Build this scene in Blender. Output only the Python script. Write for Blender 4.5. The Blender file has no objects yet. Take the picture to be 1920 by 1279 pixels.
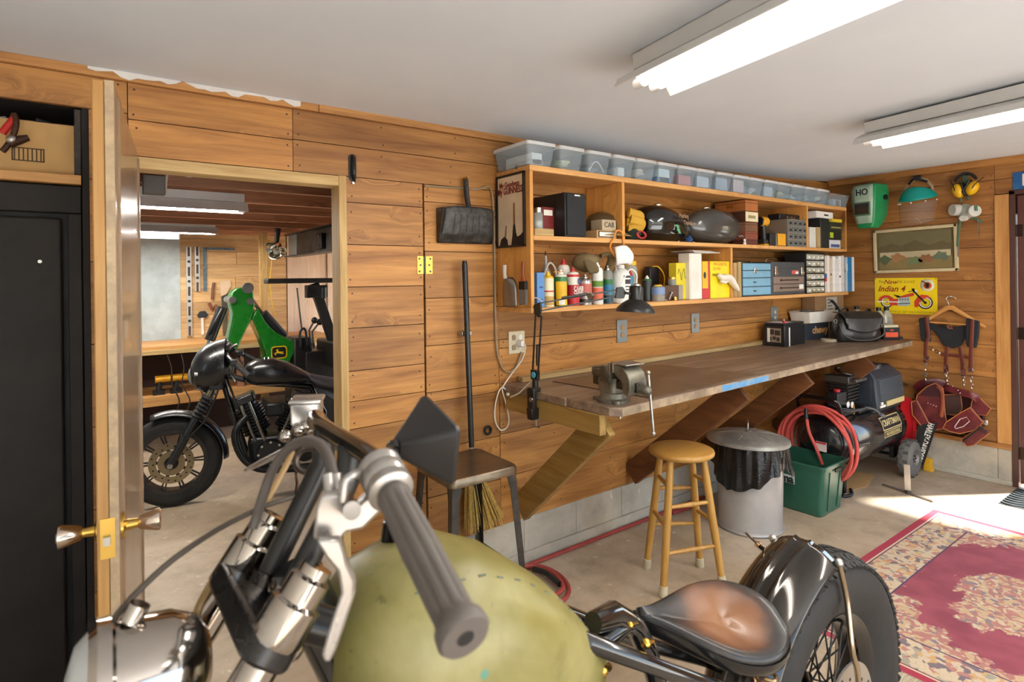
import bpy, bmesh, math, random
from math import sin, cos, pi, radians as rad
from mathutils import Vector as V, Matrix as Mx
random.seed(7)
sc = bpy.context.scene
COL = sc.collection
FLAT = []
# ------------------------------------------------------------------ camera
YAW, ROLL, FP, CYP, EYE = 0.63983, -0.012707, 1088.5, 522.0, 1.62
_f = V((sin(YAW), cos(YAW), 0)); _r0 = V((cos(YAW), -sin(YAW), 0)); _u0 = V((0, 0, 1))
_r = cos(ROLL) * _r0 + sin(ROLL) * _u0
_u = -sin(ROLL) * _r0 + cos(ROLL) * _u0
EYEP = V((0, 0, EYE))
def at(x, y, X=None, Y=None, Z=None):
    "world point seen at photo pixel (x, y) on the plane X=, Y= or Z="
    d = _f + _r * ((x - 960) / FP) + _u * ((CYP - y) / FP)
    t = X / d.x if X is not None else Y / d.y if Y is not None else (Z - EYE) / d.z
    return EYEP + d * t
cam = bpy.data.objects.new('Camera', bpy.data.cameras.new('Camera'))
COL.objects.link(cam)
cam.matrix_world = Mx(((_r.x, _u.x, -_f.x, 0), (_r.y, _u.y, -_f.y, 0), (_r.z, _u.z, -_f.z, EYE), (0, 0, 0, 1)))
cam.data.sensor_width = 36; cam.data.lens = FP / 1920 * 36
cam.data.shift_y = -(1279 / 2 - CYP) / 1920
cam.data.clip_start = .02
cam.data.dof.use_dof = True; cam.data.dof.focus_distance = 3.6; cam.data.dof.aperture_fstop = 5.0
sc.camera = cam
# ------------------------------------------------------------------ materials
MATS = {}
def sr(h):
    "sRGB triple 0-255 -> linear rgba"
    return tuple((c / 255 / 12.92 if c <= 10 else ((c / 255 + .055) / 1.055) ** 2.4) for c in h) + (1,)
class NT:
    def __init__(s, name):
        s.m = bpy.data.materials.new(name); s.m.use_nodes = True
        s.t = s.m.node_tree; s.t.nodes.clear()
        s.out = s.n('ShaderNodeOutputMaterial')
    def n(s, typ, **kw):
        nd = s.t.nodes.new(typ)
        for k, v in kw.items():
            if isinstance(k, str) and k.startswith('i_'):
                nd.inputs[k[2:]].default_value = v
            else: setattr(nd, k, v)
        return nd
    def l(s, a, b): s.t.links.new(a, b)
    def ramp(s, fac, stops, interp='LINEAR'):
        r = s.n('ShaderNodeValToRGB'); r.color_ramp.interpolation = interp
        e = r.color_ramp.elements
        while len(e) < len(stops): e.new(.5)
        for q, (p, c) in zip(e, stops):
            q.position = p; q.color = c if len(c) == 4 else tuple(c) + (1,)
        s.l(fac, r.inputs[0]); return r.outputs[0]
    def mix(s, fac, a, b, blend='MIX'):
        m = s.n('ShaderNodeMix', data_type='RGBA', blend_type=blend)
        for sock, v in ((m.inputs[0], fac), (m.inputs[6], a), (m.inputs[7], b)):
            if hasattr(v, 'links') or hasattr(v, 'is_linked'): s.l(v, sock)
            else: sock.default_value = v
        return m.outputs[2]
    def math(s, op, a, b=0.0, c=None):
        m = s.n('ShaderNodeMath', operation=op)
        for i, v in enumerate((a, b) if c is None else (a, b, c)):
            if hasattr(v, 'is_linked'): s.l(v, m.inputs[i])
            else: m.inputs[i].default_value = v
        return m.outputs[0]
    def co(s, scale=(1, 1, 1), rot=(0, 0, 0), loc=(0, 0, 0)):
        c = s.n('ShaderNodeTexCoord'); mp = s.n('ShaderNodeMapping')
        mp.inputs['Scale'].default_value = scale; mp.inputs['Rotation'].default_value = rot; mp.inputs['Location'].default_value = loc
        s.l(c.outputs['Object'], mp.inputs[0]); return mp.outputs[0]
    def noise(s, vec, scale, detail=3, rough=.55, dist=0):
        n = s.n('ShaderNodeTexNoise', i_Scale=scale, i_Detail=detail, i_Roughness=rough, i_Distortion=dist)
        if vec is not None: s.l(vec, n.inputs['Vector'])
        return n.outputs[0]
    def bsdf(s, col, rough=.5, metal=0, **kw):
        b = s.n('ShaderNodeBsdfPrincipled')
        for k, v in (('Base Color', col), ('Roughness', rough), ('Metallic', metal)) + tuple(kw.items()):
            if hasattr(v, 'is_linked'): s.l(v, b.inputs[k])
            else: b.inputs[k].default_value = v
        s.l(b.outputs[0], s.out.inputs[0]); return b
    def bump(s, b, h, strength=.3, dist=.01):
        n = s.n('ShaderNodeBump', i_Strength=strength, i_Distance=dist)
        s.l(h, n.inputs['Height']); s.l(n.outputs[0], b.inputs['Normal'])
def M(name, c, rough=.5, metal=0, var=.10, vs=9, bump=0, **kw):
    "plain surface with a little procedural mottling; c is sRGB 0-255"
    key = (name,)
    if key in MATS: return MATS[key]
    t = NT(name); L = sr(c)
    v = t.co()
    n = t.noise(v, vs, 4)
    d = tuple(x * (1 - var) for x in L[:3]) + (1,); e = tuple(min(1, x * (1 + var)) for x in L[:3]) + (1,)
    col = t.ramp(n, [(.3, d), (.7, e)])
    rr = t.n('ShaderNodeMapRange'); rr.inputs[4].default_value = min(1, rough + .06)
    rr.inputs[1].default_value = .3; rr.inputs[2].default_value = .7
    rr.inputs[3].default_value = max(0, rough - .06)
    t.l(n, rr.inputs[0])
    b = t.bsdf(col, rr.outputs[0], metal, **kw)
    if bump: t.bump(b, t.noise(v, vs * 6, 3), bump, .004)
    MATS[key] = t.m; return t.m
def worn(name, c, c2, rough=.5, metal=0, amount=.5, vs=6, **kw):
    "two-colour mottled surface (dirt, wear, rust)"
    t = NT(name); v = t.co()
    n = t.noise(v, vs, 6, .65)
    col = t.ramp(n, [(amount - .12, sr(c)), (amount + .12, sr(c2))])
    b = t.bsdf(col, rough, metal, **kw); t.bump(b, n, .15, .003)
    return t.m
def wood(name, lo, hi, knot=(70, 35, 15), axis=0, rough=.5, knots=1.0, gs=1.0, tone=True, flat=None):
    "long-grained board; axis = grain direction 0 x, 1 y, 2 z"
    t = NT(name)
    sca = [11 * gs, 11 * gs, 11 * gs]; sca[axis] = .9 * gs
    tc = t.n('ShaderNodeTexCoord')
    at_ = t.n('ShaderNodeAttribute', attribute_name='tone')
    off = t.n('ShaderNodeVectorMath', operation='SCALE'); off.inputs[0].default_value = (13.7, 7.3, 5.1)
    t.l(at_.outputs['Fac'], off.inputs['Scale'])
    ad = t.n('ShaderNodeVectorMath', operation='ADD')
    t.l(tc.outputs['Object'], ad.inputs[0]); t.l(off.outputs[0], ad.inputs[1])
    # knots
    ks = [5.5, 5.5, 5.5]; ks[axis] = 2.6
    if flat is not None: ks[flat] = 0.0
    mk = t.n('ShaderNodeMapping'); mk.inputs['Scale'].default_value = ks; t.l(ad.outputs[0], mk.inputs[0])
    jit = t.n('ShaderNodeTexNoise', i_Scale=2.2, i_Detail=2); t.l(mk.outputs[0], jit.inputs['Vector'])
    mad = t.n('ShaderNodeVectorMath', operation='MULTIPLY_ADD'); mad.inputs[1].default_value = (.35, .35, .35)
    t.l(jit.outputs['Color'], mad.inputs[0]); t.l(mk.outputs[0], mad.inputs[2])
    vo = t.n('ShaderNodeTexVoronoi', i_Scale=.80); t.l(mad.outputs[0], vo.inputs['Vector'])
    kd = vo.outputs['Distance']
    halo = t.ramp(kd, [(.0, (1, 1, 1)), (.30, (0, 0, 0))])
    # grain bent around the knots
    sw = t.n('ShaderNodeVectorMath', operation='SCALE'); sw.inputs[0].default_value = tuple(.0 if i == axis else .12 for i in range(3))
    t.l(halo, sw.inputs['Scale'])
    ad2 = t.n('ShaderNodeVectorMath', operation='ADD'); t.l(ad.outputs[0], ad2.inputs[0]); t.l(sw.outputs[0], ad2.inputs[1])
    mg = t.n('ShaderNodeMapping'); mg.inputs['Scale'].default_value = sca; t.l(ad2.outputs[0], mg.inputs[0])
    g = t.noise(mg.outputs[0], 1.6, 5, .62, .6)
    fine = [70 * gs] * 3; fine[axis] = 2.5 * gs
    mf = t.n('ShaderNodeMapping'); mf.inputs['Scale'].default_value = fine; t.l(ad2.outputs[0], mf.inputs[0])
    gf = t.noise(mf.outputs[0], 1.5, 3, .6)
    g2 = t.math('ADD', t.math('MULTIPLY', g, .75), t.math('MULTIPLY', gf, .25))
    mid = tuple((a * .45 + b * .55) for a, b in zip(lo, hi))
    col = t.ramp(g2, [(.34, sr(lo)), (.5, sr(mid)), (.66, sr(hi))])
    if knots:
        kf = t.ramp(kd, [(.0, (1, 1, 1)), (.06, (.95, .95, .95)), (.10, (.38, .38, .38)), (.24, (0, 0, 0))])
        rnd = t.math('GREATER_THAN', vo.outputs['Color'], 1 - .6 * knots)
        col = t.mix(t.math('MULTIPLY', kf, t.math('MULTIPLY', rnd, .85)), col, sr(knot))
    if tone:
        tn = t.n('ShaderNodeMapRange'); tn.inputs[3].default_value = .72; tn.inputs[4].default_value = 1.12
        t.l(at_.outputs['Fac'], tn.inputs[0])
        cb = t.n('ShaderNodeCombineColor')
        t.l(tn.outputs[0], cb.inputs[0]); t.l(tn.outputs[0], cb.inputs[1]); t.l(tn.outputs[0], cb.inputs[2])
        col = t.mix(1.0, col, cb.outputs[0], 'MULTIPLY')
    b = t.bsdf(col, rough)
    t.bump(b, g2, .12, .004)
    return t.m
def emis(name, c, s):
    t = NT(name); e = t.n('ShaderNodeEmission', i_Strength=s); e.inputs[0].default_value = sr(c)
    t.l(e.outputs[0], t.out.inputs[0]); return t.m
def pane(name, tint=(255, 255, 255), clear=.9, rough=.03):
    "thin clear plastic or glass: part see-through, part glossy"
    t = NT(name)
    tr = t.n('ShaderNodeBsdfTransparent'); tr.inputs[0].default_value = sr(tint)
    b = t.n('ShaderNodeBsdfPrincipled', i_Roughness=rough); b.inputs['Base Color'].default_value = sr(tint)
    n = t.noise(t.co(), 7, 2)
    f = t.n('ShaderNodeMapRange'); f.inputs[3].default_value = clear - .06; f.inputs[4].default_value = min(1, clear + .06); t.l(n, f.inputs[0])
    mx = t.n('ShaderNodeMixShader'); t.l(f.outputs[0], mx.inputs[0]); t.l(b.outputs[0], mx.inputs[1]); t.l(tr.outputs[0], mx.inputs[2])
    t.l(mx.outputs[0], t.out.inputs[0]); return t.m
# ------------------------------------------------------------------ mesh builder
def frame(d, up=None):
    d = V(d).normalized()
    a = V(up) if up else (V((0, 0, 1)) if abs(d.z) < .95 else V((1, 0, 0)))
    x = a.cross(d).normalized(); y = d.cross(x)
    return x, y, d
def axM(p, z, up=None):
    "matrix with local z along direction z, origin p"
    x, y, d = frame(z, up); p = V(p)
    return Mx(((x.x, y.x, d.x, p.x), (x.y, y.y, d.y, p.y), (x.z, y.z, d.z, p.z), (0, 0, 0, 1)))
def planeM(o, ex, ey):
    "matrix whose x,y axes follow ex, ey (unit), z = ex x ey"
    ex = V(ex).normalized(); ez = ex.cross(V(ey)).normalized(); ey = ez.cross(ex); o = V(o)
    return Mx(((ex.x, ey.x, ez.x, o.x), (ex.y, ey.y, ez.y, o.y), (ex.z, ey.z, ez.z, o.z), (0, 0, 0, 1)))
I4 = Mx.Identity(4)
def wm(o):
    m = o.matrix_basis.copy()
    return wm(o.parent) @ m if o.parent else m
class MB:
    def __init__(s, M=None): s.v = []; s.f = []; s.mi = []; s.tn = []; s.M = M or I4; s.m = 0; s.tone = .5; s.used = False
    def add(s, vs, fs, M=None):
        b = len(s.v); T = s.M @ M if M else s.M
        s.v += [T @ V(p) for p in vs]
        for f in fs: s.f.append([b + i for i in f]); s.mi.append(s.m); s.tn.append(s.tone)
        return s
    def box(s, c, d, M=None, top=1, topy=None):
        x, y, z = (q / 2 for q in d); c = V(c); ty = top if topy is None else topy
        vs = [c + V((i * x * (1 if k < 0 else top), j * y * (1 if k < 0 else ty), k * z)) for k in (-1, 1) for j in (-1, 1) for i in (-1, 1)]
        return s.add(vs, [(0, 2, 3, 1), (4, 5, 7, 6), (0, 1, 5, 4), (2, 6, 7, 3), (0, 4, 6, 2), (1, 3, 7, 5)], M)
    def bx(s, x0, x1, y0, y1, z0, z1, M=None):
        return s.box(((x0 + x1) / 2, (y0 + y1) / 2, (z0 + z1) / 2), (abs(x1 - x0), abs(y1 - y0), abs(z1 - z0)), M)
    def bar(s, p0, p1, w, h, up=None):
        "rectangular bar from p0 to p1, w across, h in the up direction"
        p0 = V(p0); p1 = V(p1); L = (p1 - p0).length
        return s.box((0, 0, L / 2), (w, h, L), axM(p0, p1 - p0, up))
    def loft(s, rings, cap=(1, 1), closed=True, M=None):
        n = len(rings[0]); vs = [p for r in rings for p in r]; fs = []
        for i in range(len(rings) - 1):
            for j in range(n if closed else n - 1):
                k = (j + 1) % n
                fs.append((i * n + j, i * n + k, (i + 1) * n + k, (i + 1) * n + j))
        if cap[0]: fs.append(tuple(range(n - 1, -1, -1)))
        if cap[1]: fs.append(tuple(range((len(rings) - 1) * n, len(rings) * n)))
        return s.add(vs, fs, M)
    def lathe(s, prof, n=24, M=None, cap=(1, 1), sx=1, sy=1):
        rings = [[(r * cos(2 * pi * j / n) * sx, r * sin(2 * pi * j / n) * sy, z) for j in range(n)] for r, z in prof]
        return s.loft(rings, cap, True, M)
    def cyl(s, p0, p1, r0, r1=None, n=16, cap=(1, 1)):
        p0 = V(p0); p1 = V(p1)
        return s.lathe([(r0, 0), (r0 if r1 is None else r1, (p1 - p0).length)], n, axM(p0, p1 - p0), cap)
    def tube(s, pts, r, n=8, closed=False, flat=1, cap=True):
        pts = [V(p) for p in pts]; N = len(pts); rings = []; x = None
        for i, p in enumerate(pts):
            a = pts[i - 1] if (i or closed) else p; b = pts[(i + 1) % N] if (i < N - 1 or closed) else p
            d = (b - a).normalized()
            if x is None: x, y, _ = frame(d)
            x = (x - d * x.dot(d)).normalized(); y = d.cross(x)
            rr = r[i] if isinstance(r, (list, tuple)) else r
            rings.append([p + x * (rr * cos(2 * pi * j / n)) + y * (rr * flat * sin(2 * pi * j / n)) for j in range(n)])
        if closed:
            rings.append(rings[0]); return s.loft(rings, (0, 0))
        return s.loft(rings, (1, 1) if cap else (0, 0))
    def prism(s, poly, d, M=None, z0=0):
        n = len(poly)
        a = sum(poly[i][0] * poly[(i + 1) % n][1] - poly[(i + 1) % n][0] * poly[i][1] for i in range(n))
        if a < 0: poly = poly[::-1]
        return s.loft([[(x, y, z0) for x, y in poly], [(x, y, z0 + d) for x, y in poly]], (1, 1), True, M)
    def ell(s, c, r, n=16, m=10, M=None):
        if not isinstance(r, (tuple, list)): r = (r, r, r)
        c = V(c); rings = [[c + V((r[0] * sin(pi * i / m) * cos(2 * pi * j / n), r[1] * sin(pi * i / m) * sin(2 * pi * j / n), -r[2] * cos(pi * i / m))) for j in range(n)] for i in range(m + 1)]
        rings[0] = [c + V((r[0] * .02 * cos(2 * pi * j / n), r[1] * .02 * sin(2 * pi * j / n), -r[2])) for j in range(n)]
        rings[-1] = [c + V((r[0] * .02 * cos(2 * pi * j / n), r[1] * .02 * sin(2 * pi * j / n), r[2])) for j in range(n)]
        return s.loft(rings, (1, 1), True, M)
    def torus(s, R, r, M=None, a0=0, a1=2 * pi, n=32, k=10, flat=1):
        full = abs(a1 - a0 - 2 * pi) < 1e-4; N = n if full else n + 1; rings = []
        for i in range(N):
            a = a0 + (a1 - a0) * i / n
            rings.append([((R + r * cos(2 * pi * j / k)) * cos(a), (R + r * cos(2 * pi * j / k)) * sin(a), r * flat * sin(2 * pi * j / k)) for j in range(k)])
        if full: rings.append(rings[0])
        return s.loft(rings, (0, 0) if full else (1, 1), True, M)
    def grid(s, fn, nu, nv, M=None):
        vs = [fn(i / nu, j / nv) for j in range(nv + 1) for i in range(nu + 1)]; w = nu + 1
        return s.add(vs, [(j * w + i, j * w + i + 1, (j + 1) * w + i + 1, (j + 1) * w + i) for j in range(nv) for i in range(nu)], M)
    def text(s, body, size, M=None, ext=.0008, align='CENTER', sx=1, shear=0, sp=1, off=0):
        cu = bpy.data.curves.new('t', 'FONT'); cu.body = body; cu.size = size; cu.extrude = ext; cu.align_x = align; cu.align_y = 'CENTER'
        cu.shear = shear; cu.space_character = sp; cu.offset = off; cu.resolution_u = 3
        o = bpy.data.objects.new('t', cu); COL.objects.link(o)
        dg = bpy.context.evaluated_depsgraph_get(); dg.update()
        me = o.evaluated_get(dg).to_mesh()
        vs = [(p.co.x * sx, p.co.y, p.co.z + ext) for p in me.vertices]; fs = [tuple(p.vertices) for p in me.polygons]
        o.evaluated_get(dg).to_mesh_clear()
        bpy.data.objects.remove(o); bpy.data.curves.remove(cu)
        return s.add(vs, fs, M)
    def build(s, name, mat, parent=None, bevel=0, ang=38, sub=0, solid=0, seg=2, mat_off=None):
        me = bpy.data.meshes.new(name)
        o = bpy.data.objects.new(name, me); COL.objects.link(o)
        if parent: o.parent = parent; inv = wm(parent).inverted(); vs = [inv @ p for p in s.v]
        else:
            lo = V((min(p.x for p in s.v), min(p.y for p in s.v), min(p.z for p in s.v))); hi = V((max(p.x for p in s.v), max(p.y for p in s.v), max(p.z for p in s.v)))
            b = V(((lo.x + hi.x) / 2, (lo.y + hi.y) / 2, lo.z)); o.location = b; vs = [p - b for p in s.v]
        me.from_pydata([tuple(p) for p in vs], [], s.f)
        for m in (mat if isinstance(mat, (list, tuple)) else [mat]): me.materials.append(m)
        me.polygons.foreach_set('material_index', s.mi)
        if len(set(s.tn)) > 1 or s.tone != .5:
            at_ = me.attributes.new('tone', 'FLOAT', 'FACE'); at_.data.foreach_set('value', s.tn)
        bm = bmesh.new(); bm.from_mesh(me)
        bmesh.ops.recalc_face_normals(bm, faces=bm.faces); bm.to_mesh(me); bm.free()
        me.shade_smooth(); me.set_sharp_from_angle(angle=rad(ang)); me.update()
        if solid:
            q = o.modifiers.new('S', 'SOLIDIFY'); q.thickness = solid; q.offset = 0
        if bevel:
            q = o.modifiers.new('B', 'BEVEL'); q.width = bevel; q.segments = seg; q.limit_method = 'ANGLE'; q.angle_limit = rad(40); q.harden_normals = False
        if sub:
            q = o.modifiers.new('D', 'SUBSURF'); q.levels = sub; q.render_levels = sub
        return o
def T(name, label, cat, loc=(0, 0, 0), rz=0, group=None):
    o = bpy.data.objects.new(name, None); COL.objects.link(o); o.empty_display_size = .05
    o.location = loc; o.rotation_euler = (0, 0, rz)
    return tag(o, label, cat, group)
def tag(o, label=None, cat=None, group=None, kind=None):
    for k, v in (('label', label), ('category', cat), ('group', group), ('kind', kind)):
        if v: o[k] = v
    return o
def struct(o): o['kind'] = 'structure'; return o
def copy_tree(o, parent=None):
    c = o.copy(); COL.objects.link(c)
    if parent: c.parent = parent
    for ch in list(o.children): copy_tree(ch, c)
    return c
def lerp(a, b, t): return a + (b - a) * t
def spline(pts, n=8, closed=False):
    "Catmull-Rom through pts"
    P = [V(p) for p in pts]; N = len(P); out = []
    for i in range(N if closed else N - 1):
        g = (lambda k: P[k % N]) if closed else (lambda k: P[max(0, min(N - 1, k))])
        p0, p1, p2, p3 = g(i - 1), g(i), g(i + 1), g(i + 2)
        for k in range(n):
            t = k / n
            out.append(.5 * ((2 * p1) + (p2 - p0) * t + (2 * p0 - 5 * p1 + 4 * p2 - p3) * t * t + (3 * p1 - p0 - 3 * p2 + p3) * t ** 3))
    if not closed: out.append(P[-1])
    return out
def rrect(w, h, r, n=5, cx=0, cy=0):
    out = []
    for sx, sy, a in ((1, 1, 0), (-1, 1, 90), (-1, -1, 180), (1, -1, 270)):
        for k in range(n + 1):
            t = rad(a + 90 * k / n); out.append((cx + sx * (w / 2 - r) + r * cos(t), cy + sy * (h / 2 - r) + r * sin(t)))
    return out
def circ(R, n=20, cx=0, cy=0, a0=0, a1=2 * pi, ry=None):
    return [(cx + R * cos(a0 + (a1 - a0) * i / n), cy + (ry or R) * sin(a0 + (a1 - a0) * i / n)) for i in range(n)]
# ------------------------------------------------------------------ shared materials
W_PLANK = wood('pine_boards', (140, 88, 38), (200, 142, 72), (78, 44, 22), 0, .48, flat=1)
W_PLANKY = wood('pine_boards_right', (138, 86, 38), (200, 140, 74), (74, 40, 20), 1, .48, flat=0)
W_TRIM = wood('pine_trim', (150, 98, 46), (204, 148, 84), (90, 50, 24), 0, .5, .4)
W_TRIMZ = wood('pine_post', (170, 112, 52), (216, 160, 92), (96, 54, 26), 2, .5, .5)
W_PALE = wood('pale_lumber', (176, 140, 84), (226, 196, 140), (110, 76, 40), 0, .6, .4)
W_PALEZ = wood('pale_lumber_upright', (168, 130, 74), (220, 188, 128), (110, 76, 40), 2, .6, .5)
W_SHELF = wood('shelf_boards', (186, 130, 70), (224, 172, 108), (110, 64, 32), 0, .5, .6)
W_SHELFZ = wood('shelf_uprights', (186, 124, 56), (224, 166, 90), (110, 60, 28), 2, .5, .5)
W_SHELFY = wood('shelf_side_boards', (186, 124, 56), (224, 166, 90), (110, 60, 28), 1, .5, .5)
W_DARK = wood('joist_timber', (140, 92, 64), (196, 142, 104), (60, 32, 18), 0, .6, .3)
NAILM = M('nail_head', (70, 48, 34), .5, .4); DARKGAP = M('dark_gap', (28, 18, 12), .9)
WHITE = M('white_plastic', (232, 230, 224), .4)
BLACK = M('black_plastic', (24, 24, 26), .42, var=.2)
BLKGLOSS = M('black_gloss_paint', (12, 12, 13), .12, var=.2, **{'Coat Weight': .6})
BLKMATTE = M('black_rubber', (22, 21, 20), .75, var=.25, bump=.3)
CHROME = M('chrome', (225, 222, 216), .08, 1, .04)
STEEL = M('brushed_steel', (178, 176, 170), .32, 1, .08)
GUNMETAL = M('dark_steel', (84, 80, 76), .38, .9, .18)
BRASS = M('brass', (206, 168, 84), .28, 1, .1)
KRAFT = M('cardboard', (188, 148, 96), .8, 0, .08, 14)
PAPER = M('paper', (228, 224, 214), .8, 0, .05)
LEATHER = worn('oxblood_leather', (122, 48, 50), (88, 32, 36), .30, 0, .5, 9, **{'Coat Weight': .25})
def concrete(name, a, b, c, rough=.75):
    t = NT(name); v = t.co()
    n1 = t.noise(v, 1.1, 6, .6, .3); n2 = t.noise(v, 7, 5, .7); n3 = t.noise(v, 60, 3, .6)
    col = t.ramp(n1, [(.35, sr(a)), (.5, sr(b)), (.66, sr(c))])
    col = t.mix(t.ramp(n2, [(.44, (0, 0, 0)), (.72, (.55, .55, .55))]), col, sr(tuple(x * .78 for x in b)))
    spk = t.noise(v, 19, 2, .5)
    col = t.mix(t.ramp(spk, [(.68, (0, 0, 0)), (.74, (.5, .5, .5))]), col, sr((226, 216, 200)))
    r = t.n('ShaderNodeMapRange'); r.inputs[3].default_value = rough - .22; r.inputs[4].default_value = rough + .05; t.l(n2, r.inputs[0])
    b = t.bsdf(col, r.outputs[0]); t.bump(b, n3, .25, .004); return t.m
FLOORM = concrete('garage_floor', (156, 136, 110), (180, 160, 134), (196, 180, 158), .62)
BLOCKM = concrete('concrete_block', (164, 154, 138), (190, 182, 166), (176, 160, 134), .85)
BLUEBLOCK = concrete('painted_block', (166, 178, 182), (186, 198, 202), (198, 208, 210), .8)
def plaster():
    t = NT('ceiling_paint'); v = t.co()
    n = t.noise(v, .9, 4, .6); n2 = t.noise(v, 30, 3)
    col = t.ramp(n, [(.3, sr((216, 223, 231))), (.7, sr((228, 234, 240)))])
    b = t.bsdf(col, .7); t.bump(b, n2, .06, .003); return t.m
CEILM = plaster(); DRYW = M('bounce_white_drywall', (226, 224, 218), .8, var=.03)
# ------------------------------------------------------------------ room shell
D, WX, HC = 2.6, 5.65, 2.405
def rows(mb, x0, x1, zs, y, th=.02, joints=0, axis=0, nails=False):
    "horizontal boards between the heights zs; axis 0 runs along x at depth y, 1 runs along y at depth x=y"
    for a, b in zip(zs[:-1], zs[1:]):
        lo, hi = min(a, b), max(a, b)
        cuts = [x0, x1]
        for _ in range(joints):
            if random.random() < .8: cuts.append(x0 + (x1 - x0) * random.uniform(.15, .85))
        cuts.sort()
        for c, e in zip(cuts[:-1], cuts[1:]):
            if e - c < .06: continue
            mb.tone = random.random()
            j = random.uniform(-.0015, .0015)
            if axis == 0: mb.bx(c + .0015, e - .0015, y + j, y + th, lo + .0018, hi - .0018)
            else: mb.bx(y + j, y + th, c + .0015, e - .0015, lo + .0018, hi - .0018)
            if nails:
                mb.m = 1; n_ = max(1, round((e - c) / .41))
                for k in range(n_ + 1):
                    p = lerp(c + .022, e - .022, k / n_)
                    for f_ in (.2, .8):
                        z = lerp(lo, hi, f_) + random.uniform(-.01, .01); p2 = p + random.uniform(-.008, .008); r = .0035
                        vs = [(p2 - r, z - r), (p2 + r, z - r), (p2 + r, z + r), (p2 - r, z + r)]
                        mb.add([(u_, y + j - .0007, v_) if axis == 0 else (y + j - .0007, u_, v_) for u_, v_ in vs], [(0, 1, 2, 3)])
                mb.m = 0
fl = MB(); fl.bx(-2.6, 6.6, -2.7, 9.0, -.08, 0); struct(fl.build('floor', FLOORM))
# ceiling: a gentle rise towards the right wall
xs = [(-1.7, 2.405), (2.6, 2.405), (3.9, 2.418), (5.0, 2.455), (5.8, 2.505)]
ce = MB(); ce.loft([[(x, -2.7, z), (x, 2.72, z), (x, 2.72, z + .05), (x, -2.7, z + .05)] for x, z in xs]); struct(ce.build('ceiling', CEILM))
def ceilz(x):
    for (a, za), (b, zb) in zip(xs[:-1], xs[1:]):
        if x <= b: return za + (zb - za) * (x - a) / (b - a)
    return xs[-1][1]
wb = MB()
rows(wb, -1.6, .15, [2.255, 2.373], D, nails=True); rows(wb, .15, .752, [2.10, 2.236, 2.373], D, nails=True); rows(wb, .752, 5.65, [2.10, 2.24, 2.373], D, joints=1, nails=True)
rows(wb, .752, 5.65, [2.373, 2.48], D + .004)
rows(wb, .985, 1.383, [2.10, 1.981, 1.786, 1.589, 1.398, 1.199, 1.058, .931, .74, .55, .36, .17, .01], D, nails=True)
rows(wb, 1.391, 1.84, [2.10, 2.012, 1.762, 1.524, 1.284, 1.049, 1.0, .757, .52, .265], D, nails=True)
rows(wb, 1.391, 1.60, [.265, .01], D, nails=True)
rows(wb, 1.84, 5.65, [2.10, 1.93, 1.762, 1.524, 1.284, 1.235, 1.04, .765, .526, .265], D, joints=1, nails=True)
rows(wb, .03, .15, [2.255, 2.0, 1.7, 1.4, 1.1, .8, .5, .25, .01], D, nails=True)
wo = wb.build('wall_back', [W_PLANK, NAILM]); struct(wo)
bk = MB(); bk.bx(-1.6, .03, 2.621, 2.70, 2.26, 2.55); bk.bx(.03, 5.75, 2.621, 2.70, 2.105, 2.55); bk.bx(.988, 5.75, 2.621, 2.70, .0, 2.105); bk.bx(.03, .15, 2.621, 2.70, 0, 2.105)
struct(bk.build('wall_core', DARKGAP))
# trim under the ceiling
tr = MB(); tr.tone = .7; tr.bx(-1.6, .86, 2.578, 2.6, 2.372, 2.405); tr.tone = .45; tr.bx(.862, 5.65, 2.578, 2.6, 2.372, 2.412)
struct(tr.build('trim_1', W_TRIM, bevel=.003))
tp = MB()
pts = []
for i in range(31):
    x = .03 + .75 * i / 30; pts.append((x, 2.374 + .012 + .012 * sin(i * .9) * sin(i * .37) + .008 * (i % 3 == 0)))
tp.loft([[(x, 2.5765, 2.404), (x, 2.5765, z), (x, 2.578, z), (x, 2.578, 2.404)] for x, z in pts])
tag(tp.build('plaster_smear', M('dry_plaster', (212, 208, 202), .85, bump=.4)), 'dried white plaster smear along the wood trim above the doorway', 'plaster')
# block footing under the boards
bb = MB(); x = 1.6
while x < 5.64:
    bb.tone = random.random(); e = min(x + .40, 5.65); bb.bx(x, e - .004, 2.602, 2.7, .07, .262); x = e
bb.bx(1.6, 5.65, 2.606, 2.7, .0, .27); bb.bx(1.6, 5.65, 2.585, 2.7, 0, .075)
struct(bb.build('baseboard_back', BLOCKM, bevel=.004))
# doorway frame
t2 = MB(); t2.tone = .7; t2.bx(.95, .987, 2.588, 2.69, 0, 2.10); struct(t2.build('trim_2', W_PALEZ, bevel=.003))
t3 = MB(); t3.tone = .6; t3.bx(.15, .987, 2.592, 2.69, 2.052, 2.098); struct(t3.build('trim_3', W_PALE, bevel=.003))
t4 = MB(); t4.bx(.15, .172, 2.592, 2.69, 0, 2.05); struct(t4.build('trim_4', W_PALEZ, bevel=.003))
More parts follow.
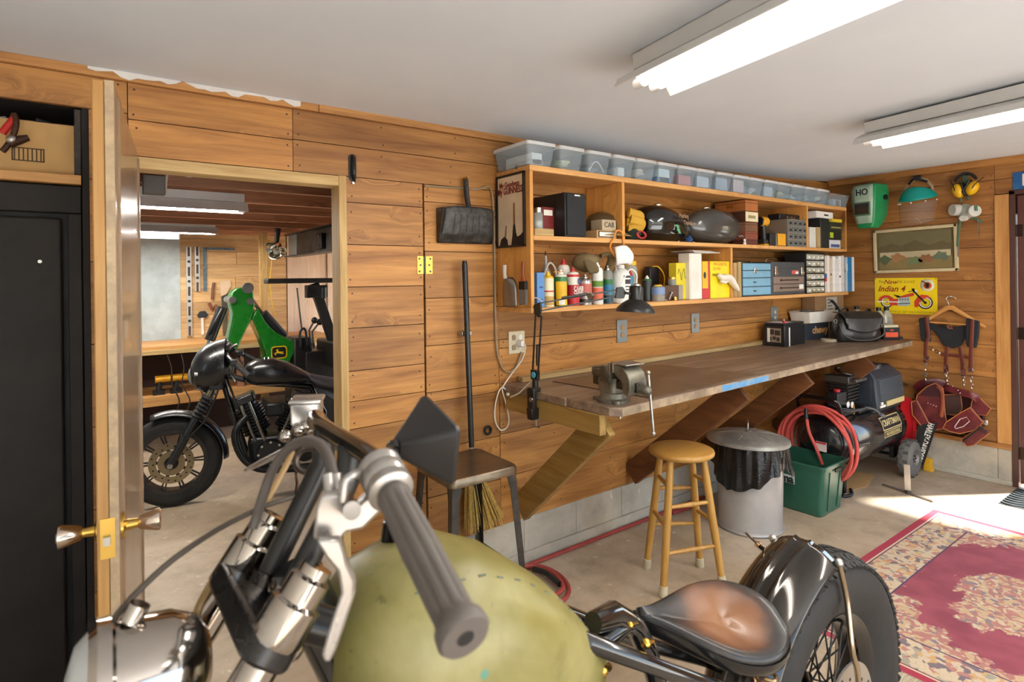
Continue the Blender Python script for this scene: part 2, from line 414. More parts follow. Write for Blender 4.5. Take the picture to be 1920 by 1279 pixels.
# right wall with its door
R0 = at(1868, 600, X=WX).y; R1 = at(1896, 600, X=WX).y
wr = MB(); zr = [at(1640, y, X=WX).z for y in ()]
zz = [2.52, at(1700, 318, X=WX).z] + [at(1868, y, X=WX).z for y in (337, 401.5, 462.7, 526, 586.2, 648, 709, 770, 829)]
rows(wr, R0, 2.61, zz, WX, axis=1, nails=True)
rows(wr, -2.7, .22, [2.52, 2.3, 2.08, 1.85, 1.62, 1.4, 1.17, .95, .72, .5, .3], WX, axis=1)
rows(wr, .22, R0, [2.52, at(1868, 337, X=WX).z, at(1868, 365, X=WX).z], WX, axis=1)
struct(wr.build('wall_right', [W_PLANKY, NAILM]))
zb = at(1868, 838, X=WX).z
wc = MB(); wc.bx(WX + .02, WX + .1, R0, 2.7, 0, 2.6); wc.bx(WX + .02, WX + .1, -2.7, .2, 0, 2.6); wc.bx(WX + .02, WX + .1, .2, R0, 2.06, 2.6); struct(wc.build('wall_core', DARKGAP))
br = MB(); y = 2.6
while y > R1:
    e = max(y - .62, R1); br.bx(WX - .012, WX + .1, e + .004, y, 0, zb); y = e
br.bx(WX - .006, WX + .1, R1, 2.6, 0, zb); br.bx(WX - .006, WX + .1, -2.7, .22, 0, zb); br.bx(WX - .03, WX, R1, 2.6, 0, .035)
struct(br.build('baseboard_right', BLOCKM, bevel=.006))
t5 = MB(); t5.tone = .8; t5.bx(WX - .03, WX + .01, R1, 2.6, zb - .002, zb + .035); struct(t5.build('trim_5', W_PLANKY, bevel=.003))
t6 = MB(); t6.tone = .6; t6.bx(WX - .016, WX + .006, R1, R0, zb + .035, at(1880, 365, X=WX).z); struct(t6.build('trim_6', W_TRIMZ, bevel=.003))
t7 = MB(); t7.tone = .6; t7.loft([[(WX - .02, y, ceilz(WX) - .055), (WX - .02, y, ceilz(WX)), (WX, y, ceilz(WX)), (WX, y, ceilz(WX) - .06)] for y in (-2.7, 2.58)]); struct(t7.build('trim_7', W_PLANKY))
DOORB = M('brown_door_paint', (92, 52, 44), .42, var=.12)
ztop = at(1896, 366, X=WX).z
fr = MB(); fr.bx(WX - .02, WX + .1, R1 - .035, R1, 0, ztop + .03); fr.bx(WX - .02, WX + .1, .22, .255, 0, ztop + .03); fr.bx(WX - .02, WX + .1, .22, R1, ztop, ztop + .035)
struct(fr.build('trim_8', M('door_jamb_paint', (78, 46, 36), .5), bevel=.003))
d2 = MB(); y0, y1 = .262, R1 - .042
d2.bx(WX, WX + .045, y1 - .12, y1, .03, ztop - .006); d2.bx(WX, WX + .045, y0, y0 + .12, .03, ztop - .006)
d2.bx(WX, WX + .045, y0 + .12, y1 - .12, ztop - .13, ztop - .006); d2.bx(WX, WX + .045, y0 + .12, y1 - .12, .03, .27)
d2o = struct(d2.build('door_2', DOORB, bevel=.004))
g = MB(); g.bx(WX + .018, WX + .024, y0 + .115, y1 - .115, .265, ztop - .125); g.build('added_glass_pane', pane('added_door_glass', clear=.94), d2o)  # full pane is added, out of view, so sunlight comes through the door
for z in (1.93, 1.16, .26):
    h = MB(); h.cyl((WX - .012, R1 - .038, z - .045), (WX - .012, R1 - .038, z + .045), .007, n=10); h.bx(WX - .008, WX - .001, R1 - .075, R1 - .008, z - .045, z + .045); h.build('hinge', M('dark_bronze', (60, 44, 36), .4, .8), d2o)
# walls behind the camera, unseen; their white is chosen for neutral bounce light
wl = MB(); rows(wl, -2.7, 2.6, [.01 + .2 * i for i in range(13)], -1.62, th=-.02, axis=1); struct(wl.build('wall_left', DRYW))
wf = MB(); GX0, GX1, GZ = -1.3, 4.6, 2.25   # wide made-up opening behind the camera, added to let daylight in
for a, b in ((-1.7, GX0), (GX1, 5.7)): rows(wf, a, b, [.01 + .2 * i for i in range(13)] + [2.55], -2.62, th=-.02)
wf.bx(-1.7, 5.7, -2.70, -2.64, GZ, 2.55); wf.bx(-1.7, GX0, -2.7, -2.64, 0, 2.3); wf.bx(GX1, 5.75, -2.7, -2.64, 0, 2.3); struct(wf.build('wall_front', DRYW))
gd = MB(); gd.bx(-8, 14, -16, -2.66, -.1, -.01); struct(gd.build('added_driveway', concrete('added_driveway_pale', (196, 194, 190), (208, 206, 202), (216, 214, 210))))  # unseen ground added outside, pale to bounce sunlight up onto the ceiling
# recess with the cabinet
rc = MB(); rc.bx(-1.6, .03, 3.12, 3.16, 0, 2.3); rc.bx(.01, .03, 2.62, 3.12, 0, 2.3); rc.bx(-1.6, .03, 2.62, 3.14, 2.27, 2.29)
struct(rc.build('wall_recess', M('black_recess', (34, 30, 28), .8)))
sh = MB(); sh.tone = .9; sh.bx(-1.58, .008, 2.606, 3.1, 1.978, 2.012)
tag(sh.build('wooden_shelf', W_SHELF, bevel=.003), 'yellow pine shelf board above the black cabinet door at left', 'shelf')
# ------------------------------------------------------------------ room beyond the doorway
FY = 7.2
xa = at(338, 500, Y=FY).x
fw = MB()
zc = 2.09
k = 0; z = .0
while z < zc - .02:
    x = -2.6 + (.2 if k % 2 else 0)
    while x < xa:
        e = min(x + .40, xa); fw.tone = random.random()
        if e - x > .03: fw.bx(max(x, -2.6) + .0025, e - .0025, FY, FY + .1, z + .0025, min(z + .2, zc) - .0025)
        x += .40
    z += .2; k += 1
fw.bx(-2.6, xa, FY + .004, FY + .1, 0, zc); struct(fw.build('wall_far', BLUEBLOCK))
fp = MB(); rows(fp, xa, 1.99, [.0 + .14 * i for i in range(16)] + [2.3], FY + .01, joints=1); fp.bx(xa, 2.0, FY + .032, FY + .1, 0, 2.4); struct(fp.build('wall_far', wood('annex_boards', (178, 138, 90), (228, 192, 142), (110, 74, 44), 0, .55, .6, flat=1)))
PLY = wood('plywood_sheets', (214, 186, 160), (240, 222, 204), (150, 100, 70), 2, .6, .3)
fq = MB(); x = 2.0
while x < 4.2:
    fq.tone = random.random(); w = random.uniform(.18, .34); fq.bx(x, x + w - .004, FY + random.uniform(0, .05), FY + .1, 0, 2.3); x += w
struct(fq.build('wall_far', PLY))
aw = MB(); aw.bx(-2.62, -2.58, 2.7, 7.3, 0, 2.5); struct(aw.build('wall_annex_left', BLUEBLOCK))
aw = MB(); aw.bx(4.2, 4.24, 2.7, 3.6, 0, 2.5); aw.bx(4.2, 4.24, 7.0, 7.3, 0, 2.5); aw.bx(4.2, 4.24, 3.6, 7.0, 2.12, 2.5); struct(aw.build('wall_annex_right', PLY))
ac = MB(); rows(ac, -2.6, 5.4, [], 0)
for i in range(24):
    ac.tone = random.random(); ac.bx(-2.6, 4.2, 2.71 + .19 * i, 2.71 + .19 * (i + 1) - .003, 2.36, 2.38)
struct(ac.build('ceiling_annex', W_DARK))
for i in range(8):
    j = MB(); j.tone = random.random(); y = 2.98 + .58 * i; j.bx(-2.58, 4.19, y, y + .045, 2.145, 2.36)
    struct(tag(j.build('ceiling_joist', W_DARK), group='ceiling joists of the back room'))
# ------------------------------------------------------------------ light fittings
TUBE = emis('lit_tube', (255, 250, 242), 22)
ENAMEL = M('white_enamel', (214, 212, 208), .35, var=.04)
def strip_light(label, L, tubes=2, w=.26, tube=None):
    t = T('fluorescent_light', label, 'light')
    b = MB(); b.loft([[(-.065, y, 0), (.065, y, 0), (.06, y, -.055), (-.06, y, -.055)] for y in (0, -L)]); b.build('ballast_housing', ENAMEL, t, bevel=.003)
    r = MB(); pr = [(-w / 2, -.115), (-w / 2 + .018, -.085), (-.05, -.056), (.05, -.056), (w / 2 - .018, -.085), (w / 2, -.115), (w / 2 - .004, -.117), (w / 2 - .024, -.089), (.048, -.061), (-.048, -.061), (-w / 2 + .024, -.089), (-w / 2 + .004, -.117)]
    r.loft([[(x, y, z) for x, z in pr] for y in (.02, -L - .02)]); r.build('reflector', ENAMEL, t, ang=25)
    for i in range(tubes):
        x = (i - (tubes - 1) / 2) * .075
        q = MB(); q.cyl((x, -.03, -.098), (x, -L + .03, -.098), .018, n=14); qo = q.build('fluorescent_tube', tube or TUBE, t)
        e = MB()
        for y in (0, -L + .03):
            e = MB(); e.cyl((x, y - .03, -.098), (x, y + .012, -.098), .0185, n=12); e.box((x, y - .008, -.075), (.02, .02, .04)); e.build('tube_holder', ENAMEL, qo)
    return t
s1 = strip_light('white twin-tube fluorescent fixture nearer the camera, running off the top edge of the photo', 2.44)
s1.location = (1.63, 1.37, ceilz(1.6) - .002); s1.rotation_euler = (0, rad(-.4), rad(-10))
s2 = strip_light('white twin-tube fluorescent fixture nearer the far right corner of the room', 2.44)
s2.location = (3.31, 1.30, ceilz(3.28) - .012); s2.rotation_euler = (0, rad(-.6), rad(-10))
TUBE2 = emis('lit_tube_back_room', (255, 250, 240), 110)
def annex_light(label, x1, y, z=2.145):
    s = strip_light(label, 1.22, 1, .16, TUBE2); s.rotation_euler = (0, 0, rad(90)); s.location = (x1 - 1.22 + 1.22, y, z)
    s.rotation_euler = (0, 0, rad(-90)); s.location = (x1, y, z); return s
p = at(455, 394, Y=4.15); annex_light('lit fluorescent strip hanging below the joists in the back room, nearer and larger', p.x, 4.15, p.z + .10)
p = at(402, 436, Y=6.1); annex_light('lit fluorescent strip in the back room, farther and lower of the pair', p.x, 6.1, p.z + .10)
# daylight
w = bpy.data.worlds.new('World'); sc.world = w; w.use_nodes = True
nt = w.node_tree; bg = nt.nodes['Background']
sky = nt.nodes.new('ShaderNodeTexSky'); sky.sky_type = 'NISHITA'; sky.sun_disc = False; sky.sun_elevation = rad(50); sky.sun_rotation = rad(100)
nt.links.new(sky.outputs[0], bg.inputs[0]); bg.inputs[1].default_value = .45
sl = bpy.data.lights.new('Sun', 'SUN'); sl.energy = 20; sl.angle = rad(4); sl.color = (1, .96, .9)
so = bpy.data.objects.new('Sun', sl); COL.objects.link(so); so.rotation_euler = V((-.55, .34, -.9)).to_track_quat('-Z', 'Y').to_euler()
sc.view_settings.view_transform = 'Standard'; sc.view_settings.look = 'None'; sc.view_settings.exposure = .72; sc.view_settings.gamma = 1; sc.view_settings.use_curve_mapping = False
sc.cycles.use_denoising = True; sc.cycles.max_bounces = 8; sc.cycles.transparent_max_bounces = 16

def portal(p, d, sx, sy):
    l = bpy.data.lights.new('Portal', 'AREA'); l.shape = 'RECTANGLE'; l.size = sx; l.size_y = sy; l.cycles.is_portal = True
    o = bpy.data.objects.new('Portal', l); COL.objects.link(o); o.location = p; o.rotation_euler = V(d).to_track_quat('-Z', 'Z').to_euler()
portal((1.65, -2.62, 1.12), (0, 1, 0), 5.9, 2.24)
portal((WX - .03, .72, 1.0), (-1, 0, 0), .95, 2.0)
portal((4.18, 5.3, 1.05), (-1, 0, 0), 3.4, 2.1)
# ------------------------------------------------------------------ wall shelf
SF, SB, SX0, SX1 = 2.30, 2.598, 1.832, 5.335
ZT, ZM, ZB = 2.197, 1.838, 1.468     # top faces of the three boards
def px(x, y=440, Y=SF): return at(x, y, Y=Y).x
shelf = T('shelf_unit', 'long open pine shelf unit with three boards mounted above the workbench', 'shelf', (SX0, SB, ZB - .03))
def board(name, x0, x1, y0, y1, z0, z1, mat, tone=None):
    b = MB(); b.tone = random.random() if tone is None else tone; b.bx(x0, x1, y0, y1, z0, z1); return b.build(name, mat, shelf, bevel=.0025)
board('top_board', SX0 + .001, SX1, SF, SB, ZT - .03, ZT, W_SHELF, .8)
board('middle_board', SX0 + .022, SX1, SF, SB, ZM - .025, ZM, W_SHELF, .7)
board('bottom_board', SX0 - .004, SX1 + .005, SF - .004, SB, ZB - .026, ZB, W_SHELF, .75)
board('side_panel', SX0, SX0 + .022, SF + .001, SB, ZB, ZT - .03, W_SHELFZ, .7)
board('side_panel', SX1 - .022, SX1, SF + .001, SB, ZM, ZT - .03, W_SHELFZ, .5)
DV1, DV2, DV3 = px(1169.5, 400), px(1514.5, 420), px(1372.5, 500)
board('divider', DV1 - .011, DV1 + .011, SF + .001, SB, ZM, ZT - .03, W_SHELFZ, .8)
board('divider', DV2 - .011, DV2 + .011, SF + .001, SB, ZM, ZT - .03, W_SHELFZ, .6)
board('divider', DV3 - .011, DV3 + .011, SF + .001, SB, ZB, ZM - .025, W_SHELFZ, .8)
# ------------------------------------------------------------------ clear tubs
TUBM = pane('tub_plastic', (226, 236, 242), .79, .15)
TUBLID = pane('tub_lid', (240, 242, 242), .40, .25)
def blob(mb, c, r, amp=.25, k=3.0, n=14, m=9):
    ph = random.uniform(0, 6)
    rings = []
    for i in range(m + 1):
        th = pi * i / m; ring = []
        for j in range(n):
            f = 2 * pi * j / n
            q = 1 + amp * (sin(k * f + ph + 2 * th) * .5 + sin(2 * k * th + 1.7 * ph + f) * .5)
            st = max(sin(th), .04)
            ring.append((c[0] + r[0] * q * st * cos(f), c[1] + r[1] * q * st * sin(f), c[2] - r[2] * q * cos(th)))
        rings.append(ring)
    return mb.loft(rings)
def col(c, rough=.6): return M('paint_%02x%02x%02x' % tuple(int(v) for v in c), c, rough)
TUBS = [((990, 1043), 'white papers', [((200, 198, 196), 'b', (.5, .3)), ((226, 226, 224), 'b', (.45, .6))], 'leftmost in the row, packed with white boxes'),
 ((1051, 1097), '', [((206, 206, 160), 'o', (.62, .7))], 'second from the left, holding pale yellow stuff'),
 ((1104, 1147), '', [((150, 176, 190), 'o', (.5, .45)), ((236, 236, 232), 'w', (.5, .5))], 'third from the left, with a curling white cord'),
 ((1153, 1192), '', [((220, 222, 220), 'b', (.4, .5)), ((196, 190, 150), 'o', (.6, .3))], 'fourth from the left, with tan coils'),
 ((1196, 1232), '', [((236, 224, 208), 'o', (.5, .8)), ((150, 158, 168), 'o', (.6, .35))], 'fifth from the left, with cream cloth'),
 ((1236, 1271), '', [((40, 120, 168), 'b', (.95, .32)), ((214, 230, 236), 'b', (.7, .8))], 'sixth from the left, with bright blue contents'),
 ((1275, 1308), '', [((196, 110, 116), 'b', (.85, .6))], 'seventh from the left, with a pinkish packet'),
 ((1310, 1341), '', [((190, 200, 212), 'b', (.85, .7))], 'eighth from the left, holding a grey block'),
 ((1346, 1375), '', [((160, 176, 192), 'b', (.9, .8))], 'ninth from the left, with blue grey packets'),
 ((1379, 1406), '', [((206, 186, 190), 'b', (.9, .85)), ((166, 182, 196), 'o', (.8, .4))], 'tenth from the left, with faint pink stripes'),
 ((1408, 1434), '', [((186, 198, 208), 'o', (.9, .75))], 'eleventh from the left, with pale grey contents'),
 ((1436, 1460), '', [((172, 186, 198), 'b', (.8, .7))], 'twelfth from the left, with a grey box'),
 ((1462, 1486), '', [((178, 190, 160), 'o', (.85, .8))], 'thirteenth from the left, with greenish bits'),
 ((1488, 1510), '', [((186, 204, 192), 'o', (.8, .6)), ((70, 100, 150), 'b', (.25, .4))], 'fifth from the right, with a blue corner item'),
 ((1512, 1533), '', [((180, 200, 200), 'o', (.85, .7))], 'fourth from the right, with milky contents'),
 ((1535, 1555), '', [((190, 204, 202), 'o', (.8, .75)), ((90, 100, 100), 'o', (.3, .5))], 'third from the right, with a dark lump'),
 ((1557, 1594), '', [((170, 182, 192), 'b', (.5, .6)), ((190, 60, 66), 'b', (.25, .55))], 'rightmost, wide and lidless with a red packet')]
for i, ((x0, x1), _, stuff, lab) in enumerate(TUBS):
    a = px(x0, 320 if i < 5 else 360, 2.285); b = px(x1, 320 if i < 5 else 360, 2.285); wdt = b - a
    cx = (a + b) / 2; dep = .305; h = .112; last = i == 16
    if last: h = .10
    t = T('plastic_tub', 'clear tub on the shelf top, ' + lab, 'storage tub', (cx, 2.285 + dep / 2, ZT), 0, 'clear tubs on top of the shelf')
    q = MB(t.matrix_basis)
    k = .86
    def ring(s, z, d=.0): return [(x * s - math.copysign(d, x), y * s - math.copysign(d, y), z) for x, y in rrect(wdt, dep, .02, 3)]
    q.loft([ring(k, .001), ring(1, h)], (1, 0))
    q.build('tub_body', TUBM, t)
    if not last:
        l = MB(t.matrix_basis); l.loft([ring(1.035, h - .012), ring(1.045, h), ring(1.03, h + .006), ring(.9, h + .007), ring(.88, h + .003)]); l.build('lid', TUBLID, t)
    for c, kind, (fw_, fh) in stuff:
        c_ = MB(t.matrix_basis)
        if kind == 'b': c_.box((random.uniform(-.1, .1) * wdt * (1 - fw_), -.01, .006 + h * fh * .46), (wdt * fw_ * .8, dep * .74, h * fh * .9))
        elif kind == 'o': blob(c_, (0, -.01, .006 + h * fh * .42), (wdt * fw_ * .36, dep * .36, h * fh * .38))
        else: c_.tube([(wdt * .38 * (u - .5) * 2 * .85, -dep * .40, .012 + h * .5 * sin(pi * u)) for u in [k_ / 12 for k_ in range(13)]], .003, 6)
        c_.build('contents', col(c), t, bevel=.003 if kind == 'b' else 0)
# ------------------------------------------------------------------ framed poster on the shelf end, tools below it
FX = SX0 - .001
def onside(x, y, d=.0): return at(x, y, X=SX0 - d)
pc = [onside(933, 336), onside(984, 320), onside(986.5, 459), onside(937, 466)]
ya, yb = (pc[0].y + pc[3].y) / 2, (pc[1].y + pc[2].y) / 2; za, zb_ = (pc[2].z + pc[3].z) / 2, (pc[0].z + pc[1].z) / 2
pw, ph = ya - yb, zb_ - za
post = T('framed_poster', 'tall cream poster in a thin black frame hung on the shelf end panel', 'poster', (SX0, (ya + yb) / 2, za))
PM = planeM((SX0 - .004, ya, za), (0, -1, 0), (0, 0, 1))   # x across the poster, y up, z out of it
q = MB(PM); q.bx(0, pw, 0, ph, -.003, .004); q.build('backing', M('poster_cream', (214, 192, 160), .55), post)
q = MB(PM)
for a in ((-.004, pw + .004, -.004, .008), (-.004, pw + .004, ph - .008, ph + .004), (-.004, .007, 0, ph), (pw - .007, pw + .004, 0, ph)): q.bx(*a, -.003, .010)
q.build('frame', M('frame_black', (30, 26, 24), .35), post)
RDK = M('poster_dark_red', (122, 34, 26), .6)
q = MB(PM); q.m = 0
q.text('My Goodness', .040, Mx.Translation((pw * .47, ph * .865, .0045)), sx=pw / .30, off=.0006)
q.text('My GUINNESS', .050, Mx.Translation((pw * .49, ph * .775, .0045)), sx=pw / .335, off=.001)
q.build('lettering', RDK, post)
q = MB(PM)   # plain dark shapes standing in for the artwork
q.prism([(pw * a, ph * b) for a, b in ((.52, .02), (.97, .02), (.97, .20), (.86, .15), (.74, .13), (.70, .19), (.67, .30), (.60, .30), (.57, .16))], .001, z0=.0042)
q.prism([(pw * a, ph * b) for a, b in ((.08, .02), (.40, .02), (.38, .10), (.27, .15), (.14, .11))], .001, z0=.0042)
q.build('printed_artwork', M('poster_black', (36, 26, 22), .6), post)
q = MB(PM); q.prism([(pw * a, ph * b) for a, b in ((.60, .30), (.67, .30), (.665, .60), (.605, .60))], .001, z0=.0042); q.prism([(pw * a, ph * b) for a, b in ((.28, .15), (.33, .13), (.36, .30), (.32, .30))], .001, z0=.0042)
q.build('printed_artwork', M('poster_brown', (140, 96, 60), .6), post)
q = MB(); p = onside(969, 313); q.torus(.008, .0025, axM((SX0 - .003, p.y, p.z), (1, 0, 0)), n=16, k=6); q.build('hanging_ring', GUNMETAL, post)
# metal scoop
p0, p1 = onside(950.5, 497, .02), onside(950.5, 575, .02)
sc_ = T('metal_scoop', 'grey metal scoop hanging by its handle on the shelf end beside the paintbrush', 'scoop', p1)
SCM = planeM((SX0 - .024, p0.y, p1.z), (0, -1, 0), (0, 0, 1)); L = p0.z - p1.z
q = MB(SCM)
def scoopf(u, v):
    w = .062 * (1 - .55 * max(0, (v - .62) / .38) ** 2); return ((u - .5) * 2 * w, L * .70 * v, -.02 + .03 * (1 - ((u - .5) * 2) ** 2) * (.5 + .5 * v))
q.grid(scoopf, 12, 12); q.build('scoop_blade', M('galvanized', (150, 146, 142), .35, .9), sc_, solid=.0022)
q = MB(SCM); q.tube([(0, L * .68, .008), (0, L * .78, .012), (0, L, .012)], [.013, .010, .012], 10); q.build('handle', M('worn_white_handle', (196, 188, 178), .5), sc_)
# paintbrush
p0, p1 = onside(980, 490, .015), onside(982, 573, .015)
pb_ = T('paintbrush', 'paintbrush with reddish wooden handle hanging on the shelf end panel', 'paintbrush', p1)
L = p0.z - p1.z; BM = planeM((SX0 - .015, p0.y, p1.z), (0, -1, 0), (0, 0, 1))
q = MB(BM); q.loft([[(x * w, L * v, z * d) for x, z in circ(1, 12)] for v, w, d in ((.54, .022, .010), (.60, .016, .009), (.68, .008, .007), (.85, .009, .007), (.95, .012, .007), (1, .006, .005))]); q.build('handle', M('red_brown_handle', (150, 72, 40), .35), pb_)
q = MB(BM); q.bx(-.026, .026, L * .36, L * .55, -.010, .010); q.build('ferrule', M('black_ferrule', (36, 34, 34), .4, .5), pb_, bevel=.003)
q = MB(BM)
for i in range(26):
    x = -.024 + .048 * i / 25
    for z in (-.006, .0, .006): q.bar((x, L * .37, z), (x * 1.15, L * random.uniform(.0, .06), z * .8), .0022, .0022)
q.build('bristles', M('grey_bristles', (120, 112, 104), .8), pb_)
# ------------------------------------------------------------------ helpers for things standing on the shelf
def rect(x0, x1, yt, Y, base):
    m = at((x0 + x1) / 2, yt, Y=Y); return px(x0, yt + 12, Y), px(x1, yt + 12, Y), max(.01, m.z - base)
def boxy(name, label, cat, x0, x1, yt, Y, dep, base, mat, bevel=.003, part='body', group=None):
    a, b, h = rect(x0, x1, yt, Y, base)
    t = T(name, label, cat, ((a + b) / 2, Y + dep / 2, base), 0, group)
    q = MB(t.matrix_basis); q.bx(-(b - a) / 2, (b - a) / 2, -dep / 2, dep / 2, 0, h); q.build(part, mat, t, bevel=bevel)
    return t, b - a, h, dep
def face(t, w, h, dep, name, mat, x0, x1, z0, z1, out=.0012, bevel=0):
    "thin panel on the front of a boxy thing, in fractions of its face"
    q = MB(t.matrix_basis); q.bx(w * (x0 - .5), w * (x1 - .5), -dep / 2 - out, -dep / 2 + .001, h * z0, h * z1); return q.build(name, mat, t, bevel=bevel)
def ftext(t, w, h, dep, name, mat, body, size, fx=.5, fz=.5, out=.0014, sx=1, **kw):
    q = MB(t.matrix_basis); q.text(body, size, planeM((w * (fx - .5), -dep / 2 - out, h * fz), (1, 0, 0), (0, 0, 1)), .0004, sx=sx, **kw); return q.build(name, mat, t)
def round_thing(name, label, cat, x, yt, Y, r, base, segs, group=None):
    "lathed bottle or can: segs = [(part name, material, [(r fraction, z fraction)...])]"
    p = at(x, yt, Y=Y); h = p.z - base; t = T(name, label, cat, (p.x, Y, base), 0, group)
    for nm, mt, pr in segs:
        q = MB(t.matrix_basis); q.lathe([(r * a, h * b) for a, b in pr], 22); q.build(nm, mt, t)
    return t, h
GLASS = pane('jar_glass', (226, 232, 228), .72, .05)
# ---------------- upper row, left bay
boxy('wood_block', 'pale wooden block lying on the middle shelf board in front of a red book', 'wood block', 1003, 1039, 428.5, 2.31, .06, ZM, W_PALE)
t, w, h, d = boxy('red_book', 'worn red book standing left of the black loudspeaker', 'book', 1016, 1039, 388, 2.40, .16, ZM, M('red_cover', (116, 32, 30), .5))
face(t, w, h, d, 'spine_label', PAPER, .15, .85, .72, .9)
round_thing('small_jar', 'small clear jar of white powder beside the shelf end panel', 'jar', 1008, 390, 2.40, .028, ZM, [('jar_body', GLASS, [(.9, 0), (1, .04), (1, .78), (.8, .86)]), ('powder', M('white_powder', (224, 226, 230), .8), [(.85, .03), (.88, .55)]), ('lid', STEEL, [(.85, .84), (.85, 1), (.3, 1.0)])])
t, w, h, d = boxy('loudspeaker', 'black bookshelf loudspeaker on the middle shelf board', 'speaker', 1059, 1098, 362, 2.31, .265, ZM, M('speaker_black', (26, 27, 28), .5), .006)
face(t, w, h, d, 'grille', M('speaker_grille', (36, 38, 40), .85, bump=.4), .05, .95, .04, .97, .010, .004)
face(t, w, h, d, 'badge', M('silver_badge', (206, 206, 204), .3, .6), .40, .66, .925, .955, .012)
# cap and cartons
t = T('leather_cap', 'dark brown leather cap on the middle shelf beside the loudspeaker', 'cap', (px(1125, 410, 2.45), 2.44, ZM)); q = MB(t.matrix_basis)
q.lathe([(.115, 0), (.118, .05), (.11, .10), (.08, .145), (.03, .165), (.004, .168)], 22, sy=.9); q.build('crown', M('brown_leather', (84, 66, 42), .45), t)
q = MB(t.matrix_basis); q.grid(lambda u, v: ((.10 + .05 * v) * sin((u - .5) * 1.9), -.09 - (.06 * v) * cos((u - .5) * 1.9), .05 - .03 * v), 12, 4); q.build('visor', M('tan_fabric', (150, 118, 66), .7), t, solid=.004)
t, w, h, d = boxy('labelled_carton', 'small flat carton with an outlined white label, lower of two by the divider', 'carton', 1119, 1156, 432, 2.31, .1, ZM, KRAFT)
face(t, w, h, d, 'label_outline', BLACK, .08, .94, .15, .88, .001); face(t, w, h, d, 'label', PAPER, .13, .89, .26, .77, .0018)
hz = ZM + h
t, w, h, d = boxy('lettered_carton', 'small grey carton hand-lettered in black, stacked on the labelled carton', 'carton', 1129, 1155, 412, 2.315, .09, hz + .0005, M('grey_carton', (176, 158, 130), .8))
ftext(t, w, h, d, 'lettering', BLACK, 'CAB', .042)
q = MB(); a = at(1107, 398, Y=2.38); q.prism([(0, 0), (.07, .0), (.045, .052)], .003, planeM(at(1107, 405, Y=2.33), (.9, .1, 0), (0, 0, 1)))
# ---------------- middle bay
t = T('work_gloves', 'yellow leather work gloves heaped beside the shelf divider', 'gloves', (px(1185, 420, 2.36), 2.38, ZM)); q = MB(t.matrix_basis)
YG = M('yellow_leather', (196, 150, 40), .7)
for k, (zz_, yy) in enumerate(((.085, -.05), (.125, -.04))):
    q = MB(t.matrix_basis)
    q.tube(spline([(-.05, yy, zz_ + .04), (.0, yy - .01, zz_ + .028), (.045, yy - .01, zz_ + .02), (.05, yy, zz_ - .005), (.0, yy, zz_ - .018), (-.05, yy + .02, zz_ - .02)], 4), .016, 8, flat=1.8); q.build('glove', YG, t)
q = MB(t.matrix_basis); q.ell((0, .06, .07), (.055, .06, .07)); q.build('glove', YG, t)
t = T('cloth_bundle', 'dark green rags bundled below the yellow gloves', 'rags', (px(1189, 440, 2.34), 2.36, ZM)); q = MB(t.matrix_basis); blob(q, (0, 0, .04), (.055, .06, .04), .2); q.build('rag', M('green_rag', (36, 50, 40), .9), t)
q = MB(t.matrix_basis); q.torus(.036, .008, Mx.Translation((.015, -.062, .03)) @ Mx.Rotation(rad(75), 4, 'X') @ Mx.Scale(.6, 4, (0, 1, 0)), n=20, k=8); q.build('red_cord', M('red_rubber', (170, 44, 48), .5), t)
def fuel_tank(name, label, x0, x1, yt, mat, Y, wid, capr, prof, tilt=0):
    a, b, h = rect(x0, x1, yt, Y - wid / 2 * 0 , ZM + .004)
    t = T(name, label, 'fuel tank', ((a + b) / 2, Y, ZM)); L = b - a; q = MB(t.matrix_basis); rings = []
    for u, ww, top, bot in prof:
        ring = []
        for j in range(24):
            f = 2 * pi * j / 24; c, s_ = cos(f), sin(f)
            yv = math.copysign(abs(c) ** .75, c) * wid / 2 * ww
            zv = (lerp(bot, top, .5) + (top - bot) / 2 * math.copysign(abs(s_) ** .8, s_)) * h
            ring.append(((u - .5) * L, yv, zv + .004))
        rings.append(ring)
    q.loft(rings); q.build('tank_shell', mat, t, ang=60)
    return t, L, h
t, L, h = fuel_tank('fuel_tank', 'glossy black motorcycle fuel tank with gold script lettering and a green stripe', 1196, 1292, 387, M('tank_black', (14, 15, 14), .12, **{'Coat Weight': .8}), 2.44, .25, .03,
    [(0, .25, .7, .2), (.03, .6, .86, .08), (.12, .88, .97, .02), (.3, 1, 1, 0), (.5, .96, .93, 0), (.7, .78, .74, .02), (.87, .5, .48, .05), (.97, .24, .30, .08), (1, .1, .22, .12)])
q = MB(t.matrix_basis); q.lathe([(.028, 0), (.030, .012), (.02, .022), (.004, .026)], 18, Mx.Translation((-L * .14, 0, h * .99))); q.build('filler_cap', CHROME, t)
q = MB(t.matrix_basis); q.prism([(0, 0), (.022, 0), (.0, .14), (-.03, .15)], .002, planeM((-L * .06, -.133, h * .22), (1, .02, 0), (-.1, .25, 1))); q.build('green_stripe', M('green_decal', (96, 170, 120), .3), t)
q = MB(t.matrix_basis); sm = planeM((L * .10, -.129, h * .60), (1, .16, -.12), (0, .45, 1)); q.text('Harley', .052, sm @ Mx.Translation((-.03, .022, .004)) @ Mx.Rotation(rad(8), 4, 'Z'), .001, shear=.4); q.text('Davidson', .048, sm @ Mx.Translation((.02, -.022, .006)) @ Mx.Rotation(rad(8), 4, 'Z'), .001, shear=.4); q.build('script_lettering', M('dull_gold_script', (170, 140, 116), .4), t)
for k in (.62, .78, .92):
    q = MB(t.matrix_basis); q.cyl(((k - .5) * L, -.06, .012), ((k - .5) * L, -.06, -.0), .006, n=8); q.build('mount_stud', STEEL, t)
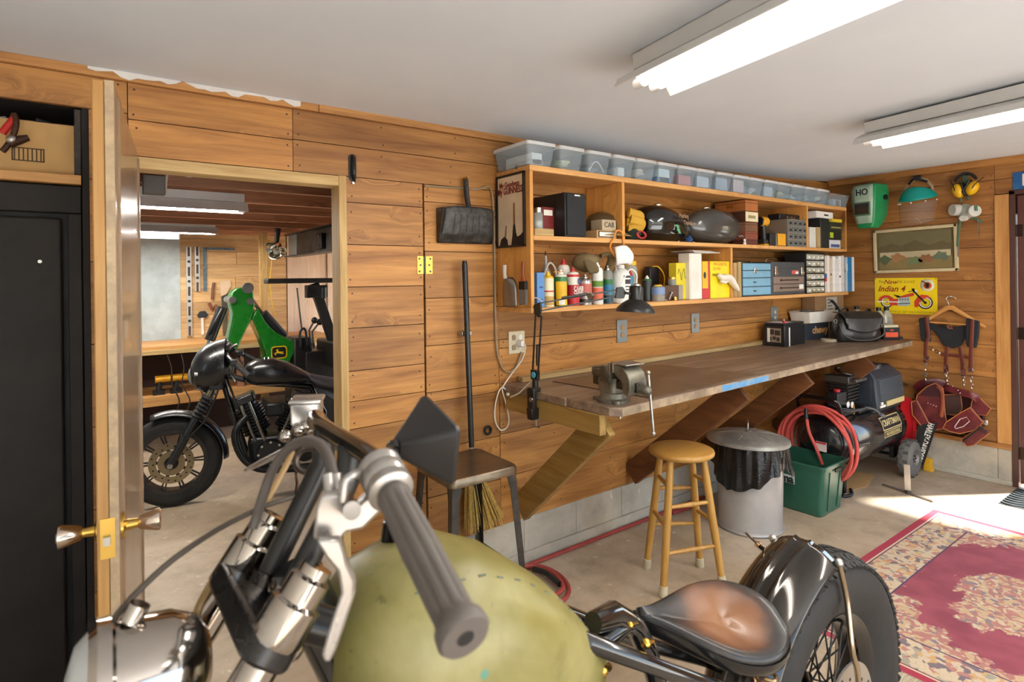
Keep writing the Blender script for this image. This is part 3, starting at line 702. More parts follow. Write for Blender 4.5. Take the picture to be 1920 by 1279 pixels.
t, L, h = fuel_tank('fuel_tank', 'dark grey bare motorcycle fuel tank with chrome cap beside the cigar boxes', 1286, 1382, 393, M('tank_grey', (66, 66, 64), .22, **{'Coat Weight': .5}), 2.43, .24, .03,
    [(0, .2, .62, .4), (.04, .45, .74, .25), (.14, .7, .9, .12), (.3, .95, 1.02, .03), (.5, 1, 1.0, 0), (.7, .9, .95, .03), (.84, .7, .82, .12), (.95, .4, .62, .25), (1, .15, .48, .34)])
q = MB(t.matrix_basis); q.lathe([(.03, 0), (.034, .01), (.034, .02), (.02, .026), (.004, .027)], 18, Mx.Translation((-L * .16, -.01, h * .97)) @ Mx.Rotation(rad(-12), 4, 'Y')); q.build('filler_cap', CHROME, t)
for k in (0, 1):
    q = MB(t.matrix_basis); q.tube([(L * .33, -.07 - .02 * k, h * .28), (L * .40, -.09 - .02 * k, h * .18), (L * .46 + .02 * k, -.10, h * .02)], .004, 8); q.build('fuel_pipe', STEEL, t)
t = T('blue_rag', 'small blue rag tucked between the two fuel tanks', 'rag', (px(1293, 448, 2.33), 2.335, ZM)); q = MB(t.matrix_basis); blob(q, (0, 0, .022), (.02, .025, .022)); q.build('cloth', M('blue_cloth', (48, 78, 130), .9), t)
# cigar boxes
z = ZM
for lab, y, c, tc in (('bottom of the stack', 449, (96, 44, 30), None), ('second from the bottom, reddish', 434.5, (128, 66, 44), None), ('third from the bottom, plain brown', 417.5, (118, 78, 54), None), ('printed with a cream paper band', 396, (74, 42, 28), (222, 208, 170)), ('top of the stack, orange cedar', 376, (172, 104, 52), None)):
    t, w, h, d = boxy('cigar_box', 'wooden cigar box on the shelf, ' + lab, 'cigar box', 1398, 1421, y, 2.312, .25, z, M('cigar_wood_%d' % y, c, .55, var=.2), .002, 'box_body', 'stacked cigar boxes')
    q = MB(t.matrix_basis); q.bx(-w / 2 - .001, w / 2 + .001, -d / 2 - .001, d / 2 + .001, h * .74, h * .78); q.build('lid_seam', DARKGAP, t)
    if tc: face(t, w, h, d, 'paper_band', M('cream_band', tc, .7), .0, 1, .08, .92, .0016); face(t, w, h, d, 'oval_print', M('faded_print', (150, 140, 104), .7), .2, .8, .35, .62, .002)
    q = MB(t.matrix_basis); q.box((-w * .5 - .001, .0, h * .5), (.002, .05, h * .3)); q.build('brass_clasp', BRASS, t)
    z += h + .0005
t = T('white_plug', 'small white plastic plug in front of the cigar boxes', 'plug', (px(1396, 452, 2.306), 2.306, ZM)); q = MB(t.matrix_basis); q.lathe([(.01, 0), (.011, .012), (.006, .018), (.010, .03), (.006, .04)], 12); q.build('plug_body', WHITE, t)
# drill
t = T('cordless_drill', 'yellow and black cordless drill standing on its battery beside the parts cabinet', 'drill', (px(1434, 450, 2.36), 2.37, ZM)); B = t.matrix_basis; q = MB(B)
DY = M('drill_yellow', (222, 160, 24), .4); hh = at(1434, 404, Y=2.36).z - ZM
q.cyl((-.05, .0, hh * .80), (.035, 0, hh * .80), .036, .036, 18); q.build('motor_housing', DY, t, bevel=.006)
q = MB(B); q.cyl((.035, 0, hh * .80), (.08, 0, hh * .80), .030, .018, 16); q.build('chuck', BLACK, t)
q = MB(B); q.cyl((-.058, 0, hh * .8), (-.05, 0, hh * .8), .03, .036, 16); q.build('rear_cap', BLACK, t)
q = MB(B); q.tube([(-.01, 0, hh * .72), (.0, 0, hh * .45), (.005, 0, hh * .2)], [.024, .021, .024], 10); q.build('grip', BLACK, t)
q = MB(B); q.box((.022, 0, hh * .6), (.016, .014, .03)); q.build('trigger', M('red_trigger', (40, 40, 42), .4), t)
q = MB(B); q.box((.0, 0, hh * .11), (.105, .075, hh * .2)); q.build('battery', M('battery_black', (34, 33, 30), .5), t, bevel=.006)
q = MB(B); q.box((.0, 0, hh * .02 + .004), (.11, .08, .012)); q.build('battery_foot', DY, t, bevel=.003)
t, w, h, d = boxy('battery_charger', 'black and yellow charger box between the drill and the grey parts cabinet', 'charger', 1444, 1472, 438, 2.32, .08, ZM, BLACK)
q = MB(t.matrix_basis); q.bx(w * .0, w * .52, -d / 2 - .004, d / 2, .004, h * 1.02); q.build('yellow_shell', DY, t, bevel=.004)
face(t, w, h, d, 'grey_edge', STEEL, .36, .44, .02, .98, .003)
# parts cabinet with 4 x 4 small drawers
def drawer_cabinet(name, label, x0, x1, yt, Y, dep, base, nx, ny, frame_m, drawer_m, knob_m, bodym=None, gap=.12, fl=None):
    t, w, h, d = boxy(name, label, 'parts cabinet', x0, x1, yt, Y, dep, base, bodym or frame_m, .002, 'cabinet_shell')
    q = MB(t.matrix_basis)
    for i in range(ny + 1): q.bx(-w / 2, w / 2, -d / 2 - .007, -d / 2, h * (i / ny) * .97, h * (i / ny) * .97 + .006)
    q.bx(-w / 2, -w / 2 + .005, -d / 2 - .007, -d / 2, 0, h); q.bx(w / 2 - .005, w / 2, -d / 2 - .007, -d / 2, 0, h); q.build('front_frame', frame_m, t)
    cw = (w - .012) / nx; chh = h * .97 / ny
    for i in range(ny):
        for j in range(nx):
            q = MB(t.matrix_basis); x = -w / 2 + .006 + j * cw; zz_ = i * chh + .008
            q.bx(x + .002, x + cw - .002, -d / 2 - .006, -d / 2 - .002, zz_, zz_ + chh - .012); dr = q.build('drawer', drawer_m, t, bevel=.0015)
            k = MB(t.matrix_basis); k.box((x + cw / 2, -d / 2 - .009, zz_ + chh * .35), (cw * .28, .008, chh * .24)); k.build('drawer_pull', knob_m, dr)
            if fl: 
                k = MB(t.matrix_basis); k.box((x + cw / 2, -d / 2 - .0065, zz_ + chh * .18), (cw * .8, .001, chh * random.uniform(.2, .5))); k.build('drawer_contents', random.choice(fl), dr)
    return t, w, h, d
drawer_cabinet('parts_cabinet', 'grey parts cabinet with sixteen small drawers on the middle shelf', 1475.5, 1512, 412, 2.315, .22, ZM, 4, 4, M('cabinet_grey', (150, 148, 142), .4, .3), M('drawer_grey', (104, 106, 104), .35), BLACK, M('cabinet_side', (124, 110, 92), .5))
zc_ = at(1490, 412, Y=2.32).z
t, w, h, d = boxy('black_gadget', 'black gadget with chrome knobs lying on top of the grey parts cabinet', 'gadget', 1462, 1502, 402, 2.36, .1, zc_ + .001, BLACK, .008)
for k in (.3, .5, .62):
    q = MB(t.matrix_basis); q.cyl((w * (k - .5), -d / 2 - .01, h * .4), (w * (k - .5), -d / 2, h * .4), .012, n=12); q.build('chrome_knob', CHROME, t)
t, w, h, d = boxy('white_card', 'white card standing on top of the grey parts cabinet against the divider', 'card', 1496, 1511, 395, 2.50, .004, zc_ + .001, WHITE, 0)
face(t, w, h, d, 'dark_picture', BLACK, .3, .9, .1, .5)
# ---------------- upper row, right bay
round_thing('measuring_tube', 'clear tall plastic tube standing in the right bay of the shelf', 'tube', 1522, 394, 2.46, .034, ZM, [('tube_wall', GLASS, [(.85, 0), (1, 1)]), ('base_disc', WHITE, [(.85, 0), (.85, .03)])])
t, w, h, d = boxy('frosted_box', 'narrow frosted plastic box at the front of the right shelf bay', 'plastic box', 1518, 1530, 426, 2.315, .1, ZM, pane('frosted', (232, 232, 224), .25, .3))
face(t, w, h, d, 'paper_insert', PAPER, .1, .9, .3, .9, -.002)
boxy('wood_offcut', 'thin upright tan wood offcut beside the frosted box', 'wood board', 1531, 1538, 426, 2.32, .08, ZM, W_PALEZ, .001)
t, w, h, d = boxy('black_case', 'tall black plastic case under a white carton in the right shelf bay', 'case', 1539, 1555, 409, 2.315, .22, ZM, M('case_black', (28, 31, 33), .45), .008); face(t, w, h, d, 'foot', GUNMETAL, .1, .9, .01, .05)
t, w, h, d = boxy('white_carton', 'small white carton with dark print lying on the black case', 'carton', 1531, 1562, 397, 2.33, .14, at(1547, 409, Y=2.315).z + .001, WHITE); face(t, w, h, d, 'printed_line', BLACK, .45, .7, .38, .6)
t, w, h, d = boxy('tin', 'blue and white tin at the bottom right of the upper shelf row', 'tin', 1556, 1576, 450, 2.315, .1, ZM, M('tin_white', (206, 208, 214), .35)); face(t, w, h, d, 'blue_label', M('tin_blue', (70, 86, 130), .4), .1, .9, .15, .5)
z0 = ZM + h + .001
t, w, h, d = boxy('packet', 'black and lime green packet stacked on the blue and white tin', 'packet', 1555, 1578, 433, 2.317, .1, z0, BLACK); face(t, w, h, d, 'lime_panel', M('lime', (168, 196, 40), .5), .05, .32, .2, .8); z0 += h + .001
t, w, h, d = boxy('packet', 'black packet with small yellow print, middle of the pile in the right bay', 'packet', 1556, 1579, 417, 2.317, .1, z0, M('packet_dark', (44, 44, 34), .5)); face(t, w, h, d, 'print_lines', M('dull_yellow', (150, 140, 70), .6), .1, .9, .3, .45); z0 += h + .001
boxy('packet', 'bright yellow packet on top of the pile in the right bay', 'packet', 1560, 1579, 410.5, 2.32, .09, z0, M('packet_yellow', (216, 186, 40), .5))
# ---------------- lower row of the shelf
def can(name, label, x, yt, Y, r, body, cap, dome=STEEL, cat='aerosol can', bands=()):
    t, h = round_thing(name, label, cat, x, yt, Y, r, ZB, [('can_body', body, [(.94, 0), (1, .012), (1, .79), (.96, .81)]), ('dome', dome, [(.97, .805), (.86, .85), (.6, .875), (.5, .88)]), ('nozzle', cap, [(.42, .875), (.42, .93), (.24, .95), (.2, 1)])])
    for nm, m, a, b in bands:
        q = MB(t.matrix_basis); q.lathe([(r * 1.012, h * a), (r * 1.012, h * b)], 22, None, (0, 0)); q.build(nm, m, t)
    return t, h, r
REDM = M('label_red', (192, 34, 44), .4); GRN = M('label_green', (40, 112, 56), .4); YEL = M('label_yellow', (226, 178, 24), .45); ORG = M('label_orange', (222, 112, 84), .45); CREAM = M('can_cream', (226, 218, 204), .4); BLU = M('label_blue', (86, 134, 190), .45); TEAL = M('label_teal', (40, 120, 160), .45)
t, w, h, d = boxy('blue_carton', 'narrow blue carton at the far left of the lower shelf', 'carton', 1007, 1021, 511, 2.315, .12, ZB, BLU)
face(t, w, h, d, 'printed_marks', M('dark_blue_print', (50, 70, 120), .5), .3, .75, .2, .24); face(t, w, h, d, 'printed_marks', M('dark_blue_print', (50, 70, 120), .5), .3, .75, .55, .6)
t, h, r = can('oil_bottle', 'slim bottle with yellow top and white label beside the narrow blue carton', 1027.5, 509, 2.335, .030, M('white_label_body', (220, 206, 170), .4), YEL, YEL, 'bottle', (('lower_label', M('tan_label', (190, 150, 80), .5), .05, .3), ('red_line', REDM, .42, .46)))
t, h = round_thing('glue_bottle', 'grey squeeze bottle with a long black-tipped nozzle behind the slim yellow bottle', 'bottle', 1023, 471, 2.46, .036, ZB, [('bottle_body', M('grey_translucent', (150, 146, 140), .4), [(1, 0), (1, .45), (.8, .6), (.35, .7)]), ('nozzle_cone', M('grey_cone', (168, 164, 158), .4), [(.35, .69), (.12, .93)]), ('tip', BLACK, [(.13, .92), (.08, 1)])])
q = MB(t.matrix_basis); q.tube(spline([(-.05, -.03, h * .4), (-.03, -.04, h * .68), (0, -.04, h * .78), (.035, -.04, h * .66), (.04, -.04, h * .4)], 6), .005, 8); q.build('bent_tube', M('clear_grey_tube', (190, 186, 178), .3), t)
t, h, r = can('spray_can', 'spray can with yellow and green body between the slim bottle and the red can', 1051, 506, 2.335, .036, GRN, M('white_cap', (226, 220, 208), .4), CREAM, bands=())
q = MB(t.matrix_basis); q.grid(lambda u, v: (r * 1.015 * sin(lerp(-1.5, .35, u)) - .0, -r * 1.015 * cos(lerp(-1.5, .35, u)), h * lerp(.03, .68, v)), 14, 1); q.build('yellow_panel', YEL, t)
q = MB(t.matrix_basis); q.grid(lambda u, v: (r * 1.025 * sin(lerp(-1.0, -.1, u)), -r * 1.025 * cos(lerp(-1.0, -.1, u)), h * lerp(.05, .18, v)), 8, 1); q.build('barcode_patch', PAPER, t)
q = MB(t.matrix_basis); q.tube([(-.075, -.03, h * .94), (.0, -.012, h * .945)], .0022, 6); q.build('straw', M('straw_orange', (220, 150, 40), .5), t)
can('spray_can', 'white spray can with a red nozzle standing behind the yellow and green can', 1056, 486, 2.45, .036, CREAM, REDM, CREAM)
t, h, r = can('spray_can', 'spray can of cleaner with white top and red lower half', 1074, 501, 2.330, .0345, REDM, M('red_cap', (176, 54, 48), .4), CREAM, bands=(('white_band', CREAM, .54, .745),))
q = MB(t.matrix_basis)
for body, z_, s_ in (('CARB', .44, .034), ('CLEAN', .34, .026)):
    q.text(body, s_, planeM((.008, -r * 1.03, h * z_), (1, .18, 0), (0, 0, 1)), .0004, off=.0006)
q.build('lettering', PAPER, t)
q = MB(t.matrix_basis); q.torus(.015, .003, planeM((.016, -r * 1.0, h * .63), (1, .5, 0), (0, 0, 1)), n=18, k=6); q.build('round_mark', M('mark_blue', (60, 80, 130), .5), t)
# khaki cap
t = T('khaki_hat', 'faded khaki hat draped over the cans on the lower shelf', 'hat', (px(1108, 500, 2.40), 2.40, ZB)); B = t.matrix_basis
KH = M('khaki_cloth', (128, 110, 76), .85, bump=.3); zz0 = at(1108, 474, Y=2.40).z - ZB
q = MB(B); blob(q, (-.02, .02, zz0 - .055), (.085, .08, .055), .10, 2, 18, 10); q.build('crown', KH, t)
q = MB(B); q.grid(lambda u, v: (-.13 + .12 * u + .05 * v, -.07 - .03 * sin(pi * u), zz0 - .05 - .075 * v - .02 * u + .012 * sin(6 * u)), 12, 8); q.build('brim', M('khaki_dark', (104, 90, 60), .85), t, solid=.004)
q = MB(B); q.tube(spline([(.03, -.05, zz0 - .02), (.07, -.07, zz0 - .01), (.105, -.06, zz0 - .04), (.11, -.03, zz0 - .10), (.08, -.05, zz0 - .13)], 5), .026, 10, flat=.5); q.build('folded_cuff', KH, t)
can('tin_can', 'grey metal can with a red and white label under the khaki hat', 1097, 515, 2.335, .036, M('tin_silver', (178, 170, 164), .35, .6), STEEL, STEEL, 'can', (('red_label', M('faded_red', (206, 112, 100), .5), .42, .70), ('dark_label', GUNMETAL, .08, .2)))
t, h, r = can('spray_bottle', 'white squeeze bottle with green and orange labels', 1120, 492, 2.325, .031, WHITE, WHITE, WHITE, 'bottle', (('green_label', M('leaf_green', (96, 140, 50), .5), .42, .56), ('orange_label', ORG, .12, .4)))
t, h, r = can('clear_bottle', 'clear bottle with a blue label next to the white squeeze bottle', 1139, 498, 2.345, .03, GLASS, STEEL, GLASS, 'bottle', (('blue_label', TEAL, .25, .5), ('green_label', GRN, .5, .64), ('liquid', M('dark_teal_liquid', (26, 70, 84), .2), .02, .22)))
t, h = round_thing('white_jug', 'large white plastic bottle with a black banded label on the lower shelf', 'bottle', 1163, 497, 2.345, .058, ZB, [('bottle_body', WHITE, [(.95, 0), (1, .02), (1, .72), (.8, .84), (.4, .92)]), ('cap', WHITE, [(.42, .91), (.42, 1)])])
q = MB(t.matrix_basis)
for a, b, u0, u1 in ((.66, .72, -.5, .7), (.50, .62, -.35, .55), (.42, .45, -.35, .55), (.34, .37, -.3, .5)): q.grid(lambda u, v, a=a, b=b, u0=u0, u1=u1: (.0586 * sin(lerp(u0, u1, u)), -.0586 * cos(lerp(u0, u1, u)), h * lerp(a, b, v)), 8, 1)
q.build('label_print', M('print_charcoal', (60, 54, 54), .6), t)
# dust mask hanging from the shelf edge
p = at(1163, 478, Y=2.275); t = T('dust_mask', 'white dust mask hanging by an orange strap from the middle shelf edge', 'mask', (p.x, 2.285, p.z - .05)); q = MB()
def maskf(u, v):
    a, b = (u - .5) * 2, (v - .5) * 2
    s = 1 - .22 * abs(b) ** 2; k = max(0, 1 - .8 * (a * a + b * b) * .6)
    return (p.x + .072 * a * s - .006 * b, 2.262 - .042 * k, p.z + .052 * b - .01 * a * a)
q.grid(maskf, 16, 14); q.build('mask_shell', M('mask_white', (226, 226, 226), .8), t, solid=.003)
q = MB(); q.tube(spline([(p.x - .05, 2.27, p.z - .01), (p.x - .075, 2.28, p.z + .04), (p.x - .055, 2.285, p.z + .075), at(1150, 450, Y=2.29), at(1156, 433, Y=2.29), at(1166, 436, Y=2.29), at(1169, 455, Y=2.29), (p.x + .02, 2.265, p.z + .05)], 6), .005, 8); q.build('elastic_strap', M('orange_elastic', (226, 140, 50), .6), t)
q = MB(); a = at(1160, 431, Y=2.298); q.tube([(a.x, 2.30, a.z - .004), (a.x, 2.284, a.z - .004), (a.x, 2.282, a.z + .012)], .003, 6); q.build('hook', STEEL, t)
q = MB(); q.grid(lambda u, v: (p.x - .04 + .02 * u + .05 * v * 0, 2.275, p.z - .05 - .085 * u + .03 * (v - .5) * (1 - u)), 6, 4); q.build('paper_tail', M('grey_paper', (176, 180, 190), .8), t, solid=.001)
# jars and small stuff behind the lamp
t, h = round_thing('glass_jar', 'tall clear jar with a yellow screw lid behind the lamp shade', 'jar', 1181, 490, 2.46, .045, ZB, [('jar_body', GLASS, [(.95, 0), (1, .03), (1, .82), (.8, .9)]), ('lid', YEL, [(.86, .9), (.88, 1), (.2, 1)]), ('contents', M('jar_brown', (130, 110, 84), .7), [(.9, .02), (.9, .4)])])
can('glue_tube', 'small teal tube with a red cap behind the lamp shade', 1181.5, 505, 2.38, .018, TEAL, REDM, REDM, 'tube')
t, w, h, d = boxy('black_radio', 'upright black radio with yellow wires behind the lamp shade', 'radio', 1219, 1236, 500, 2.50, .05, ZB, M('radio_black', (34, 32, 34), .5), .004)
q = MB(t.matrix_basis)
for i in range(5): q.bx(-w * .4, w * .4, -d / 2 - .001, -d / 2, h * (.2 + .14 * i), h * (.2 + .14 * i) + .004)
q.build('grille_slots', GUNMETAL, t)
q = MB(t.matrix_basis); q.tube(spline([(-w * .3, -.03, h * 1.0), (.0, -.06, h * .98), (.03, -.08, h * .7), (.03, -.07, h * .35)], 6), .0035, 6); q.tube(spline([(w * .3, -.03, h * .99), (.045, -.06, h * .8), (.034, -.075, h * .4)], 6), .003, 6); q.build('yellow_wire', YEL, t)
can('small_bottle', 'small black and green bottle with a white trigger behind the lamp shade', 1213, 517, 2.38, .03, M('bottle_black', (28, 30, 30), .4), WHITE, GRN, 'bottle')
t, h = round_thing('glass_jar', 'clear jar of brown bits with yellow cap right of the lamp shade', 'jar', 1233.5, 534, 2.33, .042, ZB, [('jar_body', GLASS, [(.95, 0), (1, .03), (1, .86), (.85, .92)]), ('lid', YEL, [(.6, .92), (.62, 1), (.2, 1)]), ('contents', M('brown_bits', (150, 104, 62), .8, var=.4, vs=60), [(.9, .02), (.92, .36)]), ('label', M('jar_label_blue', (120, 140, 180), .5), [(1.01, .42), (1.01, .82)])])
t, w, h, d = boxy('brown_box', 'small dark brown box with grey end carrying two little jars', 'box', 1247, 1280, 535, 2.335, .08, ZB, M('dark_brown_box', (88, 62, 48), .6)); face(t, w, h, d, 'grey_panel', M('grey_panel', (150, 138, 130), .6), .76, 1, .02, .98, .002)
zbx = ZB + h + .0005
for x, lab in ((1260, 'left'), (1280, 'right')):
    round_thing('small_jar', 'little glass jar with gold lid, %s one on the small brown box' % lab, 'jar', x, 519, 2.375, .028 if x < 1270 else .022, zbx, [('jar_body', GLASS, [(1, 0), (1, .7)]), ('lid', BRASS, [(1.04, .7), (1.04, .95), (.3, 1)]), ('contents', M('grey_bits', (110, 104, 96), .7), [(.9, .02), (.9, .4)])], 'little jars on the brown box')
for i, (x, lab) in enumerate(((1247, 'silver ring-shaped fitting lying right of the brown-bits jar'), (1257, 'slim steel bolt leaning in front of the small brown box'), (1266, 'round brass-coloured fitting in front of the small brown box'))):
    p = at(x, 554, Y=2.315); t = T('metal_fitting', lab, 'fitting', (p.x, 2.318, ZB)); q = MB(t.matrix_basis)
    if i == 0: q.torus(.014, .005, Mx.Translation((0, 0, .006)), n=18, k=8); q.build('ring', STEEL, t)
    elif i == 1:
        q.cyl((-.012, 0, .006), (.02, .005, .045), .005, n=10); q.build('shank', STEEL, t); q = MB(t.matrix_basis); q.cyl((.018, .005, .043), (.023, .006, .05), .010, n=6); q.build('bolt_head', STEEL, t)
    else: q.lathe([(.013, 0), (.015, .01), (.011, .024), (.006, .026)], 14); q.build('cap', BRASS, t)
t, w, h, d = boxy('yellow_box', 'yellow patterned box half hidden behind the white binder', 'box', 1268, 1292.5, 493, 2.345, .06, ZB, M('box_yellow', (214, 196, 44), .5))
q = MB(t.matrix_basis); q.tube([(w * (.12 + .7 * u - .5), -d / 2 - .001, h * (.7 + .13 * sin(13 * u) + .04 * sin(31 * u))) for u in [i / 30 for i in range(31)]], .002, 5); q.build('line_print', M('olive_ink', (120, 110, 30), .6), t)
t, w, h, d = boxy('white_binder', 'tall white binder standing in the middle of the lower shelf', 'binder', 1293, 1316, 475, 2.312, .09, ZB, M('binder_white', (224, 218, 208), .5), .005, 'cover'); face(t, w, h, d, 'spine_fold', M('spine_shade', (206, 198, 186), .5), .04, .08, .0, 1, .001)
t = T('paper_stack', 'loose papers and magazines lying flat across the white binder and yellow boxes', 'papers', (px(1305, 480, 2.42), 2.43, at(1305, 474, Y=2.34).z)); q = MB(t.matrix_basis)
for i, c in enumerate(((216, 212, 204), (150, 140, 146), (228, 226, 220), (196, 176, 150))):
    q = MB(t.matrix_basis @ Mx.Translation((.03 - .01 * i, .01 * i, .0025 + .0047 * i)) @ Mx.Rotation(rad(4 * i - 6), 4, 'Z')); q.box((0, 0, 0), (.25, .17, .0045)); q.build('sheet_stack', M('sheets_%d' % i, c, .8), t)
t, w, h, d = boxy('red_yellow_box', 'red and yellow box with a black oval badge next to the white binder', 'box', 1316.5, 1331, 490, 2.315, .2, ZB, REDM); face(t, w, h, d, 'yellow_panel', YEL, .0, .72, .28, 1, .0012)
q = MB(t.matrix_basis); q.prism(circ(.014, 20, ry=.022), .001, planeM((-w * .2, -d / 2 - .0012, h * .63), (1, 0, 0), (0, 0, 1))); q.build('oval_badge', BLACK, t)
t, w, h, d = boxy('yellow_carton', 'bright yellow carton with faded pink lettering beside the shelf divider', 'carton', 1332, 1370.5, 490, 2.315, .2, ZB, M('carton_yellow', (236, 210, 24), .5))
PK = M('faded_pink_ink', (214, 140, 70), .6)
ftext(t, w, h, d, 'lettering', PK, 'MAGNETIC', .034, .48, .92, sx=.95); ftext(t, w, h, d, 'lettering', PK, 'QUAD', .03, .3, .80); ftext(t, w, h, d, 'lettering', BLACK, 'PAGE', .026, .22, .63)
q = MB(t.matrix_basis); q.bx(-w * .5, w * .5, -d / 2 - .001, -d / 2, h * .5, h * .503); q.bx(-w * .5, w * .5, -d / 2 - .001, -d / 2, h * .18, h * .183); q.build('fold_lines', M('fold_ochre', (196, 170, 20), .6), t)
# white cloth rag hanging over the shelf
a, b = at(1350, 520, Y=2.285), at(1385, 545, Y=2.275); t = T('white_cloth', 'white cloth rag poking out in front of the yellow carton and divider', 'cloth', (a.x + .06, 2.29, b.z))
q = MB(); P5 = spline([(a.x - .0, 2.30, a.z + .02), (a.x + .03, 2.292, a.z - .002), (a.x + .10, 2.285, a.z - .005), (a.x + .15, 2.28, a.z - .05), (b.x, 2.278, b.z)], 6)
q.tube(P5, [.006 + .028 * sin(pi * min(1, i / (len(P5) - 1) * .82 + .1)) for i in range(len(P5))], 10, flat=.7); q.tube(spline([(a.x + .01, 2.29, a.z - .025), (a.x + .05, 2.286, a.z - .035), (a.x + .10, 2.284, a.z - .02)], 5), [.008, .014, .018, .02, .02, .02, .018, .016, .012, .01, .008][:11], 8, flat=.5); q.build('cloth', M('white_rag', (232, 220, 206), .9), t, ang=80)
for x0, x1, yt, lab in ((1374.5, 1382, 493, 'nearer the divider'), (1383, 1390, 491, 'nearer the blue toolbox')): boxy('wood_board', 'pale upright wood board on the lower shelf, the one ' + lab, 'wood board', x0, x1, yt, 2.32, .2, ZB, W_PALEZ, .001, group='upright boards beside the toolbox')
# toolboxes
TBB = M('toolbox_blue', (112, 162, 190), .4); TGR = M('toolbox_grey', (66, 70, 76), .4, .2); TBK = M('toolbox_edge', (38, 46, 54), .4)
t, w, h, d = boxy('toolbox', 'pale blue steel drawer toolbox on the lower shelf', 'toolbox', 1390.5, 1445.5, 493, 2.325, .22, ZB, TBK, .003, 'case')
n = 4
for i, (z0, z1) in enumerate(((.04, .28), (.30, .54), (.56, .76), (.78, .985))):
    o_ = face(t, w, h, d, 'drawer' if i < 2 else 'front_panel', TBB, .02, .965, z0, z1, .006, .003)
    if i < 2:
        q = MB(t.matrix_basis); q.box((-w * .1, -d / 2 - .009, h * (z0 + z1) / 2), (w * .08, .006, h * .035)); q.build('drawer_pull', GUNMETAL, o_)
q = MB(t.matrix_basis); q.box((-w * .1, -d / 2 - .010, h * .76), (w * .07, .008, h * .16)); q.box((-w * .1, -d / 2 - .012, h * .82), (w * .04, .008, h * .08)); q.build('latch', CHROME, t, bevel=.002)
q = MB(t.matrix_basis); q.tube(spline([(-w * .42, 0, h), (-w * .4, 0, h + .012), (0, 0, h + .016), (w * .25, 0, h + .012), (w * .28, 0, h)], 5), .007, 8, flat=.5); q.build('carry_handle', STEEL, t)
t, w, h, d = boxy('toolbox', 'charcoal steel toolbox with two brown drawers on the lower shelf', 'toolbox', 1446, 1508.5, 491, 2.32, .22, ZB, TGR, .004, 'case')
for z0, z1 in ((.10, .315), (.335, .55)):
    o_ = face(t, w, h, d, 'drawer', M('drawer_brown', (126, 106, 94), .5), .04, .96, z0, z1, .006, .003); q = MB(t.matrix_basis); zc2 = h * (z0 + z1) / 2
    q.tube([(-w * .22, -d / 2 - .008, zc2), (w * .28, -d / 2 - .008, zc2)], .004, 8); q.cyl((-w * .25, -d / 2 - .012, zc2), (-w * .25, -d / 2 - .004, zc2), .009, n=12); q.build('drawer_pull', GUNMETAL, o_)
for x in (.12, .90):
    q = MB(t.matrix_basis); q.box((w * (x - .5), -d / 2 - .006, h * .72), (w * .07, .01, h * .26)); q.box((w * (x - .5), -d / 2 - .010, h * .66), (w * .10, .008, h * .08)); q.build('latch', CHROME, t, bevel=.003)
face(t, w, h, d, 'sticker', M('sticker_red', (200, 90, 84), .5), .60, .80, .62, .74); face(t, w, h, d, 'sticker', PAPER, .80 - .09, .80, .63, .70, .002); face(t, w, h, d, 'sticker', PAPER, .80, .93, .16, .30, .0075)
q = MB(t.matrix_basis); q.bx(-w / 2, w / 2, -d / 2 - .001, -d / 2 + .02, h * .80, h * .806); q.build('lid_seam', DARKGAP, t)
q = MB(t.matrix_basis); q.tube(spline([(-w * .48, -.06, h), (-w * .44, -.06, h + .018), (-w * .2, -.06, h + .022), (-w * .14, -.06, h)], 5), .006, 8); q.build('carry_handle', CHROME, t)
drawer_cabinet('parts_cabinet', 'black parts cabinet with clear drawers of hardware on the lower shelf', 1510, 1544.5, 474, 2.32, .17, ZB, 4, 6, BLACK, pane('drawer_clear', (206, 206, 190), .35, .2), WHITE, M('cab_black', (30, 30, 32), .5), fl=[col((178, 176, 168)), col((140, 128, 104)), col((206, 204, 196)), col((120, 112, 90))])
# magazines and binders
xs_ = [1545, 1550.5, 1556, 1561, 1567, 1572.5, 1578, 1583, 1587.5]
cs_ = [(206, 190, 186), (222, 216, 206), (196, 180, 160), (228, 226, 222), (214, 212, 210), (232, 230, 226), (200, 198, 196), (156, 150, 156)]
nm_ = ['red and blue spine, nearest the parts cabinet', 'cream, second of the row', 'tan edged, third of the row', 'white, fourth of the row', 'light grey, fifth of the row', 'bright white, sixth of the row', 'pale grey and frayed, seventh of the row', 'dark speckled, next to the binders']
for i, (c, nm) in enumerate(zip(cs_, nm_)):
    t, w, h, d = boxy('magazine', 'magazine bundle on the lower shelf, ' + nm, 'magazines', xs_[i], xs_[i + 1] - .6, random.uniform(479, 487), 2.318, .2, ZB, M('mag_%d' % i, c, .75, var=.12, vs=40), .001, 'pages', 'magazines at the right end of the lower shelf')
    if i == 0: face(t, w, h, d, 'spine_colour', M('spine_blue', (50, 90, 170), .5), .2, 1, .40, .52); face(t, w, h, d, 'spine_colour', REDM, .2, 1, .30, .40)
    elif i in (2, 5, 7): face(t, w, h, d, 'spine_colour', GUNMETAL, .2, .7, .3 + .1 * i % .4, .36 + .1 * i % .4)
t, w, h, d = boxy('binder', 'pale grey binder standing between the magazines and the blue binder', 'binder', 1587, 1589.5, 482, 2.31, .2, ZB, M('binder_grey', (176, 196, 204), .5), .001, 'cover'); face(t, w, h, d, 'spine_label', PAPER, .2, .8, .6, .8)
t, w, h, d = boxy('binder', 'bright blue binder standing at the right end of the lower shelf', 'binder', 1589.8, 1597, 482, 2.305, .2, ZB, M('binder_blue', (24, 116, 178), .4), .002, 'cover'); face(t, w, h, d, 'spine_fold', TEAL, .02, .12, 0, 1)
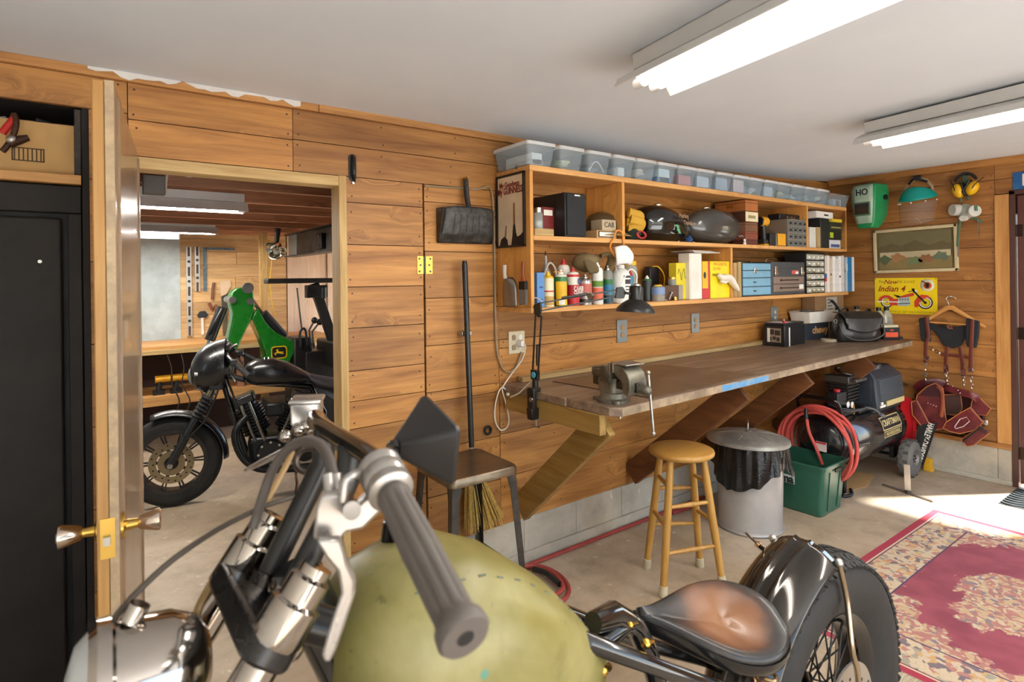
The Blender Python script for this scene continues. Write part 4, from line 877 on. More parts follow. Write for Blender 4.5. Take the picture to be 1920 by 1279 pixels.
t, w, h, d = boxy('binder', 'thin white binder at the very right end of the lower shelf', 'binder', 1597.2, 1601.5, 482, 2.305, .2, ZB, M('binder_thin_white', (226, 228, 230), .5), .001, 'cover'); face(t, w, h, d, 'spine_fold', M('spine_shade2', (200, 204, 208), .5), .02, .15, 0, 1)
# ------------------------------------------------------------------ workbench
BZ0, BZ1, BX0, BX1 = 1.04, 1.068, 1.86, 5.645
def bz(x): return lerp(BZ0, BZ1, (x - BX0) / (BX1 - BX0))
W_BENCH = wood('bench_boards', (96, 76, 60), (158, 134, 112), (52, 38, 30), 0, .42, .3, 1.0)
W_BENCHE = worn('bench_edge', (168, 146, 118), (122, 104, 86), .55, 0, .5, 9)
W_BENCHL = wood('bench_end_wood', (150, 112, 52), (200, 160, 88), (90, 60, 30), 1, .5, .4)
bench = T('workbench', 'long worn plank workbench fixed to the back wall under the shelf', 'workbench', (3.7, 2.2, 0))
def yf(x): return lerp(1.775, 1.87, (x - BX0) / (BX1 - BX0))
edges = [0, .30, .62, 1]
for a, b in zip(edges[:-1], edges[1:]):
    q = MB(); q.tone = random.random()
    def yy(x, t): return lerp(2.598, yf(x), t)
    xa_, xb_ = BX0 + .03 * random.random() * (a > 0), BX1
    top = [(xa_, yy(xa_, a) - .0015), (xb_ , yy(xb_, a) - .0015), (xb_, yy(xb_, b)), (xa_, yy(xa_, b))]
    if b == 1: top = [(BX0 + .01, yy(xa_, a) - .0015), (xb_, yy(xb_, a) - .0015), (xb_, 2.02), (5.47, yf(5.47)), (BX0 + .06, yf(BX0)), (BX0 + .02, yf(BX0) + .04)]
    q.loft([[(x, y, bz(x) - .04) for x, y in top], [(x, y, bz(x)) for x, y in top]])
    q.build('top_plank', W_BENCH, bench, bevel=.003)
q = MB(); q.loft([[(x, yf(x) - .003, bz(x) - .039), (x, yf(x) - .003, bz(x) - .002), (x, yf(x) + .001, bz(x) - .002), (x, yf(x) + .001, bz(x) - .039)] for x in (BX0 + .06, 5.47)]); q.build('front_edge', W_BENCHE, bench)
q = MB(); q.loft([[(x, yf(x) - .0042, bz(x) - .036), (x, yf(x) - .0042, bz(x) - .004 - .012 * s_), (x, yf(x) - .002, bz(x) - .004), (x, yf(x) - .002, bz(x) - .036)] for x, s_ in [(lerp(at(1352, 722, Y=1.8).x, at(1442, 700, Y=1.8).x, k / 9), abs(sin(k * 1.7)) * (1.6 if k in (0, 9) else .7)) for k in range(10)]]); q.build('blue_paint_mark', worn('blue_paint', (74, 140, 190), (128, 150, 164), .5, 0, .55, 14), bench)
q = MB(); q.loft([[(x, 2.55, bz(x) + .001), (x, 2.55, bz(x) + .028), (x, 2.598, bz(x) + .032), (x, 2.598, bz(x) + .001)] for x in (BX0 + .1, BX1)]); q.build('back_strip', W_PALE, bench, bevel=.003)
q = MB(); q.bx(BX0 + .005, BX0 + .045, 1.86, 2.59, .905, BZ0 - .041); q.build('end_cleat', W_BENCHL, bench, bevel=.003)
q = MB(); q.bx(BX0 + .05, BX1, 2.56, 2.598, .93, BZ0 - .041); q.build('wall_cleat', W_TRIM, bench, bevel=.003)
W_BR = wood('brace_wood', (92, 50, 22), (138, 84, 42), (60, 32, 16), 1, .5, .3)
for xf, xw, mt in ((1.93, 1.96, W_BENCHL), (3.04, 2.86, W_BR), (3.78, 3.66, W_BR), (4.72, 4.64, W_BR)):
    q = MB(); q.bar((xw, 2.58, .33), (xf, 1.88, bz(xf) - .075), .038, .14, up=(1, 0, 0)) if 0 else q.bar((xw, 2.575, .34), (xf, 1.89, bz(xf) - .085), .14, .04, up=(1, 0, .0)); q.build('diagonal_brace', mt, bench, bevel=.002)
# thin plate lying on the bench
A, Bp, C = at(1035, 716, Z=1.044), at(1418, 705, Z=1.052), at(1270, 690, Z=1.047)
A = V((2.10, 2.455, 0)); c2 = V((2.16, 1.80, 0)); c3 = V((3.10, 1.825, 0)); c4 = V((2.98, 2.45, 0))
q = MB(); q.loft([[(p.x, p.y, bz(p.x) + d) for p in (A, c2, c3, c4)] for d in (.0006, .006)])
tag(q.build('hardboard_sheet', worn('hardboard', (84, 64, 48), (110, 88, 70), .38, 0, .5, 4)), 'dark hardboard sheet lying on the bench behind the vise', 'board')
# ------------------------------------------------------------------ vise
vx, vy = 1.995, 1.90
vise = T('bench_vise', 'heavy grey iron bench vise bolted at the left front corner of the bench', 'vise', (vx, vy, bz(vx)), rad(-4)); vise.scale = (.90, .90, .92); B = vise.matrix_basis
IRON = worn('vise_iron', (122, 118, 104), (92, 86, 74), .42, .6, .5, 14)
JAW = worn('vise_bright', (186, 182, 174), (150, 146, 138), .28, .9, .5, 20)
q = MB(B); q.lathe([(.085, 0), (.085, .012), (.070, .02), (.066, .045), (.060, .05)], 26)
for a in (0, 120, 240): q.cyl((.085 * cos(rad(a)), .085 * sin(rad(a)), 0), (.085 * cos(rad(a)), .085 * sin(rad(a)), .018), .024, n=12)
q.build('swivel_base', IRON, vise)
q = MB(B)
q.loft([[(x * w, y * l + o, z) for x, y in rrect(2, 2, .5, 3)] for z, w, l, o in ((.048, .056, .060, .0), (.075, .050, .065, .01), (.105, .046, .070, .012), (.125, .045, .062, .0))])
q.loft([[(x * w, y * l + o, z) for x, y in rrect(2, 2, .3, 3)] for z, w, l, o in ((.10, .052, .045, .012), (.13, .060, .040, -.005), (.165, .070, .034, -.012), (.185, .072, .030, -.014))])
q.build('fixed_jaw', IRON, vise, bevel=.003)
q = MB(B); q.loft([[(x * w, .05 + y, z * w2 + .14) for x, z in rrect(2, 2, .5, 3)] for y, w, w2 in ((-.02, .045, .03), (.05, .042, .028), (.075, .036, .025))]); q.build('anvil', IRON, vise)
q = MB(B); q.bx(-.026, .026, -.20, .13, .072, .118); q.build('slide_bar', GUNMETAL, vise, bevel=.004)
q = MB(B)
pr = [(-.075, .198), (-.075, .150), (-.095, .135), (-.125, .118), (-.135, .06), (-.17, .055), (-.185, .09), (-.183, .13), (-.165, .165), (-.135, .19), (-.10, .200)]
q.prism([(y, z) for y, z in pr], .12, planeM((.06, 0, 0), (0, 1, 0), (0, 0, 1)) if 0 else planeM((-.06, 0, 0), (0, 1, 0), (0, 0, 1)))
q.build('moving_jaw', IRON, vise, bevel=.006)
for y in (-.050, -.074):
    q = MB(B); q.bx(-.07, .07, y - .005, y + .006, .158, .205); q.build('jaw_plate', JAW, vise, bevel=.001)
q = MB(B); q.bx(-.062, .062, -.165, -.048, .199, .2065); q.build('flat_top', JAW, vise, bevel=.002)
q = MB(B); q.cyl((0, -.18, .088), (0, -.235, .088), .024, .020, 16); q.ell((0, -.238, .088), .027, 14, 8); q.build('screw_head', IRON, vise)
q = MB(B); q.cyl((.014, -.236, .17), (.030, -.250, -.115), .0075, n=10); q.ell((.030, -.250, -.118), .012, 10, 7); q.ell((.014, -.236, .172), .012, 10, 7); q.build('handle', JAW, vise)
q = MB(B); q.cyl((-.02, -.07, -.075), (-.02, -.07, -.0), .007, n=8); q.build('mounting_bolt', STEEL, vise)
# ------------------------------------------------------------------ swing-arm lamp
LY = 2.30
lb = at(1003, 752, X=1.858); le = at(1009, 577, X=1.858); Yl = lb.y
lamp = T('desk_lamp', 'black swing-arm lamp clamped to the left end of the bench', 'lamp', (1.858, Yl, 1.04))
LB = M('lamp_black', (26, 25, 24), .35, var=.15)
q = MB(); c = V((1.845, Yl, 0)); q.box((1.852, Yl, 1.052), (.055, .05, .022)); q.box((1.838, Yl, .99), (.022, .055, .13)); q.box((1.846, Yl, .93), (.05, .04, .06), top=1.15); q.build('clamp', LB, lamp, bevel=.005)
q = MB(); q.cyl((1.862, Yl, .86), (1.862, Yl, .90), .005, n=8); q.cyl((1.862, Yl - .035, .862), (1.862, Yl + .035, .862), .004, n=8); q.build('clamp_screw', STEEL, lamp)
q = MB(); q.cyl((1.835, Yl - .012, 1.005), (1.82, Yl - .012, 1.005), .012, n=12); q.build('clamp_knob', STEEL, lamp)
pb0 = V((1.862, Yl, 1.075)); el = V((1.862, le.y, le.z))
q = MB(); q.cyl(pb0 + V((0, 0, -.02)), pb0 + V((0, 0, .035)), .016, n=14); q.box(pb0 + V((0, 0, .05)), (.02, .05, .05)); q.build('pivot', LB, lamp)
q = MB(); q.cyl(pb0 + V((-.012, -.003, .052)), pb0 + V((-.016, -.003, .052)), .015, n=16); q.build('blue_sticker', M('cyan_sticker', (70, 178, 204), .4), lamp)
off = V((.0, -.021, .012))
for k, o in enumerate((V((0, .022, .0)), V((.0, -.022, -.0)))):
    q = MB(); q.bar(pb0 + o + V((0, 0, .05)), el + o + V((0, 0, -.04 if k else -.005)), .007, .007); q.build('lower_arm', LB, lamp)
q = MB(); q.tube([lerp(pb0 + V((0, -.02, .1)), el, t_) for t_ in (0, .1, .35, .36)], [.008, .010, .010, .004], 8); q.build('spring', M('spring_steel', (70, 66, 62), .4, .7), lamp)
sp = at(1190, 562, Y=2.02); arm_end = at(1163, 549, Y=2.05)
q = MB(); q.prism([(-.035, -.02), (.02, -.045), (.035, -.01), (.03, .035), (-.02, .02)], .012, planeM(el + V((-.006, 0, -.005)), (0, -1, 0), (0, 0, 1))); q.build('elbow_plate', LB, lamp, bevel=.003)
du = (arm_end - el)
for k, o in enumerate((V((0, 0, .022)), V((0, 0, -.018)))):
    q = MB(); q.bar(el + o, arm_end + o * .8, .007, .007); q.build('upper_arm', LB, lamp)
q = MB(); q.cyl(lerp(el, arm_end, .28) + V((0, 0, .026)), lerp(el, arm_end, .60) + V((0, 0, .024)), .008, n=8); q.build('spring', M('spring_steel', (70, 66, 62), .4, .7), lamp)
q = MB(); m_ = lerp(el, arm_end, .635); q.cyl(m_ + V((-.012, -.004, .012)), m_ + V((.006, .0, .012)), .016, n=14); q.build('arm_knob', STEEL, lamp)
q = MB(); q.prism([(-.03, -.028), (.02, -.03), (.035, 0), (.015, .03), (-.02, .028)], .012, planeM(arm_end + V((0, .006, 0)), V((.78, -.2, 0)), (0, 0, 1))); q.cyl(arm_end + V((.02, -.015, .0)), sp + V((-.03, 0, .03)), .007, n=8); q.build('head_joint', LB, lamp, bevel=.002)
SM = Mx.Translation(at(1191, 586, Y=2.02)) @ Mx.Rotation(rad(5), 4, 'Y')
q = MB(SM)
prof = [(.101, -.0), (.099, .012), (.090, .026), (.070, .046), (.048, .060), (.037, .066), (.036, .128), (.030, .136), (.004, .137)]
q.lathe(prof + [(.003, .130)], 32, cap=(0, 0)); q.lathe([(.0985, 0), (.096, .011), (.087, .024), (.067, .043), (.045, .057), (.033, .064), (.002, .066)], 32, cap=(0, 0)); q.lathe([(.101, 0), (.0985, 0)], 32, cap=(0, 0)); q.build('lamp_shade', LB, lamp)
q = MB(SM); q.lathe([(.022, .134), (.022, .145), (.01, .15)], 16); q.build('socket_cap', STEEL, lamp)
q = MB(SM); q.ell((0, 0, .03), (.026, .026, .03), 14, 9); q.build('light_bulb', WHITE, lamp)
q = MB()
tp_ = SM @ V((0, 0, .15))
q.tube(spline([tp_, tp_ + V((.0, 0, .05)), tp_ + V((-.03, .02, .07)), arm_end + V((0, 0, .03))], 6), .003, 6); q.tube(spline([el + V((-.005, .03, .0)), el + V((-.008, .045, .03)), el + V((-.005, .02, .05)), el + V((-.004, -.03, .035))], 6), .003, 6)
q.build('wire', WHITE, lamp)
# ------------------------------------------------------------------ outlets, cords and cables on the wall
def w(x, y, d=.0): return at(x, y, Y=D - d)
a, b = w(952.5, 622), w(983, 661)
t = T('wall_outlet', 'beige double outlet plate on the wall beside the lamp with a white plug in it', 'outlet', ((a.x + b.x) / 2, D, b.z)); q = MB(); q.bx(a.x, b.x, D - .007, D, b.z, a.z); q.build('cover_plate', M('beige_plate', (214, 200, 168), .45), t, bevel=.003)
for k in (.30, .70):
    for f in (.28, .72):
        q = MB(); q.prism(rrect(.026, .03, .009, 3), .0025, planeM((lerp(a.x, b.x, k), D - .0085, lerp(b.z, a.z, f)), (1, 0, 0), (0, 0, 1))); q.build('socket', M('socket_brown', (150, 130, 100), .5) if k < .5 else WHITE, t)
def grey_plate(label, x0, x1, y0, y1, kind):
    a, b = w(x0, y0), w(x1, y1); t = T('wall_outlet', label, 'outlet', ((a.x + b.x) / 2, D, b.z)); q = MB(); q.bx(a.x, b.x, D - .008, D, b.z, a.z); q.build('cover_plate', M('grey_plate', (140, 148, 150), .4, .4), t, bevel=.003)
    m_ = (a.x + b.x) / 2
    for f in (.34, .66):
        q = MB(); q.prism(circ(.016, 16), .003, planeM((m_, D - .0095, lerp(b.z, a.z, f)), (1, 0, 0), (0, 0, 1))); q.build('socket', M('socket_' + kind, (214, 206, 190) if kind == 'white' else (176, 132, 86), .5), t)
grey_plate('grey metal outlet plate on the wall under the lamp shade', 1155.5, 1175, 600, 641, 'tan')
grey_plate('grey metal outlet plate on the wall under the yellow carton', 1295, 1310, 588, 623, 'tan')
grey_plate('grey metal outlet plate with white sockets above the car battery', 1444.5, 1457.5, 575, 606, 'white')
cab = [w(796, 349, .012), w(850, 352, .012), w(895, 355, .012), w(912, 350, .012), w(921, 358, .012), w(925, 400, .012), w(927, 500, .012), w(928.5, 600, .012), w(931, 655, .012), w(940, 688, .012), w(953, 698, .012), w(966, 690, .012), w(974, 672, .012), w(977, 660, .01)]
q = MB(); q.tube(spline(cab, 6), .0075, 8, flat=.6); tag(q.build('electric_cable', M('cable_grey', (150, 136, 112), .5)), 'grey electric cable stapled along the wall down to the beige outlet', 'cable')
t = T('power_cord', 'thin white power cord plugged into the beige outlet with a hanging loop', 'cord', w(940, 806, .02)); WC = M('cord_white', (226, 216, 198), .45)
q = MB(); q.tube(spline([w(977, 641, .02), w(984, 646, .05), w(985, 656, .03), w(978, 676, .02), w(958, 703, .02), w(945, 722, .02), w(942, 732, .02), w(948, 755, .02), w(954, 785, .02), w(950, 802, .02), w(938, 806, .02), w(929, 790, .02), w(928, 765, .02), w(934, 738, .02), w(941, 727, .02), w(949, 731, .03), w(956, 740, .05)], 6), .0036, 8)
q.tube(spline([w(957, 741, .05), w(966, 741, .08), V((1.84, 2.5, .985)), V((1.84, 2.42, 1.02)), V((1.852, Yl + .05, 1.07)), V((1.86, Yl + .02, 1.09))], 6), .0036, 8); q.build('cord', WC, t)
q = MB(); p = w(954, 739, .05); q.box(p, (.026, .018, .016)); q.build('inline_switch', WHITE, t, bevel=.004)
q = MB(); p = w(975, 644, .02); q.loft([[(p.x + x * s_, D - y, p.z + z * s_) for x, z in rrect(.034, .04, .008, 3)] for y, s_ in ((.009, .9), (.03, 1), (.045, .7))]); q.build('plug', WHITE, t)
q = MB(); q.torus(.020, .0065, planeM(w(915, 807, .012), (1, 0, 0), (0, 0, 1)), n=24, k=8); tag(q.build('rubber_ring', BLKMATTE), 'small black rubber ring hung on the wall below the white cord loop', 'ring')
# ------------------------------------------------------------------ things on the wall left of the shelf
t = T('dustpan', 'dusty black plastic dustpan hanging on the wall left of the poster', 'dustpan', w(868, 459, .05)); DP = worn('dustpan_black', (42, 40, 38), (84, 80, 76), .5, 0, .58, 22)
c = [w(820, 382), w(917, 398), w(918, 458), w(818, 456)]
q = MB()
def dpf(u, v):
    x = lerp(lerp(c[0].x + .012, c[3].x, v), lerp(c[1].x - .012, c[2].x, v), u); zt = (c[0].z + c[1].z) / 2 - .0; zb2 = (c[2].z + c[3].z) / 2
    e = abs(u - .5) * 2
    return (x, D - .012 - .055 * min(1, (1 - v) * 4) * (1 - .55 * max(0, v - .2)) * (1 - .25 * e ** 6), lerp(zt - .012 * e ** 4, zb2, v))
q.grid(dpf, 26, 16); q.build('pan', DP, t, solid=.004)
q = MB()
for i in range(6):
    u = .2 + .12 * i; q.tube([V(dpf(u, v)) + V((0, -.003, 0)) for v in (.22, .4, .6, .72)], .003, 6)
q.build('rib', DP, t)
zt = (c[0].z + c[1].z) / 2; zb2 = (c[2].z + c[3].z) / 2
for s_, xx in ((1, c[3].x), (-1, c[2].x)):
    q = MB(); q.loft([[(xx + s_ * .0, D - .004, z), (xx + s_ * .004, D - .004, z), (xx + s_ * (.004 + dx), D - yv, z), (xx + s_ * dx, D - yv, z)] for z, dx, yv in ((zb2, 0, .03), (lerp(zb2, zt, .6), .004, .05), (zt - .01, .012, .062))]); q.build('side_wall', DP, t, bevel=.002)
hx = w(868, 360).x; q = MB(); q.tube([(hx + .003, D - .055, zt - .035), (hx, D - .05, zt + .01), (hx, D - .035, zt + .06), (hx, D - .03, w(868, 338).z)], [.019, .017, .018, .016], 12, flat=.75); q.build('handle', DP, t)
q = MB(); p = w(868, 336); q.cyl((p.x, D, p.z), (p.x, D - .05, p.z + .004), .005, n=8); q.build('brass_peg', BRASS, t)
a, b = w(654, 291), w(667, 338); q = MB(); pm = planeM(((a.x + b.x) / 2, D, (a.z + b.z) / 2), (1, 0, 0), (0, 0, 1))
t = T('door_latch', 'black metal thumb latch on the boards above the right corner of the doorway', 'latch', ((a.x + b.x) / 2, D, b.z)); q = MB(pm); q.prism(rrect(.036, .125, .017, 5), .005); q.build('back_plate', BLACK, t, bevel=.001)
q = MB(pm); q.tube([(0, .055, .004), (0, .045, .02), (0, 0, .026), (0, -.04, .022), (.008, -.068, .006)], [.006, .007, .0075, .007, .005], 8); q.build('pull', M('latch_black', (16, 16, 18), .25), t)
q = MB(pm); q.cyl((0, -.072, 0), (0, -.072, .012), .006, n=8); q.build('screw_head', STEEL, t)
t = T('brass_hinge', 'old brass hinge screwed across the board seam right of the doorway', 'hinge', w(796, 515)); a, b = w(781.5, 480), w(811, 514); mx_ = 1.387
for s_, x0, x1 in ((-1, a.x, mx_ - .005), (1, mx_ + .006, b.x)):
    q = MB(); q.bx(x0, x1, D - .004, D, b.z, a.z); lf = q.build('leaf', BRASS, t, bevel=.001)
    for f in (.15, .5, .85):
        q = MB(); q.cyl((lerp(x0, x1, .5 + .15 * s_ * (f != .5)), D - .003, lerp(b.z, a.z, f)), (lerp(x0, x1, .5 + .15 * s_ * (f != .5)), D - .0058, lerp(b.z, a.z, f)), .005, n=10); q.build('screw', GUNMETAL, lf)
q = MB(); q.cyl((mx_, D - .003, b.z), (mx_, D - .003, a.z), .005, n=10); q.build('knuckle', GUNMETAL, t)
# broom
t = T('broom', 'broom with black painted handle hung on the wall, its straw behind the metal stool', 'broom', w(893, 985, .08)); a, b = w(871, 489, .06), w(884, 838, .075)
q = MB(); q.tube([a, lerp(a, b, .02), b], [.011, .0145, .0145], 12); q.build('handle', M('broom_black', (28, 28, 28), .3, var=.2), t)
q = MB(); b2 = b + (b - a) * .02; q.cyl(b, b2, .013, n=12); q.build('worn_tip', M('bare_metal', (190, 182, 168), .4, .5), t)
c1 = w(888, 885, .08); q = MB(); q.tube([b2, c1], [.012, .03], 10); q.build('broom_neck', M('straw_neck', (170, 140, 76), .8), t)
STR = M('straw', (206, 172, 92), .8, var=.3, vs=60); q = MB()
for i in range(150):
    u = random.uniform(-1, 1); v_ = random.uniform(-1, 1)
    p0 = c1 + V((u * .035, v_ * .02, random.uniform(-.01, .01))); p1 = V((w(895, 985).x + u * .115, D - .08 + v_ * .035, w(895, 988).z + random.uniform(-.01, .05) + .03 * abs(u)))
    m_ = lerp(p0, p1, .5) + V((random.uniform(-.004, .004), 0, 0)); q.tube([p0, m_, p1], .0022, 4)
q.build('straw_bristles', STR, t)
q = MB(); p = w(872, 625, .03); q.bx(p.x - .03, p.x + .03, D - .05, D, p.z - .012, p.z + .012); q.build('wall_clip', STEEL, t, bevel=.003)
# ------------------------------------------------------------------ things at the far end of the bench
t = T('car_battery', 'black car battery with a picture label at the far end of the bench', 'battery', (4.56, 2.45, bz(4.56)), rad(2)); B = t.matrix_basis
q = MB(B); q.bx(-.17, .17, -.085, .085, 0, .165); q.build('battery_case', M('battery_case', (26, 27, 30), .4), t, bevel=.006)
q = MB(B); q.bx(-.165, .165, -.08, .08, .165, .182); q.build('battery_lid', M('battery_lid', (36, 40, 46), .4), t, bevel=.006)
q = MB(B); q.bx(-.1715, -.170, -.055, .05, .03, .14); q.build('front_label', M('label_taupe', (150, 136, 118), .5), t); q = MB(B)
for y0, z0, y1, z1 in ((-.045, .04, -.02, .07), (-.015, .05, .012, .075), (-.05, .085, -.005, .125), (.0, .09, .03, .13), (.02, .04, .045, .07)): q.bx(-.1722, -.1713, y0, y1, z0, z1)
q.build('label_print', M('label_dark', (54, 46, 40), .5), t); q = MB(B); q.bx(-.1724, -.1713, .032, .055, .03, .14); q.build('white_strip', PAPER, t)
q = MB(B); q.bx(-.155, .01, -.06, .07, .182, .1835); q.build('white_label', PAPER, t); q = MB(B); q.cyl((-.12, -.06, .18), (-.12, -.06, .197), .016, n=14); q.build('red_terminal_cap', M('terminal_red', (196, 40, 46), .4), t)
q = MB(B); q.cyl((.09, .05, .18), (.09, .05, .196), .012, n=12); q.build('terminal', STEEL, t)
q = MB(B); q.bx(-.105, -.085, -.0865, -.085, .0, .145); q.build('white_stripe', PAPER, t)
t = T('delivery_box', 'dark blue delivery box with orange lettering standing behind the battery on the bench', 'box', (5.10, 2.49, bz(5.1)), rad(-6)); B = t.matrix_basis
NAVY = M('box_navy', (40, 48, 60), .7)
q = MB(B); q.bx(-.26, .26, -.09, .09, 0, .15); q.build('box_body', KRAFT, t, bevel=.002)
q = MB(B); q.bx(-.255, .258, -.0915, -.0895, .004, .145); q.build('printed_front', NAVY, t)
q = MB(B); q.text('chewy', .085, planeM((-.04, -.092, .085), (1, 0, 0), (0, 0, 1)), .0005, off=.003); q.build('lettering', M('chewy_tan', (196, 150, 96), .6), t)
q = MB(B); q.bx(.085, .10, -.0925, -.0915, .0, .15); q.build('tape_strip', M('tan_tape', (176, 138, 96), .6), t)
t = T('white_tray', 'shallow white plastic tray resting on the dark blue delivery box', 'tray', (5.06, 2.47, bz(5.1) + .1505), rad(-4)); B = t.matrix_basis
q = MB(B); q.loft([[(x * s_, y * s_, z) for x, y in rrect(.40, .2, .02, 3)] for z, s_ in ((0, .9), (.085, 1), (.09, 1.05), (.094, 1.05), (.09, .98), (.02, .88))], (1, 1)); q.build('tray_body', M('tray_white', (224, 218, 208), .5), t)
q = MB(B); q.bx(-.16, .16, -.06, .06, .03, .088); blob(q, (-.1, 0, .095), (.05, .05, .012)); q.build('contents', M('tray_grey', (120, 116, 112), .7), t)
t = T('cardboard_box', 'brown cardboard box with a torn white label behind the saddle bag', 'box', (5.36, 2.52, bz(5.36)), rad(-3)); B = t.matrix_basis
q = MB(B); q.bx(-.24, .24, -.06, .06, 0, .375); q.build('box_body', M('box_brown', (164, 128, 92), .8), t, bevel=.003)
q = MB(B); q.bx(-.06, .12, -.0615, -.060, .225, .35); q.build('white_label', M('torn_label', (206, 198, 190), .7), t); q = MB(B)
for i in range(4): q.bx(-.04, .05 - .015 * i, -.0622, -.0614, .24 + .028 * i, .25 + .028 * i)
q.build('label_print', M('label_grey_print', (110, 100, 96), .7), t)
# saddle bag
bp = at(1590, 638, Z=1.066)
t = T('saddle_bag', 'black leather saddle bag slumped on the far end of the bench', 'bag', (5.16, 2.17, bz(5.2)), rad(-32)); B = t.matrix_basis
SBL = worn('black_leather', (34, 32, 30), (58, 54, 50), .34, 0, .55, 7, **{'Coat Weight': .2})
def bagring(z, w_, d_, oy=0, n=28):
    return [(math.copysign(abs(cos(2 * pi * j / n)) ** .6, cos(2 * pi * j / n)) * w_, oy + math.copysign(abs(sin(2 * pi * j / n)) ** .7, sin(2 * pi * j / n)) * d_, z) for j in range(n)]
q = MB(B); q.loft([bagring(*a) for a in ((.0, .17, .07), (.01, .19, .085), (.06, .20, .095), (.13, .185, .09), (.19, .165, .075), (.225, .14, .055, .01), (.24, .11, .03, .01))]); q.build('bag_body', SBL, t)
q = MB(B); q.grid(lambda u, v: ((u - .5) * 2 * (.175 - .02 * v) * (1 - .1 * (v > .8)), lerp(.03, -.112, min(1, v * 1.8)) - .012 * sin(pi * u) * v, .245 - .012 * abs(u - .5) - max(0, v - .35) * (.20 + .06 * sin(pi * u))), 20, 16); q.build('flap', SBL, t, solid=.006)
q = MB(B); q.tube(spline([(-.185, -.075, .15), (-.175, -.105, .07), (-.10, -.11, .025), (.0, -.112, .015), (.10, -.11, .025), (.175, -.105, .07), (.185, -.075, .15)], 6), .005, 6); q.build('piping', M('bag_piping', (92, 86, 80), .4), t)
q = MB(B); q.tube(spline([(-.19, -.03, .05), (-.215, -.04, .12), (-.19, -.03, .19), (-.13, 0, .25), (-.16, .02, .31), (-.20, .01, .34)], 6), .013, 8, flat=.35); q.tube(spline([(-.13, .0, .245), (-.08, 0, .275), (-.05, .01, .24)], 5), .014, 8, flat=.4); q.tube(spline([(.09, 0, .24), (.12, 0, .262), (.15, .01, .22)], 5), .014, 8, flat=.4); q.build('strap', SBL, t)
q = MB(B); q.torus(.014, .003, Mx.Translation((-.20, -.045, .17)) @ Mx.Rotation(rad(90), 4, 'X'), n=16, k=6); q.build('buckle', STEEL, t)
# oil bottles and small packs
def oil(label, x, y, tilt, z0=None, rz=0):
    p = at(x, y, Z=bz(5.4)) if z0 is None else V(z0)
    t = T('oil_bottle', label, 'bottle', p, rz, 'oil bottles at the far end of the bench'); M_ = t.matrix_basis
    if tilt: t.rotation_euler = (0, tilt, rz); M_ = t.matrix_basis
    OB = M('bottle_pewter', (176, 172, 156), .3, .25)
    q = MB(M_); q.loft([[(xx * w_, yy * d_, z) for xx, yy in rrect(2, 2, .7, 4)] for z, w_, d_ in ((0, .044, .028), (.008, .050, .032), (.15, .050, .032), (.19, .044, .030), (.22, .026, .022), (.235, .018, .018))]); q.build('bottle_body', OB, t)
    q = MB(M_); q.lathe([(.020, .235), (.020, .262), (.012, .265)], 16); q.build('cap', BLACK, t)
    q = MB(M_); q.grid(lambda u, v: ((u - .5) * .07, -.0335, .03 + .1 * v), 4, 1); q.build('label', M('bottle_label', (150, 148, 140), .5), t); return t
xb, yb_ = 5.545, 2.17
oil('pewter oil bottle standing on the bench end, left of the front pair', 0, 0, 0, (5.505, 2.125, bz(5.5)), rad(-30))
oil('pewter oil bottle standing on the bench end, right of the front pair', 0, 0, 0, (5.588, 2.095, bz(5.6)), rad(-30))
oil('pewter oil bottle behind the saddle bag, its shoulder showing left of the other', 0, 0, 0, (5.42, 2.42, bz(5.4)), rad(-20))
oil('pewter oil bottle behind the saddle bag, nearer the right wall', 0, 0, 0, (5.575, 2.33, bz(5.6)), rad(-20))
t = T('filter_box', 'small black box with an orange label in front of the oil bottles', 'box', (5.46, 2.035, bz(5.5)), rad(-36)); B = t.matrix_basis
q = MB(B); q.bx(-.068, .068, -.045, .045, 0, .10); q.build('box_body', M('box_black', (24, 22, 22), .5), t, bevel=.003)
q = MB(B); q.bx(-.052, .052, -.0465, -.0445, .022, .062); q.build('orange_label', M('label_orange_red', (232, 84, 44), .5), t)
q = MB(B); q.prism(circ(.018, 16, ry=.009), .001, planeM((0, -.0462, .08), (1, 0, 0), (0, 0, 1))); q.build('oval_badge', M('badge_red', (160, 60, 50), .5), t)
q = MB(B); q.bx(-.06, .06, -.04, .04, .1005, .122); q.build('cream_lid', M('pack_cream', (214, 204, 176), .5), t, bevel=.004)
t = T('wrench', 'small dark wrench lying at the tip of the bench beside the oil bottles', 'tool', (5.60, 1.995, bz(5.6)), rad(20)); B = t.matrix_basis
q = MB(B); q.bx(-.05, .05, -.008, .008, .001, .012); q.cyl((-.05, 0, .001), (-.05, 0, .014), .018, n=12); q.build('wrench_body', M('dark_tool', (40, 38, 36), .4, .6), t, bevel=.002)
q = MB(B); q.cyl((.05, 0, .001), (.05, 0, .014), .014, n=12); q.build('wrench_head', GUNMETAL, t)
t = T('tape_roll', 'beige tape roll lying in front of the delivery box', 'tape', (4.98, 2.30, bz(5))); q = MB(t.matrix_basis); q.lathe([(.035, 0), (.06, 0), (.06, .022), (.035, .022)], 24, cap=(0, 0)); q.build('tape', M('beige_tape', (188, 172, 146), .6), t)
q = MB(t.matrix_basis); q.lathe([(.030, .001), (.036, .001), (.036, .021), (.030, .021)], 24, cap=(0, 0)); q.build('core', KRAFT, t)
